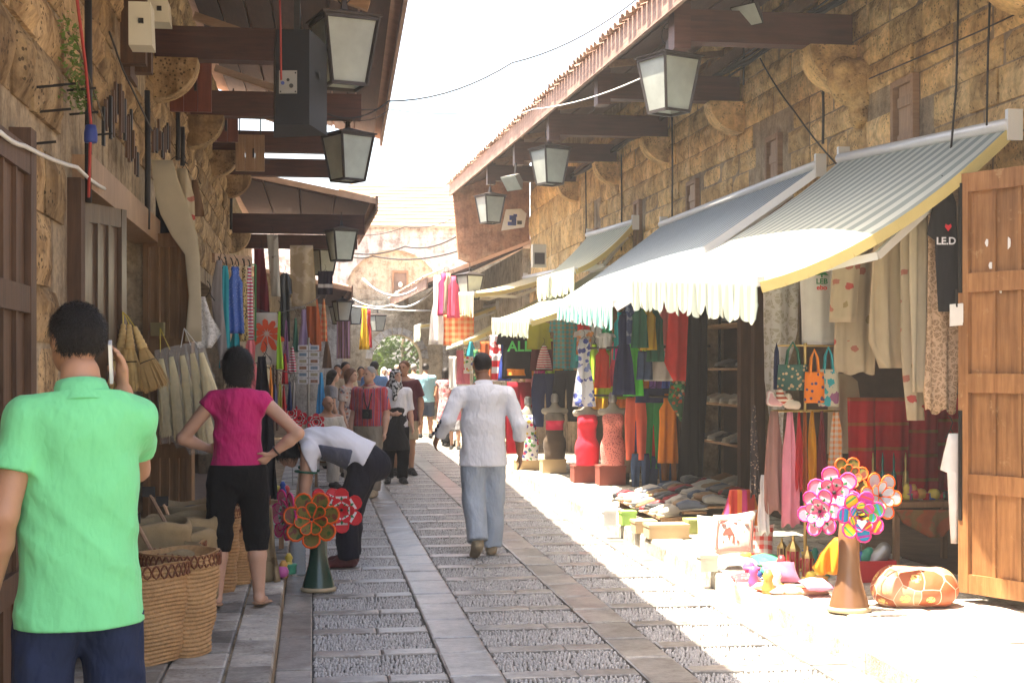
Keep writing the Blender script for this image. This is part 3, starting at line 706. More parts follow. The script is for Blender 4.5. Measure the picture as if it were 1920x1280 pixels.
for i in range(rows):                                  # hipped roof laid in rows
    t0, t1 = i/rows, (i+1.12)/rows; mb = MB()
    def xx(t): return (-.6+1.9*t, 6.6-2.3*t)
    a, b = xx(t0), xx(t1); y0, y1 = YE-.4+3.4*t0, YE-.4+3.4*t1; z0, z1 = 6.02+1.75*t0, 6.02+1.75*t1
    mb.hexa([(a[0], y0, z0), (a[1], y0, z0), (b[1], y1, z1-.03), (b[0], y1, z1-.03), (a[0], y0, z0+.07), (a[1], y0, z0+.07), (b[1], y1, z1+.02), (b[0], y1, z1+.02)])
    mb.build('tile_course', m_paletile, GB)
boxes('roof_core', m_paletile, GB, [(1.4, 4.2, YE+3.1, YE+6, 5, 7.72)])
# lower shop rows between the beamed roofs and the gate
def low_row(name, label, X, sgn, y0, y1, h, eave, ez, wz, mat, group=None):
    t = thing(name, label, 'building', (X, (y0+y1)/2, 0)); a, b = (X, X-3.5) if sgn < 0 else (X, X+3.5)
    boxes('wall', mat, t, [(min(X, X+sgn*.4), max(X, X+sgn*.4), y0, y1, 0, h), (min(X+sgn*.41, X+sgn*5), max(X+sgn*.41, X+sgn*5), y0, y0+.3, 0, h+.5)])
    ro = roof(t, y0-.05, y1, (eave, ez), (eave, ez+.25), X, wz-ez, (X+sgn*3.5, 0), sgn, 4)
    return t
L2 = low_row('stone_building', 'low tiled shop row past the tall dark roof, hung with tablecloths', -1.3, -1, 22.1, 31, 4.5, .88, 4.12, 4.55, m_far)
beam(L2, -1.28, .8, 22.4, 3.86, .14, .3); beam(L2, -1.28, .8, 26, 3.9, .14, .25); corbel(L2, -1.28, 1, 22.4, 3.70, .9)
L3 = low_row('stone_building', 'small far shop row under pink tiles beside the gate', -.9, -1, 31.2, 44.9, 3.6, .75, 3.25, 3.6, m_far)
R2 = low_row('stone_building', 'far shop row under a low sagging tile roof beyond the pink gable', 4.5, 1, 30.4, 44.8, 4.2, 2.45, 3.40, 4.2, m_far)
mb = MB(); mb.poly([(2.93, 30.0, 5.5), (3.06, 30.0, 3.95), (3.3, 30.0, 3.85), (4.58, 30.0, 4.35), (4.58, 30.0, 6.0)], (0, .18, 0)); mb.build('gable', m_plaster, RB)
boxes('door', m_darkdoor, L3, [(-.89, -.85, 32+k*2.1, 33+k*2.1, .1, 2.3) for k in (0,)])
boxes('door', m_darkdoor, L3, [(-.89, -.85, 35, 36, .1, 2.3)])
boxes('door', m_browndoor, R2, [(4.44, 4.49, 30, 31.4, .1, 2.4)])
# ================================================================ lanterns under the eaves
m_frost = M('frosted_glass', (.60, .63, .58), rough=.18, var=.3, vs=5, bmp=.03, spec=.6, trans=.5)
m_lampiron = M('lantern_iron', (.055, .045, .042), rough=.5, var=.3, metal=.5)
m_bulb = M('dusty_bulb', (.75, .74, .70), rough=.3, var=.05, bmp=0)
def lantern(top, rot, label, rod=.3, s=1.0, parts=True):
    top = V(top); H, a, b = .45*s, .19*s, .125*s
    t = thing('street_lantern', label, 'lantern', top-V((0, 0, H)), 'glass lanterns under the eaves')
    def c(k, r, z): w = rot+math.pi/4+k*math.pi/2; return top+V((math.cos(w)*r*1.414, math.sin(w)*r*1.414, z))
    mb = MB()
    for k in range(4):
        mb.bar(c(k, a, 0), c(k, b, -H), .022*s, .022*s); mb.bar(c(k, a, 0), c(k+1, a, 0), .02*s, .028*s); mb.bar(c(k, b, -H), c(k+1, b, -H), .02*s, .024*s)
    mb.build('frame', m_lampiron, t)
    for k in range(4):
        p = [c(k, a*.97, -.01*s), c(k+1, a*.97, -.01*s), c(k+1, b*.97, -H+.01*s), c(k, b*.97, -H+.01*s)]
        n = (p[1]-p[0]).cross(p[2]-p[0]).normalized()*.004; mb = MB(); mb.poly(p, n); mb.build('pane', m_frost, t)
    mb = MB(); mb.lathe([(a*1.60, .012*s), (a*1.62, .024*s), (a*.8, .055*s), (.03*s, .085*s), (.02*s, .17*s)], 4, top, rot=rot+math.pi/4)
    mb.build('cap', m_lampiron, t)
    mb = MB(); mb.tube([top+V((0, 0, .16*s)), top+V((0, 0, rod))], .008, 6); mb.build('hanger', m_lampiron, t)
    if parts:
        mb = MB(); mb.lathe([(.012, -.30), (.03, -.27), (.036, -.22), (.028, -.16), (.016, -.12), (.016, 0)], 10, top); mb.build('bulb', m_bulb, t, True)
        mb = MB(); mb.tube([top+V((.06*math.cos(q), .02*math.sin(q*2), .22+.09*math.sin(q))) for q in np.linspace(0, 9, 22)]+[top+V((.3, .1, .3))], .006, 5); mb.build('loose_wire', m_cable, t, True)
for (x, y, D, rot, rod, lab) in ((645, 42, 10.0, .28, .55, 'large frosted lantern beside the black loudspeaker'),
        (652, 256, 14.5, .55, .5, 'frosted lantern just under the end of the tall dark roof'),
        (640, 434, 22.0, .35, .3, 'frosted lantern below the corner of the low tiled roof'),
        (607, 470, 26.5, .5, .3, 'lantern half hidden behind the one at the low roof corner'),
        (642, 566, 34.0, .3, .3, 'pale far lantern under the pink tiles near the striped cloth'),
        (636, 576, 38.5, .6, .3, 'small far lantern hanging above the striped cloth'),
        (663, 576, 38.0, .4, .3, 'small far lantern next to the yellow dress'),
        (708, 592, 43.0, .5, .3, 'tiniest lantern hanging in front of the gate wall'),
        (1254, 112, 12.2, .42, .33, 'big frosted lantern hanging at the end of the nearest awning-side beam'),
        (1031, 281, 18.6, .40, .35, 'frosted lantern hanging past the second floodlight'),
        (919, 369, 24.5, .38, .3, 'frosted lantern in front of the pink gable with the poster'),
        (881, 517, 27.5, .5, .25, 'shaded lantern tucked behind the far yellow awning')):
    lantern(W(x, y, D), rot, lab, rod, parts=D < 20)

# ================================================================ loudspeaker, signboards, floodlights, poster, cables
m_speaker = M('black_cabinet', (.008, .008, .010), rough=.55, var=.2, bmp=.1)
c0 = W(548, 150, 9.4); t = thing('loudspeaker', 'black loudspeaker cabinet hung under the dark eave beside the lantern', 'loudspeaker', c0-V((0, 0, .32)))
hh = .31
def quadz(pts, z0, z1): return [(p[0], p[1], z0) for p in pts]+[(p[0], p[1], z1) for p in pts]
pl = [W(517, 0, 9.3), W(580, 0, 9.3), W(613, 0, 9.75), W(513, 0, 9.85)]
mb = MB(); mb.hexa(quadz(pl, c0.z-hh, c0.z+hh)); mb.build('cabinet', m_speaker, t)
a, b = W(523, 176, 9.29), W(557, 133, 9.29); nn = V((0, -1, 0)); mb = MB()
mb.hexa([(a.x, a.y-.012, a.z), (b.x, b.y-.012, a.z), (b.x, b.y-.002, a.z), (a.x, a.y-.002, a.z), (a.x, a.y-.012, b.z), (b.x, b.y-.012, b.z), (b.x, b.y-.002, b.z), (a.x, a.y-.002, b.z)])
pn = mb.build('connector_panel', m_greymetal, t)
for (x, y, r) in ((530, 156, .012), (540, 150, .010), (546, 161, .014), (526, 137, .005), (554, 137, .005), (526, 172, .005), (554, 172, .005)):
    p = W(x, y, 9.275); mb = MB(); mb.tube([p+V((0, .012, 0)), p-V((0, .006, 0))], r, 10); mb.build('socket', m_cable if x != 530 else MATS['blue_tape'], pn)
p = W(596, 142, 9.52); mb = MB(); mb.obox(p+V((.012, 0, 0)), (.004, .05, 0), (0, .004, 0), (0, 0, .02)); mb.build('handle', m_cable, t)
wire('wire', m_redcable, [W(527, 150, 9.24), W(526, 60, 9.26), W(524, -20, 9.3)], .007, t)
mb = MB(); mb.obox(c0+V((.03, .3, .42)), (.02, 0, 0), (0, .25, 0), (0, 0, .16)); mb.build('bracket', m_iron, t)
for (x0, x1, y0, y1, D, lab, mt) in ((318, 396, 105, 208, 12.1, 'red stained wooden signboard hung just behind the first dark beam', m_signred),
        (386, 446, 204, 265, 14.6, 'dark red signboard hung behind the second dark beam', m_signred), (441, 496, 252, 320, 17.0, 'greyish brown signboard hung against the bright sky gap', m_browndoor)):
    a, b = W(x0, y1, D), W(x1, y0, D); t = thing('hanging_signboard', lab, 'signboard', ((a.x+b.x)/2, a.y, a.z), 'wooden signboards under the dark eave')
    n = 3; w = (b.x-a.x)/n
    for k in range(n): boxes('plank', mt, t, [(a.x+k*w+.002, a.x+(k+1)*w-.002, a.y, a.y+.05+.004*(k % 2), a.z, b.z)])
    mb = MB(); mb.box((a.x+b.x)/2+.03, (a.x+b.x)/2+.05, a.y-.02, a.y-.002, (a.z+b.z)/2-.06, (a.z+b.z)/2+.05); mb.build('bolt', m_iron, t)
    for xx in (a.x+.05, b.x-.05): mb = MB(); mb.tube([(xx, a.y+.025, b.z-.01), (xx, a.y+.025, b.z+.22)], .008, 5); mb.build('hanger', m_iron, t)
for (x, y, D, s, lab) in ((1408, 22, 12.0, 1.0, 'dark floodlight under the eave by the big lantern'), (965, 338, 21.0, 1.25, 'grey floodlight under the eave before the pink gable')):
    p = W(x, y, D); t = thing('floodlight', lab, 'floodlight', p)
    d = V((-.5, -.35, -.45)).normalized(); sd = d.cross(V((0, 0, 1))).normalized(); u = sd.cross(d)
    mb = MB(); ps = []
    for q, (w, h) in ((0, (.06, .05)), (.13, (.13, .10))):
        for i, j in ((-1, -1), (1, -1), (1, 1), (-1, 1)): ps.append(p+d*(q-.06)*s+sd*w*i*s+u*h*j*s)
    mb.hexa(ps); mb.build('housing', m_lampiron if s == 1 else m_greymetal, t)
    mb = MB(); mb.obox(p+d*.073*s, sd*.12*s, u*.09*s, d*.004); mb.build('glass', m_frost, t)
    mb = MB(); mb.bar(p, p+V((.02, .02, .26)), .03, .02); mb.build('bracket', m_iron, t)
a, b = W(943, 432, 29.95), W(992, 388, 29.95); t = thing('poster', 'crumpled white poster with blue print stuck on the pink gable', 'poster', (a.x, 29.9, a.z))
mb = MB(); mb.poly([(a.x, 29.98, a.z+.02), (b.x-.05, 29.98, a.z+.1), (b.x, 29.98, b.z-.1), (b.x-.12, 29.98, b.z), (a.x+.1, 29.98, b.z-.02)], (0, -.02, 0)); mb.build('sheet', m_flake, t)
m_blueprint = M('blue_print', (.04, .08, .38), rough=.8)
for (u, v, w, h) in ((.45, .6, .07, .05), (.5, .45, .05, .08), (.42, .35, .09, .04), (.72, .4, .05, .04), (.55, .7, .04, .03)):
    mb = MB(); cx, cz = a.x+(b.x-a.x)*u, a.z+(b.z-a.z)*v; mb.box(cx-w, cx+w, 29.954, 29.958, cz-h, cz+h); mb.build('printed_mark', m_blueprint if u < .7 else m_cable, t)
p = W(1010, 480, 25.0); t = thing('meter_cabinet', 'small grey meter cabinet beside the pink gable', 'cabinet', p-V((0, 0, .2)))
boxes('housing', m_cream, t, [(p.x-.12, p.x+.12, p.y-.1, p.y+.1, p.z-.2, p.z+.2)]); boxes('window', m_lampiron, t, [(p.x-.09, p.x+.09, p.y-.11, p.y-.101, p.z-.15, p.z+.05)])
for (lab, mat_, r, sag, pts) in (
        ('thin black cable slung high across the bright sky', m_cable, .008, .10, [W(612, 213, 14), W(728, 190, 14.5), W(960, 118, 15), W(1200, -6, 15.5)]),
        ('second thin cable crossing the sky below the first', m_cable, .005, .10, [W(640, 215, 16), W(730, 205, 17), W(1000, 190, 18), W(1205, 145, 18)]),
        ('pale wire along the eave boards to the big lantern', m_whitecable, .007, .05, [W(840, 235, 19), W(1000, 205, 16), W(1200, 148, 13), W(1262, 90, 12.3)]),
        ('black cable strung low before the gate wall arch', m_cable, .022, .15, [W(640, 470, 40), W(760, 462, 38), W(862, 440, 34)]),
        ('second black cable strung under the first before the gate wall', m_cable, .022, .15, [W(628, 465, 40), W(700, 480, 39), W(862, 470, 35)]),
        ('sagging pale light string slung between the far eaves', m_whitecable, .028, .42, [W(680, 522, 34), W(806, 520, 33)]),
        ('slack pale light string below the higher one', m_whitecable, .028, .2, [W(634, 540, 34), W(735, 572, 34), W(815, 540, 33)]),
        ('pale cord stretched low across the far street', m_whitecable, .018, .05, [W(650, 572, 36), W(815, 582, 35)]),
        ('thin cord before the pale far tile roof', m_cable, .012, .1, [W(665, 440, 42), W(760, 425, 40), W(850, 410, 36)])):
    wire('overhead_cable', mat_, pts, r, None, 5, sag, 9, label=lab, cat='cable', group='cables strung over the street')

# ================================================================ awnings
def awn_mat(name, c1, c2, f): return M(name, c1, rough=.85, var=.10, vs=3, bmp=.08, bs=150, pat='su', ps=f, col2=c2, coord='UV', trans=.40, thr=.5)
m_awnA = awn_mat('grey_green_stripe', (.66, .68, .61), (.37, .42, .38), 6.0)
m_awnB = awn_mat('blue_grey_stripe', (.54, .60, .62), (.26, .33, .37), 6.5)
m_awnC = awn_mat('cream_green_stripe', (.70, .69, .56), (.46, .52, .42), 5.0)
m_awnD = awn_mat('yellow_stripe', (.68, .58, .30), (.58, .56, .48), 4.0)
m_val = awn_mat('teal_white_valance', (.70, .74, .72), (.10, .36, .36), 13.0)
m_alu = M('white_aluminium', (.70, .70, .68), rough=.4, var=.08, metal=.2, bmp=.02)
m_yell = M('yellow_lining', (.72, .60, .26), rough=.9, var=.1, trans=.3, bmp=.05)
def awning(label, r0, r1, b0, b1, mat_, val=.28, tooth=.17, sag=.06, edge=True, nx=40, hemm=None, valm=None):
    """r0, r1 the roller ends on the wall (far, near); b0, b1 the front bar ends (far, near)"""
    r0, r1, b0, b1 = V(r0), V(r1), V(b0), V(b1); t = thing('striped_awning', label, 'awning', (r0+r1)/2, 'striped awnings over the shop fronts')
    mb = MB(); ny = 10; L = (r1-r0).length; S = (b0-r0).length; vs = []; uv = []
    for lay_ in (0, 1):
        for j in range(ny+1):
            v = j/ny
            for i in range(nx+1):
                u = i/nx; p = r0.lerp(r1, u).lerp(b0.lerp(b1, u), v)
                p.z -= sag*4*v*(1-v)*(.6+.7*abs(2*u-1)**3) - .008*math.sin(u*7+v*5)*math.sin(v*3.14) + .012*lay_
                vs.append(p); uv.append((u*L, v*S))
    n1 = (nx+1)*(ny+1)
    fs = [(j*(nx+1)+i, (j+1)*(nx+1)+i, (j+1)*(nx+1)+i+1, j*(nx+1)+i+1) for j in range(ny) for i in range(nx)]
    fs += [tuple(n1+k for k in reversed(f)) for f in fs]
    mb.add(vs, fs, uv); mb.build('canopy', mat_, t, True)
    mb = MB(); mb.tube([r0+V((0, 0, .02)), r1+V((0, 0, .02))], .045, 10); mb.build('roller', m_alu, t, True)
    mb = MB(); mb.bar(b0, b1, .05, .06); mb.build('front_bar', m_alu, t)
    d = (b1-b0); Lb = d.length; k = max(3, int(Lb/tooth)); mb = MB(); n = 10; vs = []; uv = []
    out = V((-.03, 0, 0))
    for i in range(k*n+1):
        u = i/(k*n); ph = (i % n)/n; drop = val*(.60+.40*abs(math.sin(math.pi*ph))**.35)*(1+.05*math.sin(i//n*2.3))
        p = b0+d*u+out; w = .012*math.sin(u*Lb*21)+.008*math.sin(u*Lb*47)
        for q, (z, ww) in enumerate(((-.02, 0), (-val*.5, .5), (-drop, 1))):
            vs.append(p+V((w*ww, 0, z))); uv.append((u*Lb, -z))
    m = k*n+1; off = len(vs); vs += [v+V((.006, 0, 0)) for v in vs]; uv = uv*2
    fs = []
    for i in range(m-1):
        for q in (0, 1): fs.append((i*3+q, (i+1)*3+q, (i+1)*3+q+1, i*3+q+1)); fs.append(tuple(off+x for x in reversed(fs[-1])))
    mb.add(vs, fs, uv); mb.build('valance', valm or mat_, t, True)
    for u in (.12, .88):
        a, b = r0.lerp(r1, u)-V((0, 0, .16)), b0.lerp(b1, u)-V((0, 0, .04)); e = a.lerp(b, .5)+V((0, (.25 if u < .5 else -.25), -.07-sag*1.6))
        mb = MB(); mb.bar(a, e, .035, .05); mb.bar(e, b, .035, .05); mb.build('folding_arm', m_alu, t)
    if edge:
        mb = MB(); pts = [r1.lerp(b1, v)-V((0, 0, sag*4*v*(1-v)*1.3+.02)) for v in np.linspace(0, 1, 12)]
        for a, b in zip(pts, pts[1:]): mb.bar(a-V((0, 0, .02)), b-V((0, 0, .02)), .012, .07)
        mb.build('hem', hemm or m_yell, t)
    for rr_ in (r0, r1): mb = MB(); mb.obox(rr_+V((.03, 0, .02)), (.05, 0, 0), (0, .02, 0), (0, 0, .10)); mb.build('wall_bracket', m_alu, t)
awning('broad grey and white striped awning beside the orange wooden door', WX(1575, 302, 4.42), WX(1893, 240, 4.42), WX(1188, 522, 2.8), WX(1427, 527, 2.8), m_awnA, .27, sag=.11)
awning('blue grey striped awning over the shoe shop and hanging trousers', WX(1240, 424, 4.42), WX(1532, 314, 4.42), V((3.2, 18.4, 2.5)), V((2.74, 12.75, 2.21)), m_awnB, .24, .15, .02, hemm=m_alu, valm=m_val)
awning('cream striped awning over the dress forms', V((4.4, 22.2, 3.15)), V((4.4, 18.7, 3.0)), WX(925, 599, 2.78), WX(996, 601, 2.83), m_awnC, .24)
awning('half rolled cream awning set above the one over the dress forms', V((4.4, 22.6, 3.75)), V((4.4, 19.3, 3.62)), WX(1010, 524, 3.5), WX(1080, 504, 3.53), m_awnC, .34)
awning('yellow edged awning beyond the dress forms', V((4.4, 29.6, 3.5)), V((4.4, 25.2, 3.35)), WX(845, 551, 2.81), WX(891, 549, 2.81), m_awnD, .42)
awning('low slanting cream awning below the yellow edged one', V((4.4, 27.6, 3.0)), V((4.4, 25.4, 2.9)), W(838, 652, 27.6), W(870, 640, 25.6), m_awnC, .05, .115, .02)
awning('short pale awning at the far gate wall', V((4.45, 37, 3.2)), V((4.45, 34.5, 3.15)), W(778, 612, 37.2), W(790, 608, 34.8), m_awnC, .4)

# ================================================================ greenery
m_leaf = M('leaf_green', (.07, .12, .03), rough=.6, var=.4, vs=3, bmp=0, trans=.35, coord='World')
m_leaf2 = M('leaf_bright', (.14, .22, .05), rough=.6, var=.4, vs=3, bmp=0, trans=.35, coord='World')
m_bark = M('bark', (.12, .09, .06), rough=.9, var=.4, bmp=.5)
def leaves(mb, c, r, n, size, rg):
    for _ in range(n):
        d = V((rg.gauss(0, 1), rg.gauss(0, 1), rg.gauss(0, 1))).normalized()*(rg.random()**.4)
        p = c+V((d.x*r[0], d.y*r[1], d.z*r[2])); a = V((rg.gauss(0, 1), rg.gauss(0, 1), rg.gauss(0, .6))).normalized(); b = a.cross(V((rg.random(), rg.random(), 1))).normalized()
        s = size*rg.uniform(.6, 1.4); mb.add([p-a*s, p+b*s*.45, p+a*s, p-b*s*.45], [(0, 1, 2, 3)])
def tree(x, y, h, r, label, mat_, seed):
    rg = random.Random(seed); t = thing('garden_tree', label, 'tree', (x, y, -.05), 'trees beyond the gateway')
    mb = MB(); mb.tube([(x, y, -.06), (x+.05, y, h*.3), (x-.08, y, h*.55), (x, y, h*.8)], [.14, .11, .08, .04], 8); tr = mb.build('trunk', m_bark, t, True)
    for k in range(5):
        a = rg.uniform(0, 6.28); mb = MB(); mb.tube([(x, y, h*(.35+.08*k)), (x+math.cos(a)*r*.5, y+math.sin(a)*r*.5, h*(.55+.07*k)), (x+math.cos(a)*r*.8, y+math.sin(a)*r*.8, h*(.62+.07*k))], [.05, .035, .015], 6); mb.build('limb', m_bark, tr, True)
    mb = MB()
    for k in range(60):
        a = rg.uniform(0, 6.28); q = 1.25*r*rg.random()**.5; leaves(mb, V((x+math.cos(a)*q, y+math.sin(a)*q, h*rg.uniform(.22, 1.0))), (r*.25, r*.25, r*.2), 60, .10, rg)
    mb.build('crown', mat_, t)
tree(1.7, 50.5, 3.6, 1.3, 'bright green tree filling the gateway beside its shaded post', m_leaf2, 1)
tree(3.4, 53, 4.2, 1.6, 'darker green tree seen through the gateway behind the bright one', m_leaf, 2)
tree(.4, 54, 4.0, 1.5, 'leafy tree mostly hidden by the gateway jamb', m_leaf2, 3)
rg = random.Random(5); t = thing('wall_plant', 'scrubby green plant rooted in the stone wall by the red wire', 'plant', WX(135, 100, XL+.05))
mb = MB()
for (x, y, n, rr) in ((128, 60, 60, .10), (132, 110, 90, .11), (145, 150, 120, .11), (148, 185, 70, .07), (112, 168, 14, .05), (168, 175, 30, .06)):
    leaves(mb, WX(x, y, XL+.07), (.05, rr, rr*1.15), n, .016, rg)
mb.build('foliage', m_leaf2, t)
for k in range(6): mb = MB(); p = WX(125+k*8, 60+k*22, XL+.02); mb.tube([p, p+V((.05, .01, -.05)), p+V((.08, .03, -.16))], .004, 4); mb.build('stem', m_bark, t)
# ================================================================ cloth that hangs
RIGHTV = V((CT, -ST, 0)); TOCAM = V((-ST, -CT, 0))
TEE = [(0, .36, .64), (.02, .24, .76), (.10, .05, .95), (.30, 0, 1), (.305, .17, .83), (1, .14, .86)]
TANK = [(0, .30, .70), (.13, .30, .70), (.24, .10, .90), (.4, .12, .88), (1, .02, .98)]
DRESS = [(0, .32, .68), (.10, .24, .76), (.36, .27, .73), (.6, .12, .88), (1, 0, 1)]
SHEET = [(0, 0, 1), (.5, .02, .99), (1, 0, 1)]
SCARF = [(0, .38, .62), (.2, .26, .74), (.6, .10, .92), (1, 0, 1)]
SHORTS = [(0, .12, .88), (.3, .05, .95), (1, 0, 1)]
LONGT = [(0, .34, .66), (.02, .22, .78), (.08, .10, .90), (.62, 0, 1), (.625, .2, .8), (1, .16, .84)]
PANTS = 'pants'
def cloth_mesh(mb, o, du, dz, n, w, h, prof, folds, amp, thick, ph, nx=16, u0=0., u1=1., wave=0.):
    rows = []
    for (t0, l0, r0), (t1, l1, r1) in zip(prof, prof[1:]):
        k = max(1, int((t1-t0)*14))
        for i in range(k): q = i/k; rows.append((t0+(t1-t0)*q, l0+(l1-l0)*q, r0+(r1-r0)*q))
    rows.append(prof[-1]); vs = []; uv = []; m = len(rows)
    for s in (-1, 1):
        for (t, l, r) in rows:
            for i in range(nx+1):
                q = i/nx; u = l+(r-l)*q; e = math.sin(math.pi*q)**.5
                off = amp*(.25+.75*t**.6)*(math.sin(folds*6.283*u+ph+.9*math.sin(t*3+ph))+.45*math.sin(folds*14.1*u+2*ph+2.2*t))
                zj = wave*math.sin(folds*6.283*u+ph)*(t > .95)
                p = o+du*(u-.5)*w-dz*(t*h-zj)+n*(off+s*thick*.5*e)
                vs.append(p); uv.append((u*w, -t*h))
    L = (nx+1)*m; fs = []
    for j in range(m-1):
        for i in range(nx):
            a = j*(nx+1)+i; f = (a, a+1, a+nx+2, a+nx+1); fs.append(tuple(L+x for x in f)); fs.append(tuple(reversed(f)))
    for j in range(m-1):
        for i in (0, nx):
            a = j*(nx+1)+i; b = a+nx+1; fs.append((a, b, L+b, L+a) if i == 0 else (b, a, L+a, L+b))
    for i in range(nx): a = (m-1)*(nx+1)+i; fs.append((a, L+a, L+a+1, a+1) if False else (a+1, a, L+a, L+a+1))
    for i in range(nx): fs.append((i, i+1, L+i+1, L+i))
    mb.add(vs, fs, uv)
_ph = [0]
def hang(name, label, cat, x0, x1, y0, y1, D, prof, mt, folds=2.5, amp=.018, thick=.025, yaw=0., hanger=True, group=None, wave=.0, rod=None):
    _ph[0] += 1.7
    w = (x1-x0)*D/FOC/max(.3, math.cos(yaw)); h = (y1-y0)*D/FOC; top = W((x0+x1)/2, y0, D)
    du = (Matrix.Rotation(yaw, 3, 'Z') @ RIGHTV); n = (Matrix.Rotation(yaw, 3, 'Z') @ TOCAM); dz = V((0, 0, 1))
    mb = MB(); nx = 16 if w > .2 else 10
    if prof == PANTS:
        for s, (l, r) in enumerate(((.02, .5), (.5, .98))):
            cloth_mesh(mb, top+n*.004*s, du, dz, n, w, h, [(0, .10 if s == 0 else .44, .56 if s == 0 else .90), (.32, l, r+.03 if s == 0 else r), (.4, l, r-.015) if s == 0 else (.4, l+.015, r), (1, l+.06, r-.06)], folds*.7, amp*.7, thick*1.6, _ph[0]+s, 8)
    else: cloth_mesh(mb, top, du, dz, n, w, h, prof, folds, amp, thick, _ph[0], nx, wave=wave)
    t = thing(name, label, cat, top-V((0, 0, h)), group)
    mb.build('cloth', mt, t, True)
    if hanger:
        mb = MB(); l = w*.22; pts = [top-du*l-V((0, 0, .03)), top+V((0, 0, .03)), top+du*l-V((0, 0, .03))]
        mb.tube(pts, .004, 5); mb.tube([top+V((0, 0, .03)), top+V((0, 0, .07))+du*.012, top+V((0, 0, .10)), top+V((0, 0, .115))-du*.015], .003, 5); mb.build('hanger', m_iron, t)
    t['_w'] = 0; del t['_w']
    return t, top, du, n
def letters(txt, parent, p, du, n, size, mt, name='lettering', up=V((0, 0, 1))):
    cu = bpy.data.curves.new('t', 'FONT'); cu.body = txt; cu.size = size; cu.extrude = .001; cu.align_x = 'CENTER'; cu.offset = size*.025
    ob = bpy.data.objects.new('t', cu); C.objects.link(ob); dg = bpy.context.evaluated_depsgraph_get(); me = bpy.data.meshes.new_from_object(ob.evaluated_get(dg))
    bpy.data.objects.remove(ob); me.materials.append(mt)
    o0 = ORG[parent.name]
    for v in me.vertices: q = V(p)+du*v.co.x+up*v.co.y+n*(v.co.z+.001); v.co = q-o0
    me.update(); return link(name, me, parent)
CEDAR = [(-.05, 0), (.05, 0), (.05, .15), (.42, .12), (.22, .32), (.36, .32), (.17, .52), (.28, .53), (.11, .72), (.17, .74), (0, 1), (-.17, .74), (-.11, .72), (-.28, .53), (-.17, .52), (-.36, .32), (-.22, .32), (-.42, .12), (-.05, .15)]
m_cedar = M('cedar_green', (.02, .20, .07), rough=.7, bmp=0)
def cedar(parent, p, du, up, n, s, name='cedar_emblem'):
    mb = MB(); mb.poly([V(p)+du*x*s+up*y*s for x, y in CEDAR], n*.0015); return mb.build(name, m_cedar, parent)
def F(name, c, **k): return fab(name, c, **k)
cream = F('cream_linen', (.54, .47, .34)); beige = F('beige_linen', (.50, .41, .28)); white = F('white_cotton', (.74, .73, .72)); black = F('black_cotton', (.014, .013, .015), trans=0)
red = F('red_cotton', (.50, .035, .04)); coral = F('coral_cotton', (.78, .20, .18)); pinkc = F('pink_cotton', (.78, .24, .34)); orange = F('orange_cotton', (.80, .26, .04)); rust = F('rust_cotton', (.42, .10, .03))
yellow = F('yellow_cotton', (.78, .48, .03)); lime = F('lime_cotton', (.42, .70, .06)); green = F('green_cotton', (.05, .34, .09)); dgreen = F('dark_green_cotton', (.035, .15, .10)); teal = F('teal_cotton', (.03, .34, .40))
blue = F('blue_satin', (.035, .10, .42), rough=.45, spec=.5); navy = F('navy_cotton', (.02, .03, .09), trans=0); denim = F('blue_denim', (.06, .10, .20), trans=0, var=.3); lilac = F('lilac_cotton', (.42, .32, .55)); maroon = F('maroon_cotton', (.16, .025, .03)); greyc = F('grey_jersey', (.28, .25, .24)); olive = F('olive_cotton', (.40, .37, .06)); mauve = F('dusty_mauve', (.36, .20, .17))
skyb = F('sky_blue_cotton', (.05, .35, .68)); brownc = F('brown_cloth', (.16, .09, .05))
stripeRW = F('red_white_stripe', (.60, .04, .12), pat='sv', ps=28, col2=(.75, .73, .72)); leopard = F('spotted_print', (.55, .40, .18), pat='dots', ps=55, thr=.42, col2=(.06, .04, .03))
flor = F('floral_print', (.72, .70, .70), pat='floral', ps=16, thr=.42, cols=[(0, (.65, .05, .12)), (.35, (.10, .30, .10)), (.6, (.12, .12, .35)), (.8, (.7, .5, .1))])
flor2 = F('jungle_print', (.06, .16, .08), pat='floral', ps=22, thr=.45, cols=[(0, (.55, .12, .05)), (.35, (.10, .40, .14)), (.65, (.6, .5, .3)), (.8, (.05, .2, .3))])
blueflor = F('blue_flower_print', (.72, .74, .80), pat='floral', ps=13, thr=.46, cols=[(0, (.10, .14, .50)), (.4, (.25, .32, .65)), (.7, (.08, .10, .35))])
plaid = F('teal_plaid', (.05, .33, .40), pat='check', ps=16, thr=.55, col2=(.30, .22, .16)); redplaid = F('orange_plaid', (.70, .14, .05), pat='check', ps=9, thr=.5, col2=(.72, .42, .22))
lace = F('tan_lace', (.60, .42, .28), pat='lace', ps=26, thr=.09, col2=(.30, .19, .11)); emb = F('embroidered_linen', (.48, .40, .28), pat='floral', ps=9, thr=.24, cols=[(0, (.42, .08, .07)), (.45, (.30, .24, .12)), (.75, (.40, .16, .12))])
tulle = F('patterned_sheer', (.70, .67, .66), pat='lace', ps=9, thr=.10, col2=(.52, .48, .42)); redwov = F('red_woven', (.62, .03, .04), pat='sv', ps=5, thr=.86, col2=(.50, .13, .05)); orangedot = F('orange_lattice', (.75, .28, .08), pat='check', ps=24, thr=.5, col2=(.70, .62, .50))
stripelil = F('lilac_brown_stripe', (.34, .20, .28), pat='su', ps=14, col2=(.22, .12, .10)); crochet = F('pink_crochet', (.80, .26, .22), pat='dots', ps=46, thr=.34, col2=(.42, .10, .10)); sequin = F('blue_sequin', (.05, .14, .52), rough=.35, spec=.6, pat='dots', ps=70, thr=.2, col2=(.4, .5, .8))
G1 = 'clothes hanging along the dark eave side'; G2 = 'clothes hanging under the striped awnings'
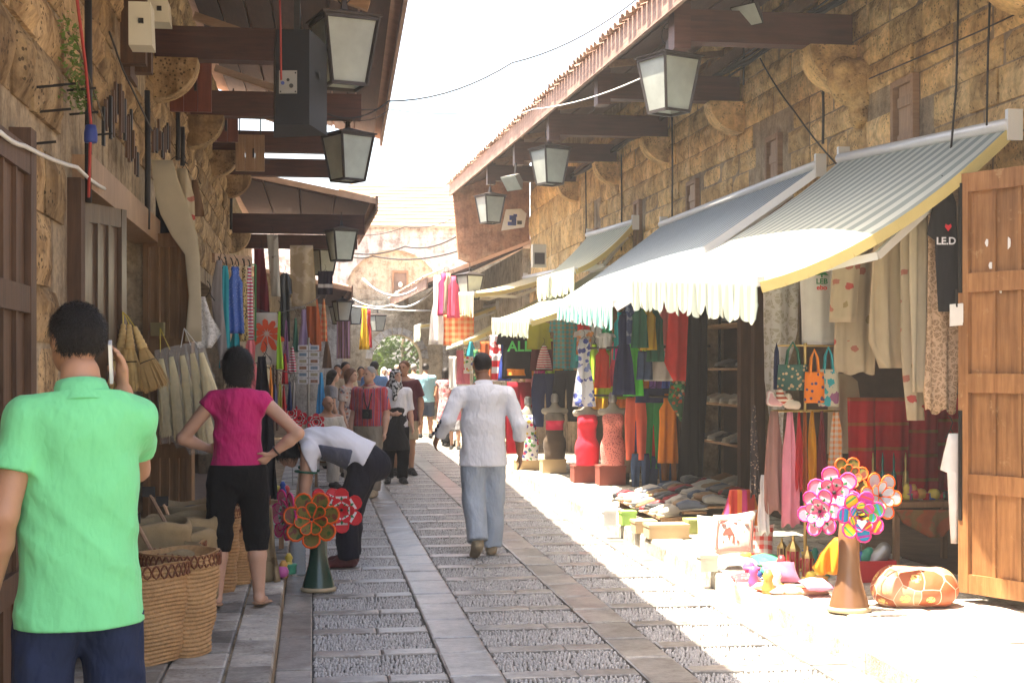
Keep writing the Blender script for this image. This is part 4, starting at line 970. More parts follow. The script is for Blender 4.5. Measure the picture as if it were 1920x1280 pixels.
# --- along the dark eave side
hang('hanging_tablecloth', 'long cream tablecloth slung from wall hangers over the open brown door', 'tablecloth', 284, 378, 300, 640, 10.40, [(0, .0, .42), (.1, .03, .52), (.2, .08, .66), (.3, .18, .80), (.42, .40, .92), (.52, .66, .96), (.75, .74, .99), (1, .66, 1)], cream, .9, .012, .02)
hang('hanging_tablecloth', 'short cream cloth with a small red motif behind the long tablecloth', 'tablecloth', 326, 366, 316, 450, 10.75, [(0, .1, .6), (.4, .3, .95), (1, .5, 1)], emb, 1.5, .02)
hang('hanging_cloth', 'small dark brown cloth hung against the wall by the cream cloth', 'cloth', 356, 384, 338, 406, 10.9, [(0, .1, .5), (1, .2, 1)], brownc, 1, .01)
hang('hanging_cloth', 'dark cloth tucked behind the long cream tablecloth', 'cloth', 292, 345, 330, 440, 10.85, SHEET, black, 1.5, .02)  # plain black cotton sheet
hang('lace_cloth', 'white scalloped lace cloth dangling beside the open brown door', 'lace cloth', 368, 416, 556, 652, 10.45, [(0, 0, .35), (.4, 0, .6), (.72, 0, 1), (.85, 0, .8), (1, .05, .6)], F('white_lace', (.70, .68, .66), pat='lace', ps=30, thr=.12, col2=(.45, .42, .40)), 2, .015)
hang('loose_blouse', 'grey brown loose top first on the clothes rail', 'top', 397, 428, 488, 690, 13.6, [(0, .3, .6), (.3, .0, .6), (.6, .2, .8), (1, .5, 1)], greyc, 1.5, .02, yaw=.5, group=G1)
hang('loose_blouse', 'turquoise sleeveless dress hanging next to the grey brown top', 'dress', 411, 433, 498, 690, 13.9, DRESS, teal, 2, .02, yaw=.6, group=G1)
hang('tank_blouse', 'shiny blue tank top hanging on the rail', 'top', 424, 458, 500, 625, 14.0, TANK, sequin, 2.5, .018, yaw=.3, group=G1)
hang('tank_blouse', 'turquoise slip peeking below the blue tank top', 'slip', 430, 452, 600, 664, 14.2, DRESS, teal, 2, .012, hanger=False, group=G1)
hang('tank_blouse', 'leopard spotted top hanging on the rail', 'top', 449, 465, 503, 640, 14.6, TANK, leopard, 1.5, .012, yaw=.5, group=G1)
hang('tank_blouse', 'red and white striped top at the end of the rail', 'top', 460, 475, 500, 638, 15.0, TANK, stripeRW, 1.5, .012, yaw=.5, group=G1)
t = thing('coat_rail', 'short wooden rail with hooks above the hanging tops', 'rail', W(425, 485, 13.9)); a, b = W(400, 483, 13.7), W(470, 490, 14.9)
mb = MB(); mb.bar(a, b, .03, .09); mb.build('board', m_rafter, t)
for k in range(6): p = a.lerp(b, .1+.16*k); mb = MB(); mb.tube([p+V((0, -.02, .02)), p+V((.02, -.05, .0)), p+V((.03, -.06, -.04)), p+V((.03, -.03, -.06))], .006, 5); mb.build('hook', m_iron, t)
hang('draped_skirt', 'coral pink ruffled skirt hanging below the tank tops', 'skirt', 452, 488, 638, 742, 13.0, DRESS, F('coral_pink', (.85, .24, .26)), 4, .02, hanger=False, group=G1)
hang('black_coat', 'long black robe hanging behind the pink shirt shopper', 'robe', 474, 522, 668, 935, 11.2, [(0, .2, .5), (.3, .05, .7), (1, .1, 1)], black, 3, .03, group=G1)
hang('hanging_cloth', 'dark red velvet cloth hanging from a wire hanger', 'cloth', 473, 506, 466, 592, 17.6, [(0, .1, .65), (.6, .1, .9), (1, .25, 1)], maroon, 2, .02, group=G1)
hang('hanging_cloth', 'off white printed cloth hanging next to the dark red velvet', 'cloth', 494, 526, 440, 556, 18.4, [(0, .2, .85), (1, .45, 1)], F('pale_print', (.50, .46, .38), pat='blotch', ps=9, thr=.64, col2=(.24, .20, .16)), 1.5, .012, group=G1)
hang('black_jacket', 'shiny black jacket hanging beside the off white cloth', 'jacket', 520, 548, 512, 640, 18.6, TEE, F('black_vinyl', (.015, .015, .017), rough=.25, spec=.6, trans=0), 2.5, .02, group=G1)
hang('hanging_tablecloth', 'beige fringed tablecloth hanging under the low tiled roof', 'tablecloth', 541, 593, 460, 574, 21.4, [(0, .05, .88), (.5, .06, .96), (1, .1, 1)], F('beige_cutwork', (.46, .35, .21), pat='blotch', ps=5, thr=.56, col2=(.58, .47, .32)), 1.4, .015, group=G1)
hang('printed_sheet', 'white sheet printed with one big red flower', 'sheet', 475, 527, 586, 684, 15.6, [(0, .05, .85), (.5, .0, .95), (1, .12, 1)], F('sheet_white', (.60, .56, .50)), 1.2, .01, hanger=False)
fl = [o for o in C.objects if o.name.startswith('printed_sheet')][0]; pr = F('flower_red', (.78, .12, .05)); ctr = W(500, 625, 15.48)
for k in range(9):
    a = k*.7+.3; d = RIGHTV*math.cos(a)+V((0, 0, 1))*math.sin(a); sd = RIGHTV*-math.sin(a)+V((0, 0, 1))*math.cos(a); L = .17*(1.25 if math.sin(a) < 0 else .95)
    mb = MB(); mb.poly([ctr+d*.02+TOCAM*.001*k, ctr+d*L*.5+sd*.035+TOCAM*.001*k, ctr+d*L*.9+sd*.028+TOCAM*.001*k, ctr+d*L+TOCAM*.001*k, ctr+d*L*.85-sd*.03+TOCAM*.001*k, ctr+d*L*.45-sd*.03+TOCAM*.001*k], TOCAM*.001); mb.build('printed_petal', pr, fl)
hang('scarf', 'lime green scarf beside the flower sheet', 'scarf', 517, 532, 584, 692, 15.2, [(0, .3, .6), (.4, .2, .6), (.8, .1, .9), (1, .1, 1)], lime, 1.5, .015, group=G1)
hang('dress', 'rust orange dress hanging under the low tiled roof', 'dress', 567, 602, 560, 658, 21.6, [(0, .2, .8), (.4, .2, .95), (.8, .3, 1), (1, .75, 1)], rust, 2.5, .03, group=G1)
hang('dress', 'pale lilac dress hanging behind the rust orange one', 'dress', 558, 584, 580, 652, 22.4, DRESS, lilac, 2, .02, group=G1)
hang('tee_shirt', 'dark shirt with a white hem hanging below the half hidden lantern', 'shirt', 596, 624, 508, 552, 25.8, SHEET, F('dark_white_hem', (.05, .045, .06), pat='sv', ps=2.3, thr=.32, cols=[(0, (.06, .05, .07)), (.3, (.70, .68, .70)), (.32, (.70, .68, .70)), (.45, (.05, .04, .06))]), 2, .02, group=G1)
hang('hanging_cloth', 'lilac and brown striped cloth hanging at the far shops', 'cloth', 631, 657, 576, 672, 35, SHEET, stripelil, 2.5, .03, group=G1)
hang('dress', 'bright yellow dress hanging alone before the gate', 'dress', 673, 693, 573, 655, 36.5, DRESS, yellow, 2.5, .04, group=G1)
hang('dress', 'thin red dress just behind the yellow one', 'dress', 686, 698, 580, 652, 37.2, DRESS, red, 2, .03, group=G1)
for (x0, x1, y0, y1, D, m_, lab) in ((489, 504, 682, 770, 14.6, F('red_yellow_scarf', (.50, .05, .04), pat='blotch', ps=14, thr=.5, col2=(.65, .35, .05)), 'red and yellow speckled scarf below the flower sheet'),
        (503, 512, 688, 760, 15.0, orange, 'orange scarf below the flower sheet'), (511, 521, 720, 775, 15.2, F('mixed_blue', (.10, .10, .20)), 'dark blue scarf hung low by the stalls'),
        (520, 530, 718, 778, 15.4, olive, 'olive scarf hung low by the stalls'), (527, 537, 722, 780, 15.6, red, 'red scarf hung low by the stalls'), (538, 548, 715, 770, 16, navy, 'navy scarf hung low by the stalls'),
        (546, 556, 712, 765, 16.4, greyc, 'grey scarf hung low by the stalls'), (531, 542, 600, 680, 18, F('purple_braid', (.26, .12, .24)), 'purple braided scarf under the black jacket'),
        (540, 556, 650, 700, 18.5, stripeRW, 'striped scarf next to the postcard rack'), (528, 540, 662, 720, 17.5, red, 'bright red beach wrap by the postcard rack'),
        (548, 560, 596, 660, 20, dgreen, 'dark green scarf above the postcard rack'), (530, 542, 570, 620, 19, maroon, 'maroon shawl under the black jacket'), (600, 614, 560, 640, 26, redplaid, 'small orange checked cloth behind the rust dress'), (604, 622, 640, 690, 27, brownc, 'brown bag cloth hanging at the dim far shop')):
    hang('scarf', lab, 'scarf', x0, x1, y0, y1, D, SCARF, m_, 1.5, .02, group=G1)
wire('clothes_line', m_cable, [W(470, 575, 15.6), W(530, 585, 16), W(600, 556, 22)], .006, None, 5, .03, 4, label='thin black clothes line carrying the scarves', cat='line')
wire('clothes_line', m_cable, [W(480, 680, 14.6), W(560, 700, 16.6)], .006, None, 5, .02, 4, label='low clothes line strung below the flower sheet', cat='line')
# postcard rack
p0 = W(578, 716, 20); t = thing('postcard_rack', 'white wire rack of picture postcards', 'rack', (p0.x, p0.y, 0)); m_card = M('card_white', (.70, .69, .72), rough=.6)
mb = MB(); mb.tube([(p0.x, p0.y+.03, 0), (p0.x, p0.y+.03, 2.05)], .02, 8); mb.build('pole', m_greymetal, t)
for r in range(6):
    for c in range(2):
        q = W(568+c*21, 652+r*12.5, 19.9-.02*(r % 2)); mb = MB(); mb.obox(q, RIGHTV*.07, TOCAM*.004, V((0, 0, .038))); cd = mb.build('postcard', m_card, t)
        mb = MB(); mb.obox(q+TOCAM*.006, RIGHTV*.05, TOCAM*.001, V((0, 0, .022))); mb.build('picture', [M('view_a', (.30, .16, .10), var=.6, vs=40), M('view_b', (.18, .26, .34), var=.6, vs=40), M('view_c', (.35, .32, .22), var=.6, vs=40)][(r+c) % 3], cd)
hang('folded_parasol', 'folded sky blue parasol leaning by the postcard rack', 'parasol', 592, 612, 698, 792, 20.5, SCARF, skyb, 3, .03, .06, hanger=False)
p = W(474, 566, 15.3); t = thing('garment_stand', 'tall green metal frame at the end of the clothes rail', 'frame', W(474, 640, 15.3)); a, b = W(468, 640, 15.3), W(479, 496, 15.3)
for q0, q1 in (((a.x, a.z), (a.x, b.z)), ((b.x, a.z), (b.x, b.z)), ((a.x, b.z), (b.x, b.z))): mb = MB(); mb.bar((q0[0], a.y, q0[1]), (q1[0], a.y, q1[1]), .018, .018); mb.build('bar', M('green_paint', (.05, .22, .08), rough=.5), t)

# --- brooms and bagged brooms on the open doors
m_straw = M('broom_straw', (.50, .34, .14), rough=.8, var=.4, vs=30, bmp=.2, coord='World'); m_straw2 = M('dark_straw', (.36, .23, .09), rough=.8, var=.4, vs=30, coord='World')
hook = W(230, 585, 7.7)
for i, (x0, y0, x1, y1, lab) in enumerate(((231, 607, 222, 730, 'straw hand broom hanging beside the phone hand'), (242, 608, 246, 733, 'middle straw hand broom of the three on the door'), (252, 612, 296, 728, 'straw hand broom splayed away from the other two'))):
    D = 7.7-.05*i; a, b = W(x0, y0, D), W(x1, y1, D); d = (b-a); L = d.length; d.normalize(); sd = d.cross(TOCAM).normalized(); rg = random.Random(i)
    t = thing('hand_broom', lab, 'broom', a, 'straw brooms hung by the door'); hp = a+d*L*.36; pts = []; rr = []
    for k in range(22): pts.append(a+d*L*.36*k/21); rr.append((.012+.018*(k/21))*(1.0 if k % 4 else .82))
    mb = MB(); mb.tube(pts, rr, 10); mb.build('handle', m_straw, t, True)
    mb = MB()
    for k in range(260):
        w, ang = rg.random()**.5, rg.uniform(0, 6.283); s0 = .022*w; s1 = .075*w
        o0 = hp+(sd*math.cos(ang)+TOCAM*math.sin(ang)*.7)*s0; o1 = hp+d*L*.64*rg.uniform(.88, 1.03)+(sd*math.cos(ang)+TOCAM*math.sin(ang)*.55)*s1
        mid = o0.lerp(o1, .5)+(sd*math.cos(ang)+TOCAM*math.sin(ang)*.6)*.008; mb.tube([o0, mid, o1], [.0022, .002, .0012], 3, False)
    mb.build('bristles', m_straw if i != 2 else m_straw2, t, kind='stuff')
    mb = MB(); c = hp+d*L*.2; mb.tube([c+(sd*math.cos(q)*.042+TOCAM*math.sin(q)*.03) for q in np.linspace(0, 6.283, 16)], .003, 4); mb.build('binding', m_cable, t)
    mb = MB(); mb.tube([a, hook.lerp(a, .4)+V((0, 0, .01)), hook], .003, 4); mb.build('string', M('yellow_string', (.65, .5, .08)), t)
def film(name):
    m, nt, b, out = start(name); tr = nt.nodes.new('ShaderNodeBsdfTransparent'); b.inputs['Roughness'].default_value = .12; b.inputs['Base Color'].default_value = (.8, .8, .78, 1); b.inputs['Specular IOR Level'].default_value = .8
    n = tex(nt, coords(nt, 'Object'), 'noise', 14, 4, .6, (1, 1, .35)); bump(nt, b, n.outputs[0], 1.0, .03)
    ms = nt.nodes.new('ShaderNodeMixShader'); ms.inputs[0].default_value = .15; nt.links.new(tr.outputs[0], ms.inputs[1]); nt.links.new(b.outputs[0], ms.inputs[2]); nt.links.new(ms.outputs[0], out.inputs[0]); return m
m_film = film('clear_film')
m_bagstraw = M('pale_straw', (.74, .62, .34), rough=.8, var=.3, vs=25, coord='World')
for i, (x0, y0, x1, y1, w) in enumerate(((300, 655, 318, 830, .075), (318, 650, 345, 838, .075), (338, 646, 372, 850, .08), (357, 642, 392, 850, .08), (374, 648, 404, 780, .07))):
    D = 10.35-.04*i; a, b = W(x0, y0, D), W(x1, y1, D); d = (b-a); L = d.length; d.normalize(); sd = d.cross(TOCAM).normalized()
    t = thing('bagged_broom', ['straw broom in clear film closest to the hand brooms', 'second film wrapped broom on the brown door', 'middle film wrapped broom on the brown door', 'film wrapped broom hanging in front of the shopper elbow', 'short film wrapped broom beside the shopper hair'][i], 'broom', a, 'film wrapped brooms on the brown door')
    rg = random.Random(i+50); mb = MB()
    for k in range(230):
        q, ang = rg.random()**.5, rg.uniform(0, 6.283); e = (sd*math.cos(ang)+TOCAM*math.sin(ang)*.6)*q
        mb.tube([a+d*L*.10+e*.015, a+d*L*.5+e*.045, a+d*L*rg.uniform(.85, .94)+e*.066], [.003, .003, .002], 3, False)
    mb.build('straw', m_bagstraw, t, kind='stuff')
    mb = MB(); n = 14; m = 12; vs = []
    for j in range(m):
        tq = j/(m-1); r = (w*.45+w*.6*tq)*(1 if tq < .93 else .75)*(1.0 if j else 1.25)
        for k in range(n):
            q = 6.283*k/n; jit = 1+.13*math.sin(k*2.9+j*1.7+i)+.07*math.sin(k*5+j*3.3); vs.append(a+d*L*tq+(sd*math.cos(q)+TOCAM*math.sin(q)*.65)*r*jit)
    mb.add(vs, [(j*n+k, j*n+(k+1) % n, (j+1)*n+(k+1) % n, (j+1)*n+k) for j in range(m-1) for k in range(n)]+[tuple(range((m-1)*n, m*n))]); mb.build('film', m_film, t, True)
    mb = MB(); mb.tube([a+d*.02, W(300 if i < 2 else 345, 615, D+.02)], .003, 4); mb.build('string', MATS['yellow_string'] if i < 2 else m_whitecable, t)

# --- baskets and sacks on the pavement
m_wick = M('woven_reed', (.44, .26, .12), rough=.75, var=.5, vs=45, bmp=.6, bs=120, coord='World'); m_wick2 = M('dark_reed', (.16, .055, .025), rough=.7, var=.3)
def basket(x, y, rt, rb, h, label, coils=24, z0=None, mat_=None):
    c = WZ(x, y, KZ); c.z = KZ; t = thing('woven_basket', label, 'basket', c, 'tall woven baskets on the pavement'); prof = []
    for k in range(coils+1):
        q = k/coils; r = rb+(rt-rb)*(1-(1-q)**1.7); prof += [(r, q*h-h/coils*.5*.98), (r+.007, q*h)]
    prof = [(.02, 0.002)]+[(r, max(.003, z)) for r, z in prof]+[(rt-.012, h), (rt-.02, h-.1), (.02, h-.1)]
    mb = MB(); mb.lathe(prof, 40, c); mb.v = [(v[0]+.006*math.sin(v[2]*31+v[1]*17), v[1]+.006*math.sin(v[2]*23+v[0]*19), v[2]+.006*math.sin(v[0]*14+v[1]*11)) for v in mb.v]; bo = mb.build('weave', mat_ or m_wick, t, True, auto=40)
    mb = MB(); mb.tube([c+V(((rt+.008)*math.cos(q), (rt+.008)*math.sin(q), h-.035+.032*math.sin(q*18))) for q in np.linspace(0, 6.2832, 150)], .0055, 4); mb.tube([c+V(((rt+.008)*math.cos(q), (rt+.008)*math.sin(q), h-.035-.032*math.sin(q*18))) for q in np.linspace(0, 6.2832, 150)], .0055, 4); mb.build('rim_stitching', m_wick2, t, True, kind='stuff')
    return t, c
basket(262, 1236, .245, .19, .51, 'big woven basket with zigzag rim closest to the mint shirt man')
basket(338, 1222, .20, .15, .53, 'woven basket half behind the big zigzag one')
basket(300, 1178, .25, .19, .50, 'wide woven basket at the back under the sacks')
basket(408, 1108, .145, .11, .56, 'slim woven basket seen between the shopper legs')
basket(442, 1094, .13, .10, .44, 'small woven basket tucked behind the shopper calf')
basket(470, 1050, .14, .11, .50, 'woven basket behind the shopper near the burlap drape')
m_burlap = M('burlap', (.30, .22, .12), rough=.95, var=.35, vs=16, bmp=.7, bs=160, coord='World'); m_spice = [M('dark_spice', (.06, .05, .04), var=.6, vs=60, bmp=.8, bs=90), M('herb_green', (.12, .12, .07), var=.6, vs=60, bmp=.8, bs=90), M('red_bark', (.16, .06, .035), var=.6, vs=60, bmp=.8, bs=90)]
for i, (x, y, D, r, lab) in enumerate(((300, 1036, 7.75, .22, 'rolled burlap sack with a wooden scoop standing behind the big basket'), (330, 1000, 8.3, .21, 'open burlap sack in the middle of the row'), (345, 975, 8.8, .21, 'burlap sack third along the door'), (362, 950, 9.4, .20, 'burlap sack furthest along by the shopper'), (285, 985, 8.0, .2, 'burlap sack half hidden by the mint shirt'))):
    c = W(x, y, D); zt = c.z; c.z = KZ; h = max(.3, zt-KZ); t = thing('burlap_sack', lab, 'sack', c, 'open burlap sacks of spices')
    prof = [(r*.8, 0), (r*.98, .08), (r, h*.6), (r*1.02, h-.06), (r*1.08, h-.02), (r*1.06, h+.02), (r*.98, h+.03), (r*.92, h), (r*.9, h-.05)]
    mb = MB(); mb.lathe(prof, 30, c, cap=False); mb.v = [(v[0]+.012*math.sin(v[2]*19+i+v[1]*15), v[1]+.012*math.sin(v[2]*22+v[0]*14+i), v[2]+.011*math.sin(v[0]*16+v[1]*17+i)*(v[2]-KZ)/h) for v in mb.v]; mb.build('sack', m_burlap, t, True)
    mb = MB(); mb.lathe([(r*.93, h-.05), (r*.6, h-.015), (r*.2, h+.01), (.005, h+.012)], 18, c, cap=False); mb.build('contents', m_spice[i % 3], t, True)
    if i in (0, 1, 4):
        p = c+V((.03*(i-1), -.05, h)); q = p+V((-.10 if i != 1 else -.07, .06, .17)); mb = MB(); mb.tube([p, q], .011, 6); sc_ = mb.build('scoop', m_rafter, t); mb = MB(); mb.obox(q+V((-.01, 0, .02)), (.035, 0, 0), (0, .008, 0), (0, 0, .028)); mb.build('price_card', m_cable, sc_)
# burlap drape with toys on the kerb end
c = W(505, 1090, 9.9); t = thing('burlap_drape', 'ragged burlap cloth covering a low stand at the pavement end', 'cloth', (c.x, c.y, KZ)); mb = MB()
cloth_mesh(mb, W(500, 950, 9.95), RIGHTV, V((0, 0, 1)), TOCAM, .20, .52, [(0, .1, .7), (.5, .05, .8), (1, 0, 1)], 2.5, .03, .05, 1.0); mb.build('cloth', F('burlap_cloth', (.32, .24, .14), pat='blotch', ps=7, thr=.6, col2=(.20, .14, .08)), t, True)
rgb = [(.6, .05, .06), (.05, .12, .45), (.7, .55, .1), (.05, .3, .2), (.7, .7, .7), (.45, .1, .3), (.05, .05, .06), (.55, .3, .08)]
m_toy = [M('toy_%s' % n, c_, rough=.35, var=.1, bmp=0) for n, c_ in zip(('red', 'blue', 'yellow', 'green', 'white', 'purple', 'black', 'amber'), rgb)]
tb = W(512, 905, 12.2); t = thing('trinket_table', 'low trinket table behind the bending woman', 'table', (tb.x-.1, tb.y, KZ)); boxes('table_blouse', m_browndoor, t, [(tb.x-.55, tb.x+.12, tb.y-.5, tb.y+.9, .50, .53)])
for dx, dy in ((-.5, -.45), (.08, -.45), (-.5, .85), (.08, .85)): boxes('leg', m_browndoor, t, [(tb.x+dx-.02, tb.x+dx+.02, tb.y+dy-.02, tb.y+dy+.02, KZ, .5)])
rg = random.Random(3)
def trinket(x, y, z, k, lab, s=1.0, grp='small trinkets on the low table'):
    P = V((x, y, z)); mb = MB(); kind = k % 4
    if kind == 0: mb.lathe([(.03*s, 0), (.034*s, .02*s), (.02*s, .06*s), (.028*s, .08*s), (.012*s, .11*s)], 10, P)
    elif kind == 1: mb.lathe([(.015*s, 0), (.04*s, .015*s), (.045*s, .045*s), (.03*s, .07*s), (.01*s, .075*s)], 10, P)
    elif kind == 2: mb.tube([P+V((-.06*s, 0, .02*s)), P+V((-.02*s, .01, .035*s)), P+V((.05*s, 0, .02*s))], [.014*s, .024*s, .012*s], 8)
    else: mb.lathe([(.04*s, 0), (.045*s, .01*s), (.045*s, .05*s), (.05*s, .055*s), (.05*s, .065*s)], 8, P)
    lab = '%s %s ' % (('red', 'blue', 'yellow', 'green', 'white', 'purple', 'black', 'amber')[(k*3+k//4) % 8], ('stem cup', 'round pot', 'spindle', 'lidded tin')[kind])+lab
    return mb.build('trinket', m_toy[(k*3+k//4) % 8], None, True, org=P, label=lab, cat='trinket', group=grp)
for k in range(26): trinket(tb.x-.5+rg.random()*.6, tb.y-.45+rg.random()*1.25, .531, k, 'on the low table behind the bending woman')
for k in range(7): trinket(W(522, 0, 10.2).x+rg.uniform(-.12, .1), W(522, 0, 10.2).y+rg.uniform(-.2, .3), KZ+.004, k+40, 'standing by the ragged burlap drape', 1.1, 'carved trinkets by the burlap drape')
# water bottle
m, nt, b, out = start('clear_plastic'); b.inputs['Base Color'].default_value = (.55, .68, .80, 1); b.inputs['Roughness'].default_value = .08; b.inputs['Transmission Weight'].default_value = .55; b.inputs['IOR'].default_value = 1.2; bump(nt, b, tex(nt, coords(nt, 'Object'), 'noise', 30, 3).outputs[0], .5, .01); m_pet = m
c = WZ(558, 1078, 0); mb = MB(); prof = [(.055, 0)]; 
for k in range(8): prof += [(.066, .02+k*.028), (.060, .034+k*.028)]
prof += [(.062, .25), (.03, .31), (.022, .33), (.022, .36)]
mb.lathe(prof, 14, c, rot=.4); mb.build('water_bottle', m_pet, None, True, org=c, label='big clear ridged water bottle standing behind the green pinwheel pot', cat='bottle')

# ================================================================ pinwheels
def pet_mat(name, c, **k): return M(name, c, rough=.5, bmp=0, spec=.4, trans=.25, **k)
m_camo = pet_mat('olive_camo', (.22, .20, .04), pat='blotch', ps=16, cols=[(.40, (.05, .12, .02)), (.44, (.20, .16, .03)), (.56, (.20, .16, .03)), (.60, (.20, .05, .03))]); m_rimO = pet_mat('orange_rim', (.95, .14, .015)); m_flagR = pet_mat('flag_red', (.72, .02, .035)); m_flagW = pet_mat('flag_white', (.80, .78, .80)); m_clear = pet_mat('silver_petal', (.45, .46, .52)); m_mag = pet_mat('magenta_rim', (.80, .05, .28)); m_pk = pet_mat('pink_petal', (.80, .30, .40))
m_rain = [pet_mat('rain_a', (.02, .35, .62)), pet_mat('rain_b', (.85, .62, .04)), pet_mat('rain_c', (.55, .05, .45)), pet_mat('rain_d', (.10, .45, .12)), pet_mat('rain_e', (.75, .08, .10))]
def teardrop(L, w, n=14):
    return [(L*(.5-.5*math.cos(t))*1.0, w*math.sin(t)*(.5-.5*math.cos(t))**.55) for t in [2*math.pi*k/n for k in range(n)]]
def pinwheel(t, c, nrm, r, style, rot=0., cnt=6, cone=.18):
    nrm = V(nrm).normalized(); u = nrm.cross(V((0, 0, 1))).normalized(); v = nrm.cross(u); v = -v
    def ring(R_, cn, off, lift, st, w):
        for k in range(cn):
            a = rot+off+6.2832*k/cn; d = (u*math.cos(a)+v*math.sin(a)+nrm*lift).normalized(); sd = nrm.cross(d).normalized(); nn = d.cross(sd).normalized()
            nn = nn if nn.dot(nrm) > 0 else -nn; o = c+d*R_*.08
            pts = [o+d*x+sd*y for x, y in teardrop(R_*.92, R_*w)]
            base = {'camo': m_camo, 'flag': m_flagR, 'clear': m_clear, 'rain': m_rain[k % 5], 'pinkflag': m_pk}[st]; rim = {'camo': m_rimO, 'flag': m_flagR, 'clear': m_rimO, 'rain': m_mag, 'pinkflag': m_mag}[st]
            mb = MB(); mb.poly(pts, nn*.0015); po = mb.build('petal', base, t)
            mb = MB(); mb.tube(pts+[pts[0]], R_*.042, 5, False); mb.build('rim', rim, po, True)
            if st in ('flag', 'pinkflag'):
                q = [(x, y) for x, y in teardrop(R_*.92, R_*w*.97, 24) if R_*.36 < x < R_*.60]; q = sorted(q, key=lambda z: math.atan2(z[1], z[0]-R_*.48))
                mb = MB(); mb.poly([o+d*x+sd*y+nn*.0025 for x, y in q], nn*.001); mb.build('white_band', m_flagW, po)
                cedar(po, o+d*R_*.37+nn*.0045, sd, d, nn, R_*.21)
            if st == 'rain':
                for j, (x0, x1) in enumerate(((.30, .48), (.60, .78))):
                    q = [(x, y) for x, y in teardrop(R_*.92, R_*w*.96, 28) if R_*x0 <= x <= R_*x1]; q = sorted(q, key=lambda z: math.atan2(z[1], z[0]-R_*(x0+x1)/2))
                    if len(q) > 2: mb = MB(); mb.poly([o+d*x+sd*y+nn*.0025 for x, y in q], nn*.001); mb.build('colour_band', m_rain[(k+j+1) % 5], po)
    ring(r, cnt, 0, cone, style, .40); ring(r*.66, cnt, math.pi/cnt, cone+.35, style, .38)
    mb = MB(); mb.lathe([(.004, -.004), (.012, 0), (.01, .012), (.002, .016)], 8, c+nrm*.02); mb.build('hub', m_cable, t, True)
def stand(x, y, z0, body, rimm, lab, h=.50, s=1.0):
    c = WZ(x, y, z0); c.z = z0; t = thing('flared_pot', lab, 'pot', c, 'flared pots holding pinwheels'); prof = [(.118, .03), (.112, .06), (.095, .12), (.073, .20), (.064, .27), (.062, .36), (.066, h), (.058, h), (.05, h-.1)]
    mb = MB(); mb.lathe([(r*s, q) for r, q in prof], 28, c, 1, .82, cap=False); mb.build('body', body, t, True)
    mb = MB(); mb.lathe([(.112*s, .002), (.128*s, .006), (.130*s, .026), (.117*s, .034)], 28, c, 1, .82); mb.build('sole', rimm, t, True); return c
m_rub = M('green_rubber', (.012, .05, .035), rough=.25, var=.15, spec=.5, bmp=.03, bs=8); m_rubb = M('brown_rubber', (.17, .085, .045), rough=.25, var=.15, spec=.5, bmp=.03, bs=8); m_solee = M('tan_sole', (.42, .34, .22), rough=.6)
c1 = stand(597, 1108, 0, m_rub, m_solee, 'dark green flared rubber pot holding flag pinwheels on the street')
for (x, y, D, n, r, st, rot, cnt, lab) in ((585, 975, 10.18, (-.15, -1, .25), .205, 'camo', .2, 7, 'olive camouflage pinwheel with orange rims in the green pot'), (641, 957, 10.28, (-.1, -1, .1), .16, 'flag', .5, 6, 'red flag pinwheel with cedar emblems in the green pot'),
        (540, 965, 10.3, (-1, -.55, .05), .19, 'pinkflag', .1, 6, 'pink flag pinwheel turned edge on in the green pot'), (612, 950, 10.5, (.2, -1, .6), .15, 'flag', 0, 6, 'red flag pinwheel mostly hidden behind the other two')):
    p = W(x, y, D); t = thing('pinwheel', lab, 'pinwheel', p, 'pinwheels in the flared pots'); pinwheel(t, p, n, r, st, rot, cnt)
    q = c1+V((0, 0, .42)); e = V(n).normalized(); mb = MB(); mb.tube([p-e*.02, p.lerp(q, .5)-e*.04, q], .004, 5); mb.build('stick', m_greymetal, t)
c2 = stand(1592, 1146, KZ, m_rubb, m_solee, 'brown flared pot holding rainbow pinwheels on the sunny pavement', .56, 1.06)
for (x, y, D, n, r, st, rot, cnt, lab) in ((1565, 925, 8.75, (-.5, -1, .15), .165, 'pinkflag', .3, 6, 'pink flag pinwheel in the brown pot'), (1540, 960, 8.7, (-.9, -.8, .0), .15, 'pinkflag', .9, 6, 'second pink flag pinwheel below the first in the brown pot'), (1590, 895, 8.9, (.0, -1, .3), .13, 'camo', .2, 7, 'small olive pinwheel at the top of the brown pot'),
        (1648, 930, 8.8, (.25, -1, .15), .15, 'clear', .15, 6, 'silver pinwheel with orange rims in the brown pot'), (1612, 968, 8.55, (.05, -1, .05), .155, 'rain', .1, 7, 'rainbow pinwheel with a bee at its middle')):
    p = W(x, y, D); t = thing('pinwheel', lab, 'pinwheel', p, 'pinwheels in the flared pots'); pinwheel(t, p, n, r, st, rot, cnt)
    q = c2+V((0, 0, .48)); e = V(n).normalized(); mb = MB(); mb.tube([p-e*.02, p.lerp(q, .5)-e*.04, q], .004, 5); mb.build('stick', m_greymetal, t)
    if st == 'rain':
        for k in range(4): mb = MB(); o = p+TOCAM*.04+V((-.01+.012*k, 0, .03-.012*k)); mb.lathe([(.006, -.008), (.02, -.004), (.02, .004), (.006, .008)], 10, o); mb.build('bee_ring', m_rain[1] if k % 2 else m_cable, t, True)
        mb = MB(); mb.poly([p+TOCAM*.05+RIGHTV*a_+V((0, 0, b_)) for a_, b_ in ((0, -.07), (.03, -.03), (.025, -.01), (0, -.02), (-.025, -.01), (-.03, -.03))], TOCAM*.003); mb.build('heart', m_flagW, t)

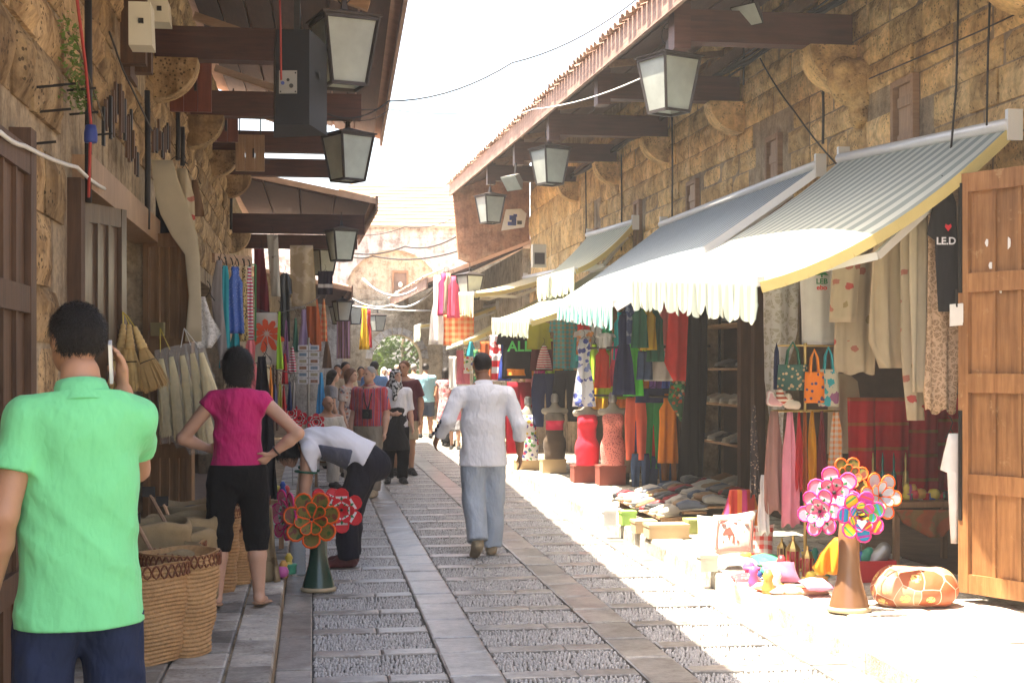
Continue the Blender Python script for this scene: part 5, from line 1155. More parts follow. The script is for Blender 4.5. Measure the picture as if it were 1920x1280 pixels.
# ================================================================ sunny side: textiles under the broad awning
hang('curtain_cloth', 'white patterned sheer curtain at the corner of the broad awning', 'curtain', 1428, 1505, 508, 880, 11.1, [(0, 0, .92), (.3, .0, .88), (.55, .03, .62), (.75, .18, .5), (1, .25, .48)], tulle, 2.2, .03, yaw=.2, group=G2)
t, tp, du, nn = hang('tee_shirt', 'white souvenir tee shirt with a green cedar print', 'tee shirt', 1497, 1572, 478, 648, 10.6, [(0, .1, .9), (.2, .02, 1), (.6, .06, .98), (1, .08, 1)], white, 1.8, .012, group=G2)
pc = W(1541, 520, 10.5); cedar(t, pc, RIGHTV, V((0, 0, 1)), TOCAM, .12); letters('LEB', t, W(1541, 532, 10.5), RIGHTV, TOCAM, .055, m_cedar); letters('ebo', t, W(1541, 543, 10.49), RIGHTV, TOCAM, .05, M('print_red', (.70, .04, .04), bmp=0))
hang('embroidered_cloth', 'short beige embroidered table runner folded over the rail', 'runner', 1556, 1618, 440, 604, 10.2, [(0, .2, 1), (.55, .05, .9), (1, 0, .82)], emb, 1.2, .02, group=G2)
hang('embroidered_cloth', 'beige tablecloth with red flowers and scalloped hem', 'tablecloth', 1560, 1642, 452, 700, 10.35, [(0, .1, .95), (.6, .05, .88), (.85, .02, 1), (1, .03, .98)], emb, 2.0, .025, wave=.012, group=G2)
hang('linen_cloth', 'plain beige gauze cloth hanging in the middle of the awning', 'cloth', 1628, 1705, 440, 690, 10.0, [(0, .15, 1), (.7, .0, .92), (.8, .0, .95), (1, .28, .95)], beige, 2.6, .03, group=G2)
hang('linen_cloth', 'tall beige panel with red embroidered sprigs', 'panel', 1683, 1735, 418, 788, 9.75, [(0, .1, .95), (.6, .1, .9), (1, .35, 1)], emb, 1.5, .02, group=G2)
hang('linen_cloth', 'white crumpled cloth beside the tall beige panel', 'cloth', 1702, 1742, 408, 735, 9.65, [(0, .1, .9), (.4, .1, .95), (1, .2, 1)], cream, 2.0, .025, group=G2)
hang('lace_curtain', 'tan lace panel with scalloped edge by the orange door', 'lace panel', 1730, 1800, 400, 772, 9.45, [(0, .15, .9), (.5, .12, 1), (.9, .0, .92), (1, .05, .9)], lace, 2.2, .025, wave=.02, group=G2)
t, tp, du, nn = hang('tee_shirt', 'black tee shirt with white letters beside the orange door', 'tee shirt', 1737, 1803, 362, 584, 9.25, [(0, .35, .75), (.08, .2, .85), (.35, 0, .9), (.4, .25, .92), (1, .35, 1)], black, 1.5, .015, group=G2)
letters('LE.D', t, W(1774, 458, 9.18), RIGHTV, TOCAM, .065, m_flagW)
mb = MB(); hp = W(1778, 425, 9.18); mb.poly([hp+RIGHTV*a_+V((0, 0, b_)) for a_, b_ in ((0, -.03), (.022, 0), (.016, .018), (0, .008), (-.016, .018), (-.022, 0))], TOCAM*.002); mb.build('heart_print', m_flagR, t)
p = W(1793, 590, 9.05); t = thing('paper_pad', 'white paper pad hung on the orange door latch', 'paper pad', p-V((0, 0, .07))); mb = MB(); mb.obox(p, RIGHTV*.04+V((0, 0, .004)), TOCAM*.006, V((0, 0, .07))); mb.obox(p+TOCAM*.009+RIGHTV*.006, RIGHTV*.036+V((0, 0, .01)), TOCAM*.001, V((.0, 0, .06))); mb.build('sheets', m_flake, t)
mb = MB(); mb.tube([p+V((0, 0, .05))+TOCAM*.015, p+V((0, 0, .09)), p+V((0, 0, .16))], .006, 6); mb.build('hook', m_iron, t)
hang('tee_shirt', 'white shirt hung low at the foot of the orange door', 'shirt', 1762, 1803, 812, 1018, 9.2, [(0, .4, .95), (.1, .3, 1), (.33, .0, 1), (.36, .35, 1), (1, .5, 1)], white, 1.2, .012, group=G2)
hang('blouse', 'cream cotton blouse hung inside the shop behind the bags', 'blouse', 1540, 1612, 700, 850, 11.8, TEE, cream, 1.5, .015, group=G2)
for (x0, x1, y0, y1, D, lab) in ((1588, 1642, 745, 960, 11.4, 'red woven rug folded over a rail inside the shop'), (1640, 1705, 745, 950, 11.6, 'red woven rug second on the rail inside the shop'), (1700, 1760, 760, 950, 11.8, 'dim red woven rug deepest in the shop'), (1745, 1800, 740, 940, 12.0, 'dark red rug in the shop corner')):
    hang('woven_rug', lab, 'rug', x0, x1, y0, y1, D, SHEET, redwov, 1.5, .03, .05, hanger=False)
t = thing('scarf_stand', 'brass stand of bags and scarves under the broad awning', 'stand', WZ(1510, 1030, KZ)); g0 = W(1510, 648, 10.55); g1 = W(1510, 770, 10.55); m_brass = M('brass', (.60, .42, .16), rough=.35, metal=.9, bmp=0)
mb = MB(); mb.tube([(g0.x, g0.y, KZ), (g0.x, g0.y, g0.z+.02)], .014, 8); mb.build('pole', m_brass, t)
for g, r in ((g0, .22), (g1, .26)): mb = MB(); mb.tube([g+V((math.cos(q)*r, math.sin(q)*r*.6, 0)) for q in np.linspace(0, 6.283, 30)], .006, 6); mb.build('ring', m_brass, t, True)
mb = MB(); mb.lathe([(.16, 0), (.15, .015), (.02, .03)], 20, (g0.x, g0.y, KZ)); mb.build('foot', m_brass, t, True)
m_bagG = F('mirror_work', (.06, .14, .12), pat='dots', ps=30, thr=.30, col2=(.55, .42, .25)); m_bagO = F('orange_brocade', (.80, .22, .03), pat='dots', ps=24, thr=.28, col2=(.10, .08, .16)); m_bagB = F('painted_bag', (.52, .50, .38), pat='floral', ps=10, thr=.45, cols=[(0, (.03, .25, .35)), (.4, (.05, .38, .42)), (.75, (.3, .12, .22))])
for (x0, x1, y0, y1, D, m_, hm, lab) in ((1457, 1516, 683, 732, 10.25, m_bagG, dgreen, 'dark green mirror work handbag on the brass stand'), (1508, 1546, 697, 755, 10.18, m_bagO, orange, 'orange brocade handbag on the brass stand'), (1534, 1573, 692, 762, 10.35, m_bagB, teal, 'cream and teal painted bag on the brass stand'), (1450, 1462, 685, 730, 10.4, navy, navy, 'narrow navy purse at the side of the brass stand')):
    a, b = W(x0, y1, D), W(x1, y0, D); t = thing('handbag', lab, 'bag', ((a.x+b.x)/2, a.y, a.z), 'bags on the brass stand'); w, h = (x1-x0)*D/FOC, (y1-y0)*D/FOC; o = W((x0+x1)/2, y0, D)
    mb = MB(); cloth_mesh(mb, o, RIGHTV, V((0, 0, 1)), TOCAM, w, h, [(0, .04, .96), (.5, 0, 1), (.95, .0, 1), (1, .03, .97)], 1, .004, .06, 1.); mb.build('pouch', m_, t, True)
    for s in (-1, 1):
        l = w*.22; pts = [o-RIGHTV*l+TOCAM*.02*s-V((0, 0, .03)), o-RIGHTV*l*.7+TOCAM*.01*s+V((0, 0, .10)), o+V((0, 0, .16)), o+RIGHTV*l*.7+TOCAM*.01*s+V((0, 0, .10)), o+RIGHTV*l+TOCAM*.02*s-V((0, 0, .03))]
        mb = MB(); mb.tube(pts, .009, 6); mb.build('handle', hm, t, True)
for (x0, x1, y0, y1, m_, lab) in ((1428, 1476, 770, 960, mauve, 'dusty brown fringed scarf on the brass stand'), (1462, 1500, 772, 985, F('rose_scarf', (.72, .28, .36)), 'rose pink fringed scarf on the brass stand'), (1490, 1506, 772, 920, red, 'red scarf between the pink and amber ones'), (1502, 1516, 772, 925, F('brick_scarf', (.45, .12, .03)), 'brick orange scarf on the brass stand'), (1512, 1534, 770, 915, F('amber_scarf', (.66, .30, .02)), 'amber yellow scarf on the brass stand'),
        (1530, 1552, 770, 960, maroon, 'maroon scarf on the brass stand'), (1550, 1584, 768, 900, orangedot, 'orange lattice scarf on the brass stand'), (1418, 1444, 890, 1000, white, 'white scarf hanging lowest beside the brass stand'), (1404, 1424, 760, 930, F('black_beads', (.05, .04, .04), pat='dots', ps=60, thr=.3, col2=(.35, .25, .18)), 'string of dark beads at the shop corner')):
    hang('scarf', lab, 'scarf', x0, x1, y0, y1, 10.3+random.uniform(-.06, .25), [(0, .35, .65), (.3, .2, .8), (.75, .05, .95), (1, .1, 1)], m_, 2, .03, hanger=False, group='scarves on the brass stand', wave=.02)
t = thing('folded_socks', 'bundle of striped knitted slippers above the scarves', 'slippers', W(1465, 765, 10.2))
for k, (x, y, m_) in enumerate(((1452, 752, F('pink_stripe', (.60, .35, .36), pat='sv', ps=40, col2=(.7, .62, .6), coord='Object')), (1470, 748, F('rust_stripe', (.40, .08, .04), pat='sz', ps=30, col2=(.7, .62, .5), coord='Object')), (1485, 757, F('cream_knit', (.62, .56, .46), coord='Object')))):
    p = W(x, y, 10.15); P_, Q_ = sdf([cap(p-RIGHTV*.03, p+RIGHTV*.035-V((0, 0, .01)), .032, .03), cap(p-RIGHTV*.02, p-RIGHTV*.03+V((0, 0, .05)), .028)], .008); np_obj('slipper', P_, Q_, m_, t, local=False)

# --- things on the sunny pavement
def pillow(name, label, c, ax, ay, th, mt, cat='cushion', group='cushions on the sunny pavement', n=14):
    ax, ay = V(ax), V(ay); nz = ax.cross(ay).normalized(); vs = []; uv = []
    for s in (1, -1):
        for j in range(n+1):
            for i in range(n+1):
                u, v = -1+2*i/n, -1+2*j/n; e = (1-abs(u)**3.2)*(1-abs(v)**3.2); k = 1-.10*(1-abs(v))*abs(u)**2*0
                p = V(c)+ax*u*(1-.09*(1-v*v))*k+ay*v*(1-.09*(1-u*u))+nz*s*th*max(e, 0)**.6+nz*.006*math.sin(u*7+v*5)*e; vs.append(p); uv.append(((u+1)*ax.length, (v+1)*ay.length))
    N = (n+1)**2; fs = [(j*(n+1)+i, j*(n+1)+i+1, (j+1)*(n+1)+i+1, (j+1)*(n+1)+i) for j in range(n) for i in range(n)]; fs += [tuple(N+x for x in reversed(f)) for f in fs]
    mb = MB(); mb.add(vs, fs, uv); base = V(c)-V((0, 0, abs(ay.z)+th*.5)); t = thing(name, label, cat, base, group); mb.build('cover', mt, t, True); return t, nz
m_patch = None
def patch_mat():
    m, nt, b, out = start('patchwork_leather'); co = coords(nt, 'Object'); v = tex(nt, co, 'v', 7.5); e = tex(nt, co, 'v', 7.5, feature='DISTANCE_TO_EDGE')
    c = ramp(nt, mth(nt, 'FRACT', mth(nt, 'MULTIPLY', v.outputs['Color'], 2.3)), [(0, (.36, .09, .035)), (.5, (.46, .24, .14))], True)
    g = tex(nt, co, 'noise', 60, 3).outputs[0]; gold = mth(nt, 'MULTIPLY', mth(nt, 'LESS_THAN', v.outputs['Distance'], .30), mth(nt, 'GREATER_THAN', g, .47))
    c = mx(nt, 'MIX', gold, c, (.70, .50, .16)); c = mx(nt, 'MIX', mth(nt, 'LESS_THAN', e.outputs['Distance'], .018), c, (.62, .48, .36)); nt.links.new(c, b.inputs['Base Color']); b.inputs['Roughness'].default_value = .55; bump(nt, b, e.outputs['Distance'], .4, .02); return m
pc = WZ(1735, 1143, KZ); t = thing('leather_pouf', 'patchwork leather pouf with gold motifs by the orange door', 'pouf', (pc.x, pc.y+.1, KZ))
P_, Q_ = sdf([cap(pc+RIGHTV*-.13+V((0, .16, .12)), pc+RIGHTV*.14+V((0, .16, .115)), .135, .125, k=.05), ell(pc+V((0, .16, .09)), (.27, .17, .10), k=.06)], .012, cuts=[((0, 0, KZ+.002), (0, 0, -1))], wr=.010, wf=22, seed=3); np_obj('cover', P_, Q_, patch_mat(), t, local=False)
m_print = F('elephant_print', (.72, .58, .50)); t, nz = pillow('printed_cushion', 'pale cushion with a brown elephant print leaning on the goods', W(1375, 1000, 10.6), RIGHTV*.165+V((0, 0, .02)), V((.03, .05, .155)), .045, m_print); o = W(1375, 1005, 10.6); m_eleph = F('elephant_brown', (.25, .09, .07)); nz = nz if nz.dot(TOCAM) > 0 else -nz
el = [(-.10, -.06), (-.07, -.06), (-.065, -.01), (-.03, -.01), (-.03, -.06), (0, -.06), (.005, -.01), (.04, -.01), (.045, -.06), (.075, -.06), (.085, .02), (.06, .07), (0, .085), (-.06, .07), (-.10, .03)]
upd = V((.03, .05, .155)).normalized(); el = [(.085*math.cos(q), .085*math.sin(q)*.8) for q in np.linspace(0, 3.1416, 12)]
mb = MB(); mb.poly([o+RIGHTV*x+upd*y_+nz*.047 for x, y_ in el], nz*.003); mb.build('elephant_print', m_eleph, t)
for k in range(5): mb = MB(); mb.obox(o+RIGHTV*(-.07+.035*k)-upd*.03+nz*.0475, RIGHTV*.009, upd*.03, nz*.0015); mb.build('elephant_leg', m_eleph, t)
for k, x in enumerate((-.085, 0, .085)): mb = MB(); mb.lathe([(.016, -.002), (.018, 0), (.016, .002)], 10, o+RIGHTV*x+upd*(.085 if k != 1 else .095)+nz*.044); mb.build('printed_dot', F('print_border', (.55, .14, .12)), t)
fr = F('print_border', (.55, .14, .12))
for s in (-1, 1): 
    mb = MB(); mb.obox(o+RIGHTV*.125*s+nz*.04, RIGHTV*.006, V((.03, .05, .155)).normalized()*.11, nz*.004); mb.build('border_band', fr, t)
    mb = MB(); mb.obox(o+V((.03, .05, .155)).normalized()*.112*s+nz*.04, RIGHTV*.12, V((.03, .05, .155)).normalized()*.006, nz*.004); mb.build('border_band', fr, t)
pillow('printed_cushion', 'white cushion with faint print behind the elephant one', W(1335, 1000, 11.1), RIGHTV*.12, V((.02, .06, .14)), .04, F('faint_print', (.70, .66, .60), pat='blotch', ps=12, thr=.6, col2=(.50, .36, .28)))
pillow('printed_cushion', 'pale blue cushion lying flat on the kerb', W(1372, 1052, 10.9), RIGHTV*.21, V((-.05, .20, .03)), .05, F('sea_print', (.42, .62, .66), pat='sv', ps=9, col2=(.55, .45, .60)))
pillow('fabric_pouch', 'purple satin pouch lying among the trinkets', W(1464, 1072, 9.9), RIGHTV*.12, V((0, .08, .06)), .045, F('plum_satin', (.40, .13, .22), rough=.4), 'pouch', 'small goods on the sunny pavement')
pillow('patterned_cloth', 'folded bright patterned cloth at the front of the kerb', W(1482, 1106, 9.45), RIGHTV*.20, V((-.04, .12, .0)), .035, F('bright_ikat', (.75, .55, .40), pat='floral', ps=12, thr=.5, cols=[(0, (.8, .15, .08)), (.35, (.85, .6, .2)), (.6, (.75, .7, .7)), (.8, (.5, .1, .3))]), 'cloth', 'small goods on the sunny pavement')
hang('draped_rug', 'red and orange rug draped over a stool behind the cushion', 'rug', 1338, 1422, 918, 1000, 11.4, [(0, .35, .9), (.4, .25, 1), (1, 0, 1)], F('red_orange_rug', (.70, .08, .06), pat='su', ps=7, cols=[(0, (.70, .08, .06)), (.3, (.78, .25, .06)), (.55, (.50, .05, .18)), (.8, (.72, .10, .06))]), 2.5, .04, .10, hanger=False)
hang('orange_bag', 'orange silk bag drooping from the brown pot', 'bag', 1522, 1600, 1008, 1076, 8.9, [(0, .55, .95), (.4, .2, .9), (.8, 0, .75), (1, .1, .6)], F('orange_silk', (.85, .32, .03), rough=.5), 2, .03, .07, hanger=False)
m_glass = M('red_glass', (.45, .05, .05), rough=.15, var=.2, spec=.7, trans=.4, bmp=0)
for (x, y, s, lab) in ((1487, 1082, 1.0, 'red glass lantern standing among the trinkets'), (1514, 1086, .8, 'shorter red glass lantern beside the first'), (1466, 1060, .7, 'brown lidded jar by the glass lanterns')):
    c = WZ(x, y, KZ); c.z = KZ+.002; t = thing('glass_lantern', lab, 'lantern', c, 'glass lanterns on the sunny pavement'); mb = MB(); mb.lathe([(.045*s, .02), (.045*s, .19*s)], 8, c); mb.build('glass', m_glass if s != .7 else m_rubb, t)
    mb = MB(); mb.lathe([(.055*s, 0), (.055*s, .02), (.046*s, .021)], 8, c); mb.build('base', m_brass, t); mb = MB(); mb.lathe([(.055*s, .19*s), (.05*s, .21*s), (.012*s, .26*s), (.012*s, .29*s), (.002, .30*s)], 8, c); mb.build('top', m_brass, t)
    for k in range(8): q = 6.283*k/8; mb = MB(); mb.tube([c+V((math.cos(q)*.047*s, math.sin(q)*.047*s, .02)), c+V((math.cos(q)*.047*s, math.sin(q)*.047*s, .19*s))], .003, 4); mb.build('rib', m_brass, t)
rg = random.Random(11)
for k in range(34):
    x, y = rg.uniform(1400, 1545), rg.uniform(1040, 1112); p = WZ(x, y, KZ)
    if p.x < 2.98: continue
    trinket(p.x, p.y, KZ+.003, k, 'laid out on the sunny kerb', rg.uniform(.8, 1.4), 'trinkets on the sunny kerb')
for k in range(18):
    p = W(rg.uniform(1690, 1790), rg.uniform(935, 950), 10.6); trinket(p.x, p.y, .642, k+2, 'on the dim table in the shop', rg.uniform(.7, 1.1), 'trinkets on the shop table')
tt = W(1735, 955, 10.6); t = thing('cloth_table', 'table with rust cloth corner inside the shop', 'table', (tt.x, tt.y, .14)); boxes('table_blouse', m_browndoor, t, [(tt.x-.32, tt.x+.4, tt.y-.16, tt.y+.5, .60, .64)])
for dx, dy in ((-.28, -.12), (.36, -.12), (-.28, .46), (.36, .46)): boxes('leg', m_browndoor, t, [(tt.x+dx-.02, tt.x+dx+.02, tt.y+dy-.02, tt.y+dy+.02, .14, .6)])
mb = MB(); cloth_mesh(mb, W(1735, 955, 10.4), RIGHTV, V((0, 0, 1)), TOCAM, .46, .20, [(0, 0, 1), (.5, .15, .95), (1, .55, .8)], 2, .02, .02, .5); mb.build('table_cloth', F('rust_print', (.40, .12, .05), pat='blotch', ps=9, thr=.55, col2=(.25, .15, .06)), t, True)
for (x, lab) in ((1655, 'slim green glass bottle first on the shop shelf'), (1676, 'slim green glass bottle second on the shop shelf'), (1698, 'slim brass topped bottle on the shop shelf'), (1637, 'brass bell shaped bottle on the shop shelf')):
    c = W(x, 945, 10.9); mb = MB(); c.z = .645; mb.lathe([(.022, 0), (.024, .10), (.020, .16), (.008, .20), (.010, .27), (.002, .33)], 10, c); mb.build('slim_bottle', M('green_glass', (.02, .14, .12), rough=.2, spec=.6, bmp=0) if x in (1655, 1676) else m_brass, None, True, org=c, label=lab, cat='bottle', group='slim bottles in the shop')
tt2 = W(1665, 952, 11); boxes('shelf_board', m_browndoor, t, [(tt2.x-.2, tt2.x+.05, tt2.y-.2, tt2.y+.3, .602, .638)])
c = WZ(1640, 1092, KZ); t = thing('red_crate', 'red plastic crate with toys behind the brown pot', 'crate', (c.x, c.y+.1, KZ)); m_redp = M('red_plastic', (.50, .03, .04), rough=.35, bmp=0)
for q in ((-.16, .16, 0, .015, .002, .15), (-.16, .16, .22, .235, .002, .15), (-.16, -.145, .016, .219, .002, .15), (.145, .16, .016, .219, .002, .15), (-.144, .144, .016, .219, .002, .012)): boxes('side', m_redp, t, [(c.x+q[0], c.x+q[1], c.y+q[2], c.y+q[3], KZ+q[4], KZ+q[5])])
for k, (dx, dz, m_, lab) in enumerate(((-.04, .16, m_toy[3], 'green toy leaning in the red crate'), (.07, .17, m_greymetal, 'grey toy drum in the red crate'), (-.10, .13, m_toy[1], 'blue toy in the red crate'))):
    p = V((c.x+dx, c.y+.1, KZ+dz)); P_, Q_ = sdf([cap(p-V((.05, 0, .06)), p+V((.04, 0, .05)), .03+.02*(k == 1), k=.02), ell(p, (.05+.03*(k == 1), .04, .05))], .012); t2 = thing('toy', lab, 'toy', p-V((0, 0, .1))); np_obj('shell', P_, Q_, m_, t2, local=False)
m_cardb = M('cardboard', (.50, .37, .22), rough=.9, var=.12, vs=5)
def carton(x, y, w, d, h, lab, z=KZ, m_=None):
    c = WZ(x, y, z); t = thing('cardboard_box', lab, 'box', (c.x, c.y+d/2, z)); boxes('body', m_ or m_cardb, t, [(c.x-w/2, c.x+w/2, c.y, c.y+d, z+.002, z+h)]); boxes('lid', m_ or m_cardb, t, [(c.x-w/2-.006, c.x+w/2+.006, c.y-.006, c.y+d+.006, z+h+.001, z+h+.025)])
carton(1255, 1010, .36, .22, .10, 'cardboard shoe box under the heap of shoes'); carton(1212, 1000, .2, .2, .09, 'small shoe box beside the larger one'); carton(1180, 985, .14, .16, .11, 'green shoe box at the heap corner', m_=M('green_card', (.30, .48, .12), rough=.8)); carton(1308, 1000, .16, .2, .1, 'olive shoe box by the cushions', m_=M('olive_card', (.35, .40, .14), rough=.8)); carton(1398, 935, .2, .25, .22, 'tall carton in the shoe shop doorway')
carton(1144, 985, .12, .1, .12, 'small pale block standing at the kerb', m_=m_lime); carton(1330, 1072, .13, .12, .1, 'small cream crate on the kerb by the cushions', m_=m_cream)
# --- shoes
def shoe_parts():
    up = sdf([cap((0, -.07, .04), (0, .05, .034), .034, .033, k=.02), ell((0, .085, .030), (.036, .048, .027), k=.02), cap((0, -.075, .05), (0, -.055, .088), .036, .032, k=.025), cap((0, -.03, .06), (0, .03, .055), .026, .022, k=.02)], .009, cuts=[((0, 0, .014), (0, 0, -1)), ((0, 0, .098), (0, -.3, 1))], holes=[ell((0, -.062, .115), (.022, .038, .045))])
    so = sdf([cap((0, -.10, .010), (0, .10, .010), .034, .040, V((0, 0, 1)), 2.6, .01)], .009, cuts=[((0, 0, 0.001), (0, 0, -1))]); return up, so
(uP, uQ), (sP, sQ) = shoe_parts()
shoe_cols = [(.45, .42, .38), (.04, .04, .045), (.25, .13, .06), (.10, .12, .17), (.50, .46, .40), (.26, .03, .04), (.20, .20, .20), (.34, .24, .15)]
m_shoes = [M('shoe_%d' % k, c_, rough=.5, var=.2) for k, c_ in enumerate(shoe_cols)]; m_soleL = M('shoe_sole', (.52, .47, .38), rough=.7); m_soleD = M('shoe_sole_dark', (.05, .045, .04), rough=.7)
_up = {}; _so = {}; SHOEC = ('pale grey', 'black', 'brown', 'navy', 'cream', 'red', 'dark grey', 'tan')
def shoe(p, rz, k, lab, grp, rx=0., ry=0.):
    k = k % 8; t = thing('shoe', lab, 'shoe', p, grp); t.rotation_euler = (rx, ry, rz); t.scale = (1.2, 1.25, 1.2)
    if k not in _up: o = np_obj('upper', uP, uQ, m_shoes[k], t); _up[k] = o.data
    else: link('upper', _up[k], t)
    kk = k in (1, 2, 6)
    if kk not in _so: o = np_obj('sole', sP, sQ, m_soleD if kk else m_soleL, t); _so[kk] = o.data
    else: link('sole', _so[kk], t)
t = thing('shoe_bench', 'low plank bench under the heap of shoes', 'bench', (3.62, 14.0, KZ))
for k in range(4): boxes('plank', m_browndoor, t, [(3.22+k*.23, 3.44+k*.23, 13.0, 15.0, KZ+.07+.05*k, KZ+.09+.05*k)])
for yy in (13.05, 14.9): boxes('support', m_browndoor, t, [(3.25, 4.1, yy, yy+.04, KZ+.002, KZ+.068)])
rg = random.Random(21)
for i in range(46):
    r, c_ = i % 4, i//4; shoe(V((3.32+r*.23, 13.08+c_*.165+rg.uniform(-.03, .03), KZ+.095+.05*r)), rg.choice((1.2, 1.57, 1.9, 2.2, -1.6))+rg.uniform(-.3, .3), i*3+i//8, '%s shoe in the %s row of the low plank bench' % (SHOEC[(i*3+i//8) % 8], ('kerb side', 'second', 'third', 'wall side')[r]), 'shoes on the low bench', rg.uniform(-.1, .25), rg.uniform(-.2, .2))
t = thing('shoe_shelf', 'dark shoe shelf in the dim shop doorway', 'shelf', (4.85, 15.7, .14))
for z in (.30, .78, 1.22, 1.62, 2.12): boxes('shelf_board', m_browndoor, t, [(4.58, 4.98, 14.75, 16.85, z-.025, z)])
for y_ in (14.75, 16.82): boxes('upright', m_iron, t, [(4.9, 4.93, y_, y_+.03, .14, 2.6)])
for z, ys, ks in ((1.22, (14.95, 15.25, 15.6, 16.0, 16.3), (4, 4, 0, 4, 0)), (.78, (14.9, 15.2, 15.5, 15.8, 16.1, 16.4), (1, 6, 4, 1, 0, 6)), (.30, (14.95, 15.25, 15.6, 16.0), (2, 0, 4, 2)), (1.62, (15.0, 15.35, 15.8), (6, 1, 6)), (2.12, (15.1, 15.5), (2, 6))):
    for y_, k in zip(ys, ks): shoe(V((4.70, y_, z+.002)), 1.9, k, '%s shoe displayed on the %s board of the dark shelf' % (SHOEC[k], {.30: 'bottom', .78: 'second', 1.22: 'middle', 1.62: 'fourth', 2.12: 'top'}[z]), 'shoes on the dark shelf')
hang('black_curtain', 'long black curtain beside the shoe shop doorway', 'curtain', 1264, 1326, 560, 940, 15.6, [(0, .45, 1), (.4, .35, 1), (1, 0, .85)], black, 3, .04, .06, hanger=False)
# --- clothes rails under the blue grey awning
K = [('green_blouse', 'dark green sleeveless top under the scalloped awning edge', 'top', 1189, 1210, 572, 652, dgreen, TANK), ('yellow_blouse', 'mustard sleeveless top next to the dark green one', 'top', 1207, 1226, 575, 656, F('mustard', (.62, .42, .05)), TANK), ('green_blouse', 'second dark green top beyond the mustard one', 'top', 1217, 1240, 575, 678, dgreen, TANK),
     ('red_blouse', 'coral draped top under the awning corner', 'top', 1235, 1258, 572, 645, coral, TANK), ('red_dress', 'long red dress hanging beside the dark doorway', 'dress', 1252, 1296, 572, 714, F('bright_red', (.75, .06, .05)), [(0, .2, .8), (.4, .1, .9), (.75, .0, 1), (1, .3, .8)]), ('grey_trousers', 'slate blue leggings next to the long red dress', 'leggings', 1276, 1302, 575, 674, F('slate', (.10, .13, .18)), PANTS),
     ('patterned_blouse', 'navy patterned top at the edge of the teal valance', 'top', 1168, 1192, 568, 645, F('navy_print', (.06, .09, .20), pat='blotch', ps=14, thr=.55, col2=(.25, .30, .42)), TANK), ('lime_dress', 'bright green dress hanging in the middle row', 'dress', 1174, 1201, 640, 742, F('bright_green', (.10, .62, .08)), TANK), ('denim_shorts', 'blue denim shorts beside the white shorts', 'shorts', 1200, 1218, 658, 712, denim, SHORTS), ('white_shorts', 'white buttoned shorts in the middle row', 'shorts', 1215, 1262, 660, 714, F('white_twill', (.62, .58, .55)), SHORTS),
     ('coral_trousers', 'pale and coral trousers in the lower row', 'trousers', 1177, 1207, 745, 862, F('coral_leg', (.80, .16, .10)), PANTS), ('green_trousers', 'bright green draped trousers in the lower row', 'trousers', 1204, 1246, 748, 878, F('kelly_green', (.06, .42, .12)), PANTS), ('orange_dress', 'orange long top in the lower row', 'top', 1239, 1266, 738, 868, orange, TANK), ('print_skirt', 'jungle print skirt beside the black curtain', 'skirt', 1247, 1292, 708, 790, flor2, [(0, .3, 1), (.5, .2, .95), (1, .6, .9)]),
     ('jeans', 'blue jeans hanging under the green trousers', 'jeans', 1188, 1214, 850, 912, denim, PANTS), ('jeans', 'pale front jeans hanging lowest in the row', 'jeans', 1216, 1254, 855, 916, denim, PANTS), ('dark_jeans', 'folded dark jeans on a hanger above the green trousers', 'jeans', 1198, 1250, 728, 755, navy, SHEET), ('brown_trousers', 'brown trousers behind the orange top', 'trousers', 1244, 1270, 840, 900, F('tan_brown', (.30, .13, .05)), PANTS), ('navy_dress', 'long navy dress behind the red tops', 'dress', 1155, 1185, 590, 740, navy, DRESS)]
for i, (n, lab, cat, x0, x1, y0, y1, m_, pf) in enumerate(K): hang(n, lab, cat, x0-7, x1+7, y0, y1, (16.6 if y0 < 600 else 17.0 if y0 < 720 else 17.6)+.13*(i % 4), pf, m_, 2.2, .022, .03, yaw=.15*((i % 3)-1), group=G2)
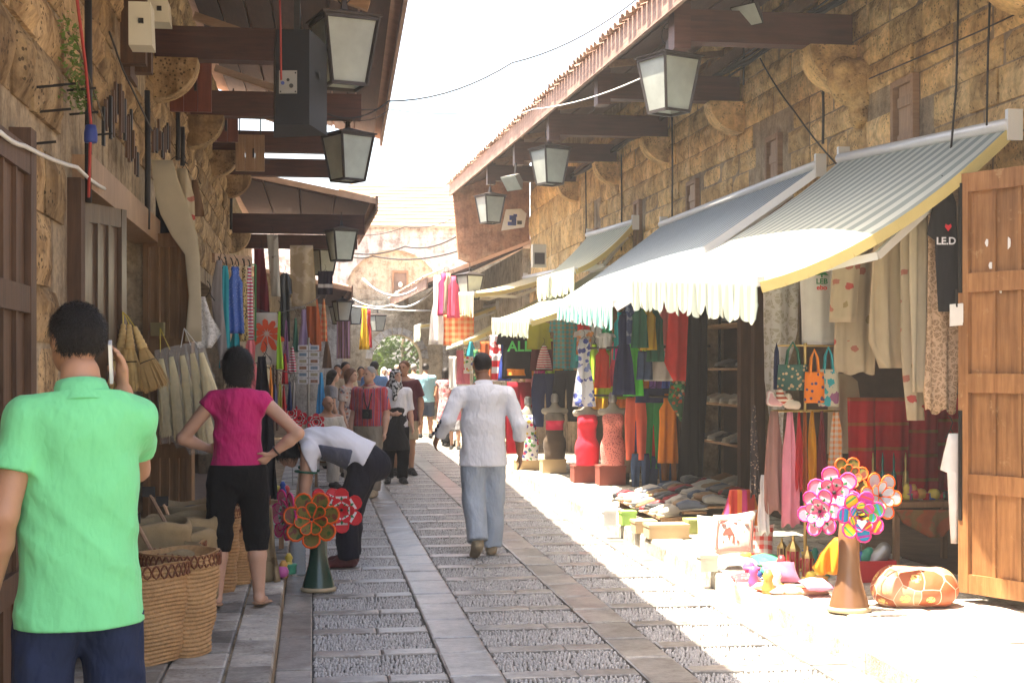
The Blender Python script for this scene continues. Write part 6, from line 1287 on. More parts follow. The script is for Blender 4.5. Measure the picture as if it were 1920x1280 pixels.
K2 = [('blue_dress', 'long blue flower dress hanging by the dress forms', 'dress', 1078, 1112, 635, 762, 18.4, blueflor, DRESS), ('red_tank', 'red racerback top hanging by the blue flower dress', 'top', 1118, 1141, 648, 727, 18.6, F('scarlet', (.80, .08, .04)), TANK), ('pink_tank', 'coral pink long top next to the red racerback', 'top', 1144, 1166, 640, 724, 18.7, F('hot_coral', (.85, .14, .20)), DRESS), ('lime_straps', 'lime strappy top between the blue and red ones', 'top', 1108, 1121, 645, 715, 18.8, lime, TANK),
      ('yellow_shorts', 'mustard yellow shorts below the red racerback', 'shorts', 1106, 1136, 718, 768, 18.9, yellow, SHORTS), ('summer_blouse', 'white summer top just under the teal valance', 'top', 1122, 1150, 624, 652, 18.2, white, TEE), ('orange_blouse', 'orange and grey top just under the teal valance', 'top', 1080, 1110, 618, 665, 18.9, F('orange_grey', (.70, .30, .10), pat='blotch', ps=9, thr=.5, col2=(.55, .52, .50)), TEE), ('pink_blouse', 'pink printed top just under the teal valance', 'top', 1102, 1128, 620, 655, 19.0, F('pink_print', (.70, .40, .38)), TEE), ('lime_bikini', 'lime bikini top between the dress forms', 'bikini', 1138, 1180, 722, 748, 18.8, lime, [(0, .1, .9), (.5, 0, 1), (1, .15, .85)]), ('orange_bikini', 'orange bikini below the lime one', 'bikini', 1156, 1178, 748, 764, 18.8, orange, SHEET),
      ('plaid_shirt', 'teal plaid shirt hanging between the awnings', 'shirt', 1034, 1078, 592, 692, 20.4, plaid, TEE), ('olive_tee', 'olive yellow tee shirt hanging above the maroon one', 'tee shirt', 984, 1037, 604, 655, 20.8, olive, TEE), ('maroon_tee', 'maroon shirt below the olive tee', 'shirt', 994, 1032, 640, 695, 21.0, maroon, SHEET), ('striped_tie', 'red striped scarf over the maroon shirt', 'scarf', 1010, 1030, 648, 692, 20.7, stripeRW, SCARF), ('red_trousers', 'deep red trousers hanging by the walking man', 'trousers', 950, 996, 716, 850, 21.2, F('deep_red', (.42, .02, .04)), PANTS), ('dark_jeans', 'dark jeans spread behind the dress forms', 'jeans', 1000, 1045, 700, 800, 20.6, navy, PANTS), ('dark_jeans', 'charcoal jeans behind the blue flower dress', 'jeans', 1040, 1082, 694, 790, 20.4, F('charcoal', (.03, .03, .04)), PANTS), ('folded_blouse', 'orange folded top above the red trousers', 'top', 955, 996, 692, 704, 21.0, orange, SHEET), ('teal_scarf', 'teal scarf peeking beside the plaid shirt', 'scarf', 1074, 1086, 630, 690, 20.2, teal, SCARF),
      ('red_white_flag', 'red and white banner hanging by the walking man', 'banner', 922, 938, 628, 672, 22.6, F('red_white_block', (.70, .04, .06), pat='blotch', ps=7, thr=.5, col2=(.75, .74, .74)), SHEET), ('red_white_flag', 'red and white souvenir towel below the banner', 'towel', 926, 942, 664, 716, 22.4, F('red_white_two', (.70, .03, .05), pat='sv', ps=5, col2=(.75, .74, .74)), SHEET),
      ('white_robe', 'long white robe hanging at the far awnings', 'robe', 808, 832, 516, 646, 27.5, F('bright_white', (.8, .78, .76)), DRESS), ('pink_shirt', 'hot pink shirt next to the white robe', 'shirt', 824, 842, 512, 592, 27.2, F('hot_pink', (.75, .08, .22)), TANK), ('cream_shirt', 'cream shirt between the pink ones', 'shirt', 835, 846, 512, 588, 27.0, cream, TANK), ('pink_shirt', 'second pink shirt by the shaded lantern', 'shirt', 842, 858, 518, 596, 26.8, F('rose_red', (.70, .10, .18)), TANK), ('plaid_cloth', 'orange plaid cloth hanging below the pink shirts', 'cloth', 836, 884, 590, 648, 26.9, redplaid, SHEET), ('blue_scarf', 'small turquoise scarf below the low awning', 'scarf', 878, 888, 640, 668, 25.0, teal, SCARF),
      ('far_goods', 'pink souvenir cloth in the far sunny shop', 'cloth', 860, 876, 656, 720, 27.5, pinkc, SHEET), ('far_goods', 'white souvenir cloth in the far sunny shop', 'cloth', 846, 862, 668, 730, 28.5, white, SHEET), ('far_goods', 'grey printed cloth in the far sunny shop', 'cloth', 874, 892, 650, 700, 26.5, flor, SHEET), ('far_goods', 'brown souvenir cloth near the fire red banner', 'cloth', 905, 920, 640, 720, 23.5, rust, SHEET), ('far_goods', 'flowered cloth beside the walking man head', 'cloth', 892, 908, 655, 740, 24.5, flor2, SHEET)]
for i, (n, lab, cat, x0, x1, y0, y1, D, m_, pf) in enumerate(K2): hang(n, lab, cat, x0-5, x1+5, y0, y1, D, pf, m_, 2.0, .024, .035, yaw=.15*((i % 3)-1), group=G2)
t, tp, du, nn = hang('tee_shirt', 'black tee shirt with bright green letters', 'tee shirt', 930, 1008, 618, 710, 21.0, TEE, black, 1.2, .012, group=G2); letters('ALL', t, W(974, 658, 20.9), RIGHTV, TOCAM, .21, M('print_green', (.10, .62, .16), bmp=0))
a, b = W(1085, 0, 18.6), W(1300, 0, 16.8)
for z, lab in ((2.42, 'long dark rail carrying the upper row of clothes'), (1.88, 'dark rail carrying the middle row of clothes'), (1.27, 'dark rail carrying the lower row of trousers')):
    mb = MB(); mb.tube([(a.x, a.y, z), (b.x+.2, b.y, z)], .014, 8); mb.build('clothes_rail', m_iron, None, True, org=(a.x, a.y, z), label=lab, cat='rail', group='dark clothes rails')
# --- dress forms
m_form = M('grey_form', (.33, .30, .25), rough=.5, var=.15); m_formw = M('silver_neck', (.35, .34, .34), rough=.3, metal=.5)
for (x, y, D, skirt, lab) in ((990, 862, 20.8, F('floral_form', (.72, .70, .70), pat='floral', ps=16, thr=.42, coord='Object', cols=[(0, (.65, .05, .12)), (.35, (.10, .30, .10)), (.6, (.12, .12, .35)), (.8, (.7, .5, .1))]), 'dress form in a white floral dress'), (1040, 860, 20.2, F('red_belt_skirt', (.20, .13, .09), coord='Object', pat='sz', ps=1.1, cols=[(0, (.10, .07, .05)), (.45, (.70, .04, .10)), (.6, (.24, .20, .16))]), 'dress form in a grey top with a red sash'), (1101, 872, 18.5, F('red_ruched', (.75, .03, .06), coord='Object'), 'dress form in a tight red ruched dress'), (1149, 872, 18.1, F('crochet_form', (.80, .26, .22), pat='dots', ps=46, thr=.34, col2=(.42, .10, .10), coord='Object'), 'dress form in a coral crochet dress')):
    c = W(x, y, D); s = 1.0; t = thing('dress_form', lab, 'dress form', c, 'dress forms along the clothes shop'); z = c.z; cx, cy = c.x, c.y; f = V((0, 1, 0))
    pr_ = [cap((cx, cy, z+.02), (cx, cy, z+.22), .15, .165, f, 1.25, .05), cap((cx, cy, z+.30), (cx, cy, z+.40), .12, .11, f, 1.25, .06), ell((cx-.06, cy-.07, z+.56), (.07, .06, .07), k=.05), ell((cx+.06, cy-.07, z+.56), (.07, .06, .07), k=.05), cap((cx, cy, z+.45), (cx, cy, z+.60), .12, .135, f, 1.35, .05)]
    P_, Q_ = sdf(pr_, .016, cuts=[((0, 0, z+.66), (0, 0, 1)), ((0, 0, z+.0), (0, 0, -1))], wr=.006, wf=50, seed=int(x)); np_obj('dress', P_, Q_, skirt, t, local=False)
    P_, Q_ = sdf([cap((cx-.15, cy, z+.68), (cx+.15, cy, z+.68), .045, k=.04), cap((cx, cy, z+.60), (cx, cy, z+.70), .12, .07, f, 1.4, .05), cap((cx, cy, z+.68), (cx, cy+.01, z+.82), .05, .042, k=.04)], .016); np_obj('shoulders', P_, Q_, m_form, t, local=False)
    mb = MB(); mb.lathe([(.045, .0), (.055, .02), (.05, .10), (.03, .13)], 12, (cx, cy+.01, z+.80)); mb.build('neck_cap', m_formw, t, True)
    carton(x, DZ and 690+(EYE-KZ)*FOC/D, .34, .3, max(.06, z-KZ-.03), ['cardboard box under the floral dress form', 'cardboard box under the grey dress form', 'red brown box under the red dress form', 'red brown box under the crochet dress form'][(x > 1000)+(x > 1060)+(x > 1120)], m_=None if x < 1060 else M('red_brown_card', (.22, .06, .045), rough=.8))
c = W(1163, 850, 18.3); t = thing('plastic_basket', 'white plastic basket of dark clothes by the dress forms', 'basket', (c.x, c.y, KZ)); mb = MB(); mb.lathe([(.13, .15), (.135, .16), (.17, .40), (.175, .41), (.16, .41), (.12, .18)], 24, (c.x, c.y, KZ)); mb.build('shell', M('tan_plastic', (.55, .40, .28), rough=.5), t, True)
boxes('stool', m_iron, t, [(c.x-.1, c.x+.1, c.y-.1, c.y+.1, KZ+.002, KZ+.148)])
P_, Q_ = sdf([ell((c.x, c.y, KZ+.43), (.17, .16, .07)), ell((c.x-.1, c.y-.03, KZ+.47), (.11, .12, .05))], .02, wr=.02, wf=30); np_obj('clothes_pile', P_, Q_, M('dark_cloth_pile', (.02, .02, .03), rough=.9), t, local=False)

# --- the rows behind, filling the rails
rg = random.Random(77); names_ = ('scarlet', 'lime', 'royal blue', 'turquoise', 'orange', 'white', 'magenta', 'black', 'yellow', 'violet', 'emerald', 'rose'); cc_ = [(.70, .04, .04), (.40, .65, .06), (.05, .10, .50), (.03, .45, .48), (.80, .28, .04), (.70, .68, .66), (.65, .04, .28), (.02, .02, .025), (.80, .55, .05), (.25, .10, .42), (.03, .38, .16), (.75, .35, .40)]
mm_ = [F('rail_'+n.replace(' ', '_'), c_) for n, c_ in zip(names_, cc_)]; i = 0
for row, (y0, y1, rowname) in enumerate(((585, 668, 'upper'), (652, 742, 'middle'), (748, 850, 'lower'))):
    for k in range(9):
        if row == 2 and k < 4: continue
        x = 1092+k*23+rg.uniform(-4, 4); D = 19.2-(x-1085)*.0075; ci = (k*5+row*3) % 12
        hang('rail_garment', '%s garment %s in the %s row of the crowded rails' % (names_[ci], ('first', 'second', 'third', 'fourth', 'fifth', 'sixth', 'seventh', 'eighth', 'ninth')[k], rowname), 'garment', x-15, x+15, y0+rg.uniform(-6, 6), y1+rg.uniform(-12, 10), D, rg.choice((TANK, DRESS, TEE)), mm_[ci], 2, .02, .03, yaw=rg.uniform(-.3, .3), group='crowded rails of the clothes shop')
for k in range(8):
    x = 946+k*17; ci = (k*7+2) % 12
    hang('rail_garment', '%s garment number %s along the shop beyond the dress forms' % (names_[ci], ('one', 'two', 'three', 'four', 'five', 'six', 'seven', 'eight')[k]), 'garment', x-13, x+13, 640+rg.uniform(-8, 8), 715+rg.uniform(-10, 20), 22.0, rg.choice((TANK, DRESS, TEE)), mm_[ci], 2, .02, .03, group='crowded rails of the clothes shop')
for (x, y, D, ax, ay, m_, lab) in ((1420, 1015, 10.9, .13, (.02, .05, .13), F('red_white_kilim', (.70, .10, .08), pat='check', ps=14, col2=(.75, .68, .60)), 'red and white checked cushion between the elephant cushion and the scarves'), (1440, 1050, 10.3, .10, (0, .10, .02), F('green_silk', (.05, .30, .16), rough=.5), 'dark green silk pouch beside the elephant cushion'), (1400, 1085, 10.0, .10, (0, .09, .01), F('red_bead_cloth', (.65, .08, .10), pat='dots', ps=40, thr=.3, col2=(.8, .6, .3)), 'small red beaded mat on the kerb edge'), (1530, 1095, 9.3, .09, (0, .09, .01), F('pink_felt', (.75, .25, .40)), 'pink felt mat by the brown pot'), (1440, 1100, 9.7, .12, (-.02, .10, .01), F('orange_ikat', (.80, .40, .12), pat='blotch', ps=14, thr=.5, col2=(.75, .70, .62)), 'orange and white cloth on the kerb edge')):
    pillow('kerb_textile', lab, W(x, y, D), RIGHTV*ax, V(ay), .035, m_, 'textile', 'small goods on the sunny pavement')
# ================================================================ people
def skin_mat(name, c): return M(name, c, rough=.5, var=.12, vs=12, bmp=.08, bs=90, spec=.35)
sk1 = skin_mat('skin_tan', (.40, .21, .13)); sk2 = skin_mat('skin_light', (.52, .30, .21)); sk3 = skin_mat('skin_deep', (.30, .155, .095))
hr_b = M('black_hair', (.012, .009, .008), rough=.45, var=.4, vs=20, bmp=.6, bs=130, stretch=(3, 3, .6)); hr_br = M('brown_hair', (.14, .06, .03), rough=.5, var=.4, bmp=.6, bs=130, stretch=(3, 3, .6)); hr_g = M('grey_hair', (.30, .28, .26), rough=.6, var=.3, bmp=.6, bs=130)
m_eye = M('dark_eye', (.015, .01, .01), rough=.2, bmp=0)
def cl(name, c, **k):
    a = dict(rough=.85, var=.10, vs=7, bmp=.12, bs=260, spec=.2, coord='Object', sheen=.1, fold=.55); a.update(k); return M(name, c, **a)
def std(H, **over):
    J = dict(hipL=(-.055, 0, .515), knL=(-.062, .012, .28), anL=(-.066, -.015, .045), toL=(-.085, .082, .016), pel=(0, 0, .545), wai=(0, 0, .62), che=(0, -.004, .735), nk0=(0, -.014, .822), nk1=(0, -.002, .872),
             hd=(0, .018, .935), shL=(-.100, -.010, .795), elL=(-.130, -.022, .630), wrL=(-.14, .035, .492))
    for k in ('hip', 'kn', 'an', 'to', 'sh', 'el', 'wr'): x, y, z = J[k+'L']; J[k+'R'] = (-x, y, z)
    J.update({k: v for k, v in over.items()}); return {k: V(v)*H for k, v in J.items()}
def hand(w, d, n, H, side, curl=.5, fine=True):
    """palm, four unequal fingers and a thumb that leaves the side of the palm; n is the palm normal"""
    s = H/1.75; d = V(d).normalized(); n = V(n); n = (n-d*n.dot(d)).normalized(); sd = d.cross(n)*side; out = [cap(w-d*.01*s, w+d*.07*s, .024*s, .036*s, n, 1.9, .012)]
    if not fine: return out+[cap(w+d*.06*s, w+d*.13*s+n*.05*curl*s, .026*s, .015*s, n, 1.3, .015), cap(w+d*.02*s+sd*.025*s, w+d*.07*s+sd*.045*s+n*.02*s, .012*s, .009*s, k=.012)]
    for i, L in enumerate((.072, .080, .075, .058)):
        p = w+d*.078*s+sd*(.030-.0205*i)*s; e = d.copy(); r = .0098*s
        for k, f in enumerate((.42, .32, .26)):
            e = (e+n*curl*(.45+.5*k)).normalized(); q = p+e*L*f*s; out.append(cap(p, q, r, r*.9, k=.004)); p = q; r *= .9
    p = w+d*.022*s+sd*.024*s; q = p+(d*.6+sd*.75+n*.25).normalized()*.040*s; out += [cap(p, q, .0125*s, .0108*s, k=.010), cap(q, q+(d+sd*.25+n*(.3+curl*.5)).normalized()*.034*s, .0105*s, .0085*s, k=.005)]
    return out
def person(label, loc, H, yaw, J, skin, h, shirt=None, trousers=None, skirt=None, hair=None, shoes=None, fr=(0, 1, 0), face=None, upv=(0, 0, 1), hands=None, fat=1.0, fine=False, fem=False, group=None, eyes=False, seed=1, collar=None, strands=None):
    """face: look direction in the person's own frame"""
    t = thing('person', label, 'person', loc, group); t.rotation_euler = (0, 0, yaw); fr = V(fr).normalized(); f = V(face or (0, 1, 0)).normalized(); u = V(upv); u = (u-f*u.dot(f)).normalized(); r = f.cross(u)
    rot = Matrix((r, f, u)).transposed(); g = H*fat; hw = .92 if fem else 1.0
    def hp(a, b, c): return J['hd']+(r*a+f*b+u*c)*H
    tors = [(J['pel']-(J['wai']-J['pel'])*.25, J['pel'].lerp(J['wai'], .5), .088*(1.06 if fem else 1), .080), (J['pel'].lerp(J['wai'], .5), J['wai'].lerp(J['che'], .4), .076*hw, .080*hw), (J['wai'].lerp(J['che'], .5), J['che'].lerp(J['nk0'], .35), .084*hw, .090*hw)]
    ts_, tt_ = (.90 if shirt else 1), (.86 if trousers else 1); pr = [cap(a, b, ra*g*ts_, rb*g*ts_, fr, 1.35, .03*H) for a, b, ra, rb in tors]
    pr += [cap(J['nk0'].lerp(J['che'], .15), J['sh'+S_], .040*H*hw, .032*H*hw, k=.03*H) for S_ in 'LR']+[cap(J['nk0'], J['nk1'], .037*H*hw, .034*H*hw, k=.02*H)]
    pr += [ell(hp(0, -.006, .006), V((.041, .052, .055))*H, rot, .01), ell(hp(0, .016, -.030), V((.031, .036, .034))*H, rot, .015*H), ell(hp(0, .034, -.048), V((.014, .014, .013))*H, rot, .012*H), cap(hp(0, .047, .006), hp(0, .058, -.013), .005*H, .0075*H, k=.008*H),
           ell(hp(0, .043, .014), V((.027, .008, .006))*H, rot, .01*H), ell(hp(0, .047, -.030), V((.014, .006, .005))*H, rot, .006*H), ell(hp(.043, -.004, -.004), V((.006, .013, .019))*H, rot, .005*H), ell(hp(-.043, -.004, -.004), V((.006, .013, .019))*H, rot, .005*H)]
    for s, S in ((-1, 'L'), (1, 'R')):
        sh, el, wr = J['sh'+S], J['el'+S], J['wr'+S]; hip, kn, an, to = J['hip'+S], J['kn'+S], J['an'+S], J['to'+S]; q = .9 if fem else 1.0
        pr += [cap(sh, el, .031*g*q, .0245*g*q, k=.02*H), cap(el, el.lerp(wr, .35), .0245*g*q, .0255*g*q, k=.01*H), cap(el.lerp(wr, .35), wr, .0255*g*q, .0165*H*q, k=.01*H)]
        pr += [cap(hip, kn, .054*g*tt_, .036*g*(tt_ if trousers and trousers[1] > 1 else 1), k=.025*H), cap(kn, kn.lerp(an, .35)-V((0, .006*H, 0)), .034*H, .035*H, k=.015*H), cap(kn.lerp(an, .35)-V((0, .006*H, 0)), an, .035*H, .021*H, k=.012*H), cap(an-V((0, .012*H, .012*H)), to, .020*H, .014*H, k=.015*H)]
        hd_ = (hands or {}).get(S); d0 = (wr-el).normalized()
        pr += hand(wr, hd_[0] if hd_ else d0, hd_[1] if hd_ else V((-s, .2, 0)), H, s*(hd_[3] if hd_ and len(hd_) > 3 else 1), hd_[2] if hd_ else .35, fine)
    P_, Q_ = sdf(pr, h); np_obj('body', P_, Q_, skin, t)
    if eyes:
        for s in (-1, 1): P_, Q_ = sdf([ell(hp(.017*s, .0475, .002), V((.0075, .004, .0035))*H, rot)], .003); np_obj('eye', P_, Q_, m_eye, t)
    if trousers:
        m_, end, loose = trousers[:3]; pt = [cap(J['pel']-(J['wai']-J['pel'])*.25, J['pel'].lerp(J['wai'], .45), .100*g, .090*g, fr, 1.30, .03*H)]
        for S in 'LR':
            hip, kn, an = J['hip'+S], J['kn'+S], J['an'+S]
            if end >= 1: e = kn.lerp(an, min(1.05, end-1+.0)); pt += [cap(hip, kn, .060*g, (.043+loose)*H, k=.02*H), flat(kn, e, (.043+loose)*H, (.034+loose*1.15)*H, k=.012*H)]
            else: pt += [flat(hip, hip.lerp(kn, end), .060*g, (.050+loose)*H, k=.02*H)]
        ax = (J['wai']-J['pel']).normalized(); cp = J['pel'].lerp(J['wai'], .55)
        if shirt and abs(ax.z) > .8 and shirt[1]*H+.02*H < cp.z: cp = V((0, cp.y, shirt[1]*H+.02*H))
        P_, Q_ = sdf(pt, h, cuts=[(cp, ax)], wr=.010*H/1.7, wf=38, seed=seed); np_obj('trousers', P_, Q_, m_, t)
    if skirt:
        m_, zb, rb = skirt; P_, Q_ = sdf([flat(J['wai'], V((0, 0, zb*H)), .088*g, rb*H, fr, 1.2, .02)], h, wr=.01, wf=30, seed=seed); np_obj('skirt', P_, Q_, m_, t)
    so = None
    if shirt:
        m_, hem, sl, loose = shirt[:4]; ax = (J['che']-J['pel']).normalized(); hemp = J['pel']-ax*(J['pel'].z-hem*H) if abs(ax.z) > .6 else J['pel']+ax*(hem*H)
        ps = [cap(a, b, (ra*fat+loose)*H, (rb*fat+loose)*H, fr, 1.33, .03*H) for a, b, ra, rb in tors[1:]]
        ps += [cap(hemp-ax*.05*H, J['wai'].lerp(J['che'], .3), (.104*fat+loose*1.2)*H, (.080*fat*hw+loose*1.2)*H, fr, 1.40, .03*H), cap(J['nk0'].lerp(J['che'], .18), J['shL'], (.046*hw+loose*.3)*H, (.034*hw+loose*.4)*H, k=.035*H), cap(J['nk0'].lerp(J['che'], .18), J['shR'], (.046*hw+loose*.3)*H, (.034*hw+loose*.4)*H, k=.035*H), cap(J['che'], J['nk0'], .07*H*hw, .046*H, fr, 1.2, .03*H)]
        for S in 'LR':
            sh, el, wr = J['sh'+S], J['el'+S], J['wr'+S]
            if sl <= 1: ps += [flat(sh, sh.lerp(el, sl), (.035*fat+loose*.35)*H, (.033*fat+loose*.7)*H, k=.02*H)]
            else: s2 = sl if not isinstance(sl, dict) else 2; ps += [cap(sh, el, (.036+loose*.6)*H, (.031+loose*.7)*H, k=.02*H), flat(el, el.lerp(wr, min(1, (sl if S == 'R' else (shirt[4] if len(shirt) > 4 else sl))-1)), (.031+loose*.7)*H, (.027+loose*.6)*H, k=.01*H)]
        nkc = J['nk0'].lerp(J['nk1'], .25); P_, Q_ = sdf(ps, h, cuts=[(nkc, (J['nk1']-J['nk0']).normalized()), (hemp, -ax)], wr=.013*H/1.7, wf=30, seed=seed+3, holes=[cap(J['nk0'], J['nk1']+(J['nk1']-J['nk0']), .037*H)]); so = np_obj('shirt', P_, Q_, m_, t)
        if collar:
            n0 = (J['nk1']-J['nk0']).normalized(); c0 = J['nk0'].lerp(J['nk1'], .32); a = n0.cross(V((1, 0, 0))).normalized(); b = n0.cross(a); mb = MB(); vs = []
            for z_, rr in ((-.022, .062), (.004, .049), (.020, .043), (.020, .038), (-.01, .042)):
                for k in range(28): q = 6.283*k/28; vs.append(c0+n0*z_*H+(a*math.cos(q)*1.0+b*math.sin(q))*rr*H)
            mb.add(vs, [(j*28+k, j*28+(k+1) % 28, (j+1)*28+(k+1) % 28, (j+1)*28+k) for j in range(4) for k in range(28)]); mb.v = [tuple(V(v)+ORG[t.name]) for v in mb.v]; mb.build('collar', collar, so, True)
    if hair:
        m_, style = hair; cuts = []; pz = [ell(hp(0, -.010, .012), V((.0475, .056, .054))*H, rot)]
        if style in ('short', 'crop'): k = 1.0 if style == 'short' else .955; pz = [ell(hp(0, -.010, .011), V((.0475, .056, .054))*H*k, rot)]; cuts = [(hp(0, .022, .020), f*.80-u*.60), (hp(0, 0, -.030), -u), (hp(0, .034, 0), f)]
        elif style == 'bob': pz = [ell(hp(0, -.010, .012), V((.053, .060, .056))*H, rot), cap(hp(0, -.028, -.01), hp(0, -.026, -.066), .050*H, .040*H, k=.02*H), ell(hp(.036, -.012, -.034), V((.022, .030, .044))*H, rot, .02*H), ell(hp(-.036, -.012, -.034), V((.022, .030, .044))*H, rot, .02*H)]; cuts = [(hp(0, .026, .012), f*.85-u*.5)]
        elif style == 'long': pz += [cap(hp(0, -.030, -.01), hp(0, -.050, -.15), .046*H, .034*H, k=.02*H), cap(hp(.034, -.01, -.02), hp(.036, -.02, -.10), .018*H, .014*H), cap(hp(-.034, -.01, -.02), hp(-.036, -.02, -.10), .018*H, .014*H)]; cuts = [(hp(0, .028, .014), f*.85-u*.5)]
        elif style == 'scarf': pz = [ell(hp(0, -.006, .006), V((.050, .060, .060))*H, rot), cap(hp(0, -.01, -.045), hp(0, -.01, -.085), .050*H, .062*H, k=.03*H), cap(hp(.02, .03, -.09), hp(.045, .045, -.20), .032*H, .022*H, k=.02*H)]; cuts = []
        elif style == 'bald': pz = [ell(hp(0, -.012, .0), V((.0445, .052, .030))*H, rot)]; cuts = [(hp(0, .006, 0), f), (hp(0, 0, -.03), -u)]
        elif style == 'cap': pz = [ell(hp(0, -.006, .018), V((.048, .056, .048))*H, rot), ell(hp(0, .06, .02), V((.036, .045, .006))*H, rot)]; cuts = [(hp(0, 0, .012), -u)]
        P_, Q_ = sdf(pz, min(h, .010), cuts=cuts, wr=.0035, wf=70, seed=seed, holes=[ell(hp(0, .042, -.012), V((.036, .036, .040))*H, rot)] if style == 'scarf' else []); np_obj('headscarf' if style == 'scarf' else 'cap' if style == 'cap' else 'hair', P_, Q_, m_, t)
        if strands:
            ns, L, down = strands; e1 = P_[Q_[:, 1]]-P_[Q_[:, 0]]; e2 = P_[Q_[:, 2]]-P_[Q_[:, 0]]; fn = np.cross(e1, e2); fn /= np.maximum(np.linalg.norm(fn, axis=1), 1e-9)[:, None]; fc = P_[Q_].mean(1)
            rg_ = np.random.default_rng(seed); pick = rg_.integers(0, len(Q_), ns); mb = MB(); o_ = ORG[t.name]; w_ = .0016
            for i_ in pick:
                n_ = V(fn[i_]); p_ = V(fc[i_])-n_*.004; tz = (V((0, 0, -1))+V(rg_.normal(size=3))*.35); tz = (tz-n_*tz.dot(n_)); l_ = L*(.6+.7*rg_.random())
                a_ = p_+n_*l_*(.5-.35*down)+tz*l_*.4; b_ = a_+n_*l_*(.25-.25*down)+tz*l_*.6; sd_ = n_.cross(tz).normalized()*w_
                mb.add([p_-sd_+o_, p_+sd_+o_, a_+sd_*.7+o_, a_-sd_*.7+o_, b_+o_], [(0, 1, 2, 3), (3, 2, 4)])
            mb.build('hair_strands', m_, t, kind='stuff')
    if shoes:
        m_, kind = shoes
        for S in 'LR':
            an, to = J['an'+S], J['to'+S]; d = (to-an); d.normalize(); heel = an-V((d.x, d.y, 0)).normalized()*.018*H; heel.z = min(an.z, max(heel.z-.022*H, .012*H)) if an.z < .06*H else an.z-.02*H
            if kind == 'sandal': ps = [cap(heel-V((0, 0, .006)), to+d*.02-V((0, 0, .012)), .024*H, .028*H, V((0, 0, 1)), 3.2, .01)]
            else: ps = [cap(heel, to, .026*H, .024*H, k=.02), cap(an-V((0, 0, .01)), an+(to-an)*.5, .029*H, .027*H, k=.02), cap(heel, to+d*.012*H, .027*H, .027*H, V((0, 0, 1)), 1.8, .01)]
            cz = [((0, 0, .002), (0, 0, -1))] if an.z < .06*H else []
            P_, Q_ = sdf(ps, min(h, .010), cuts=cz); np_obj('shoe', P_, Q_, m_, t)
    return t
jean = cl('dark_jeans', (.012, .021, .055), var=.6, vs=5, sheen=0); jeanl = cl('pale_jeans', (.36, .42, .50), var=.25, vs=4); m_shoeb = cl('brown_shoe', (.10, .075, .05)); m_shoek = cl('black_shoe', (.02, .02, .02)); m_shoet = cl('beige_shoe', (.36, .28, .18)); m_flip = cl('tan_flipflop', (.36, .20, .12)); blk = cl('black_cloth', (.005, .005, .006), sheen=0)
# --- mint polo man on the phone
H = 1.69; p = W(150, 0, 4.3); p.z = KZ
J = std(H, elR=(.128, .120, .690), wrR=(.094, .075, .838), elL=(-.135, -.035, .630), wrL=(-.150, .03, .485), shL=(-.096, -.012, .787), shR=(.096, -.012, .787), hd=(-.004, .022, .935))
mint = cl('mint_pique', (.16, .60, .27), fold=.35)
t = person('man in a mint green polo and jeans holding a phone to his ear', p, H, R(20), J, sk1, .0075, (mint, .425, .55, .014), (jean, 2.0, .012), hair=(hr_b, 'short'), shoes=(m_shoeb, 'shoe'), face=(-.30, .95, -.05), hands={'R': (V((-.10, -.12, 1)), V((-1, -.1, .1)), .30, -1)}, fine=True, collar=mint, seed=5, strands=(4500, .020, .25))
mb = MB(); q = V((.063, .040, .893))*H; o_ = ORG[t.name]; ax = V((-.1, -.25, .96)).normalized(); sd = V((.25, 1, .25)); sd = (sd-ax*sd.dot(ax)).normalized(); mb.obox(q+o_, ax*.062, sd*.030, ax.cross(sd)*.005); mb.build('phone', m_alu, t)
# --- shopper in magenta
H = 1.62; p = WZ(446, 1138, KZ); p.z = KZ
J = std(H, elR=(.225, -.070, .670), wrR=(.130, -.050, .592), elL=(-.208, .02, .650), wrL=(-.115, .075, .610), shL=(-.092, -.008, .797), shR=(.092, -.008, .797), anL=(-.080, -.015, .045), anR=(.080, -.01, .045), knL=(-.070, .01, .28), knR=(.070, .01, .28), toL=(-.095, .08, .016), toR=(.105, .08, .016), hd=(-.006, .016, .935))
t = person('woman in a magenta tee and black capris with hands on her hips', p, H, R(4), J, sk2, .009, (cl('magenta_jersey', (.50, .018, .14)), .530, .22, .004), (blk, 1.28, .010), hair=(hr_b, 'bob'), shoes=(m_flip, 'sandal'), face=(-.35, .93, -.1), hands={'R': (V((-.75, .25, -.6)), V((-.5, .7, .3)), .75, -1), 'L': (V((.8, .3, -.3)), V((0, -.9, .2)), .3)}, fine=True, fem=True, fat=1.06, seed=9, strands=(3000, .05, .8))
w = J['wrR']; mb = MB(); ax = (J['wrR']-J['elR']).normalized(); a = ax.cross(V((0, 0, 1))).normalized(); b = ax.cross(a); mb.tube([w-ax*.03+(a*math.cos(q)+b*math.sin(q))*.031+ORG[t.name] for q in np.linspace(0, 6.283, 18)], .006, 6); mb.build('watch', m_lampiron, t, True)
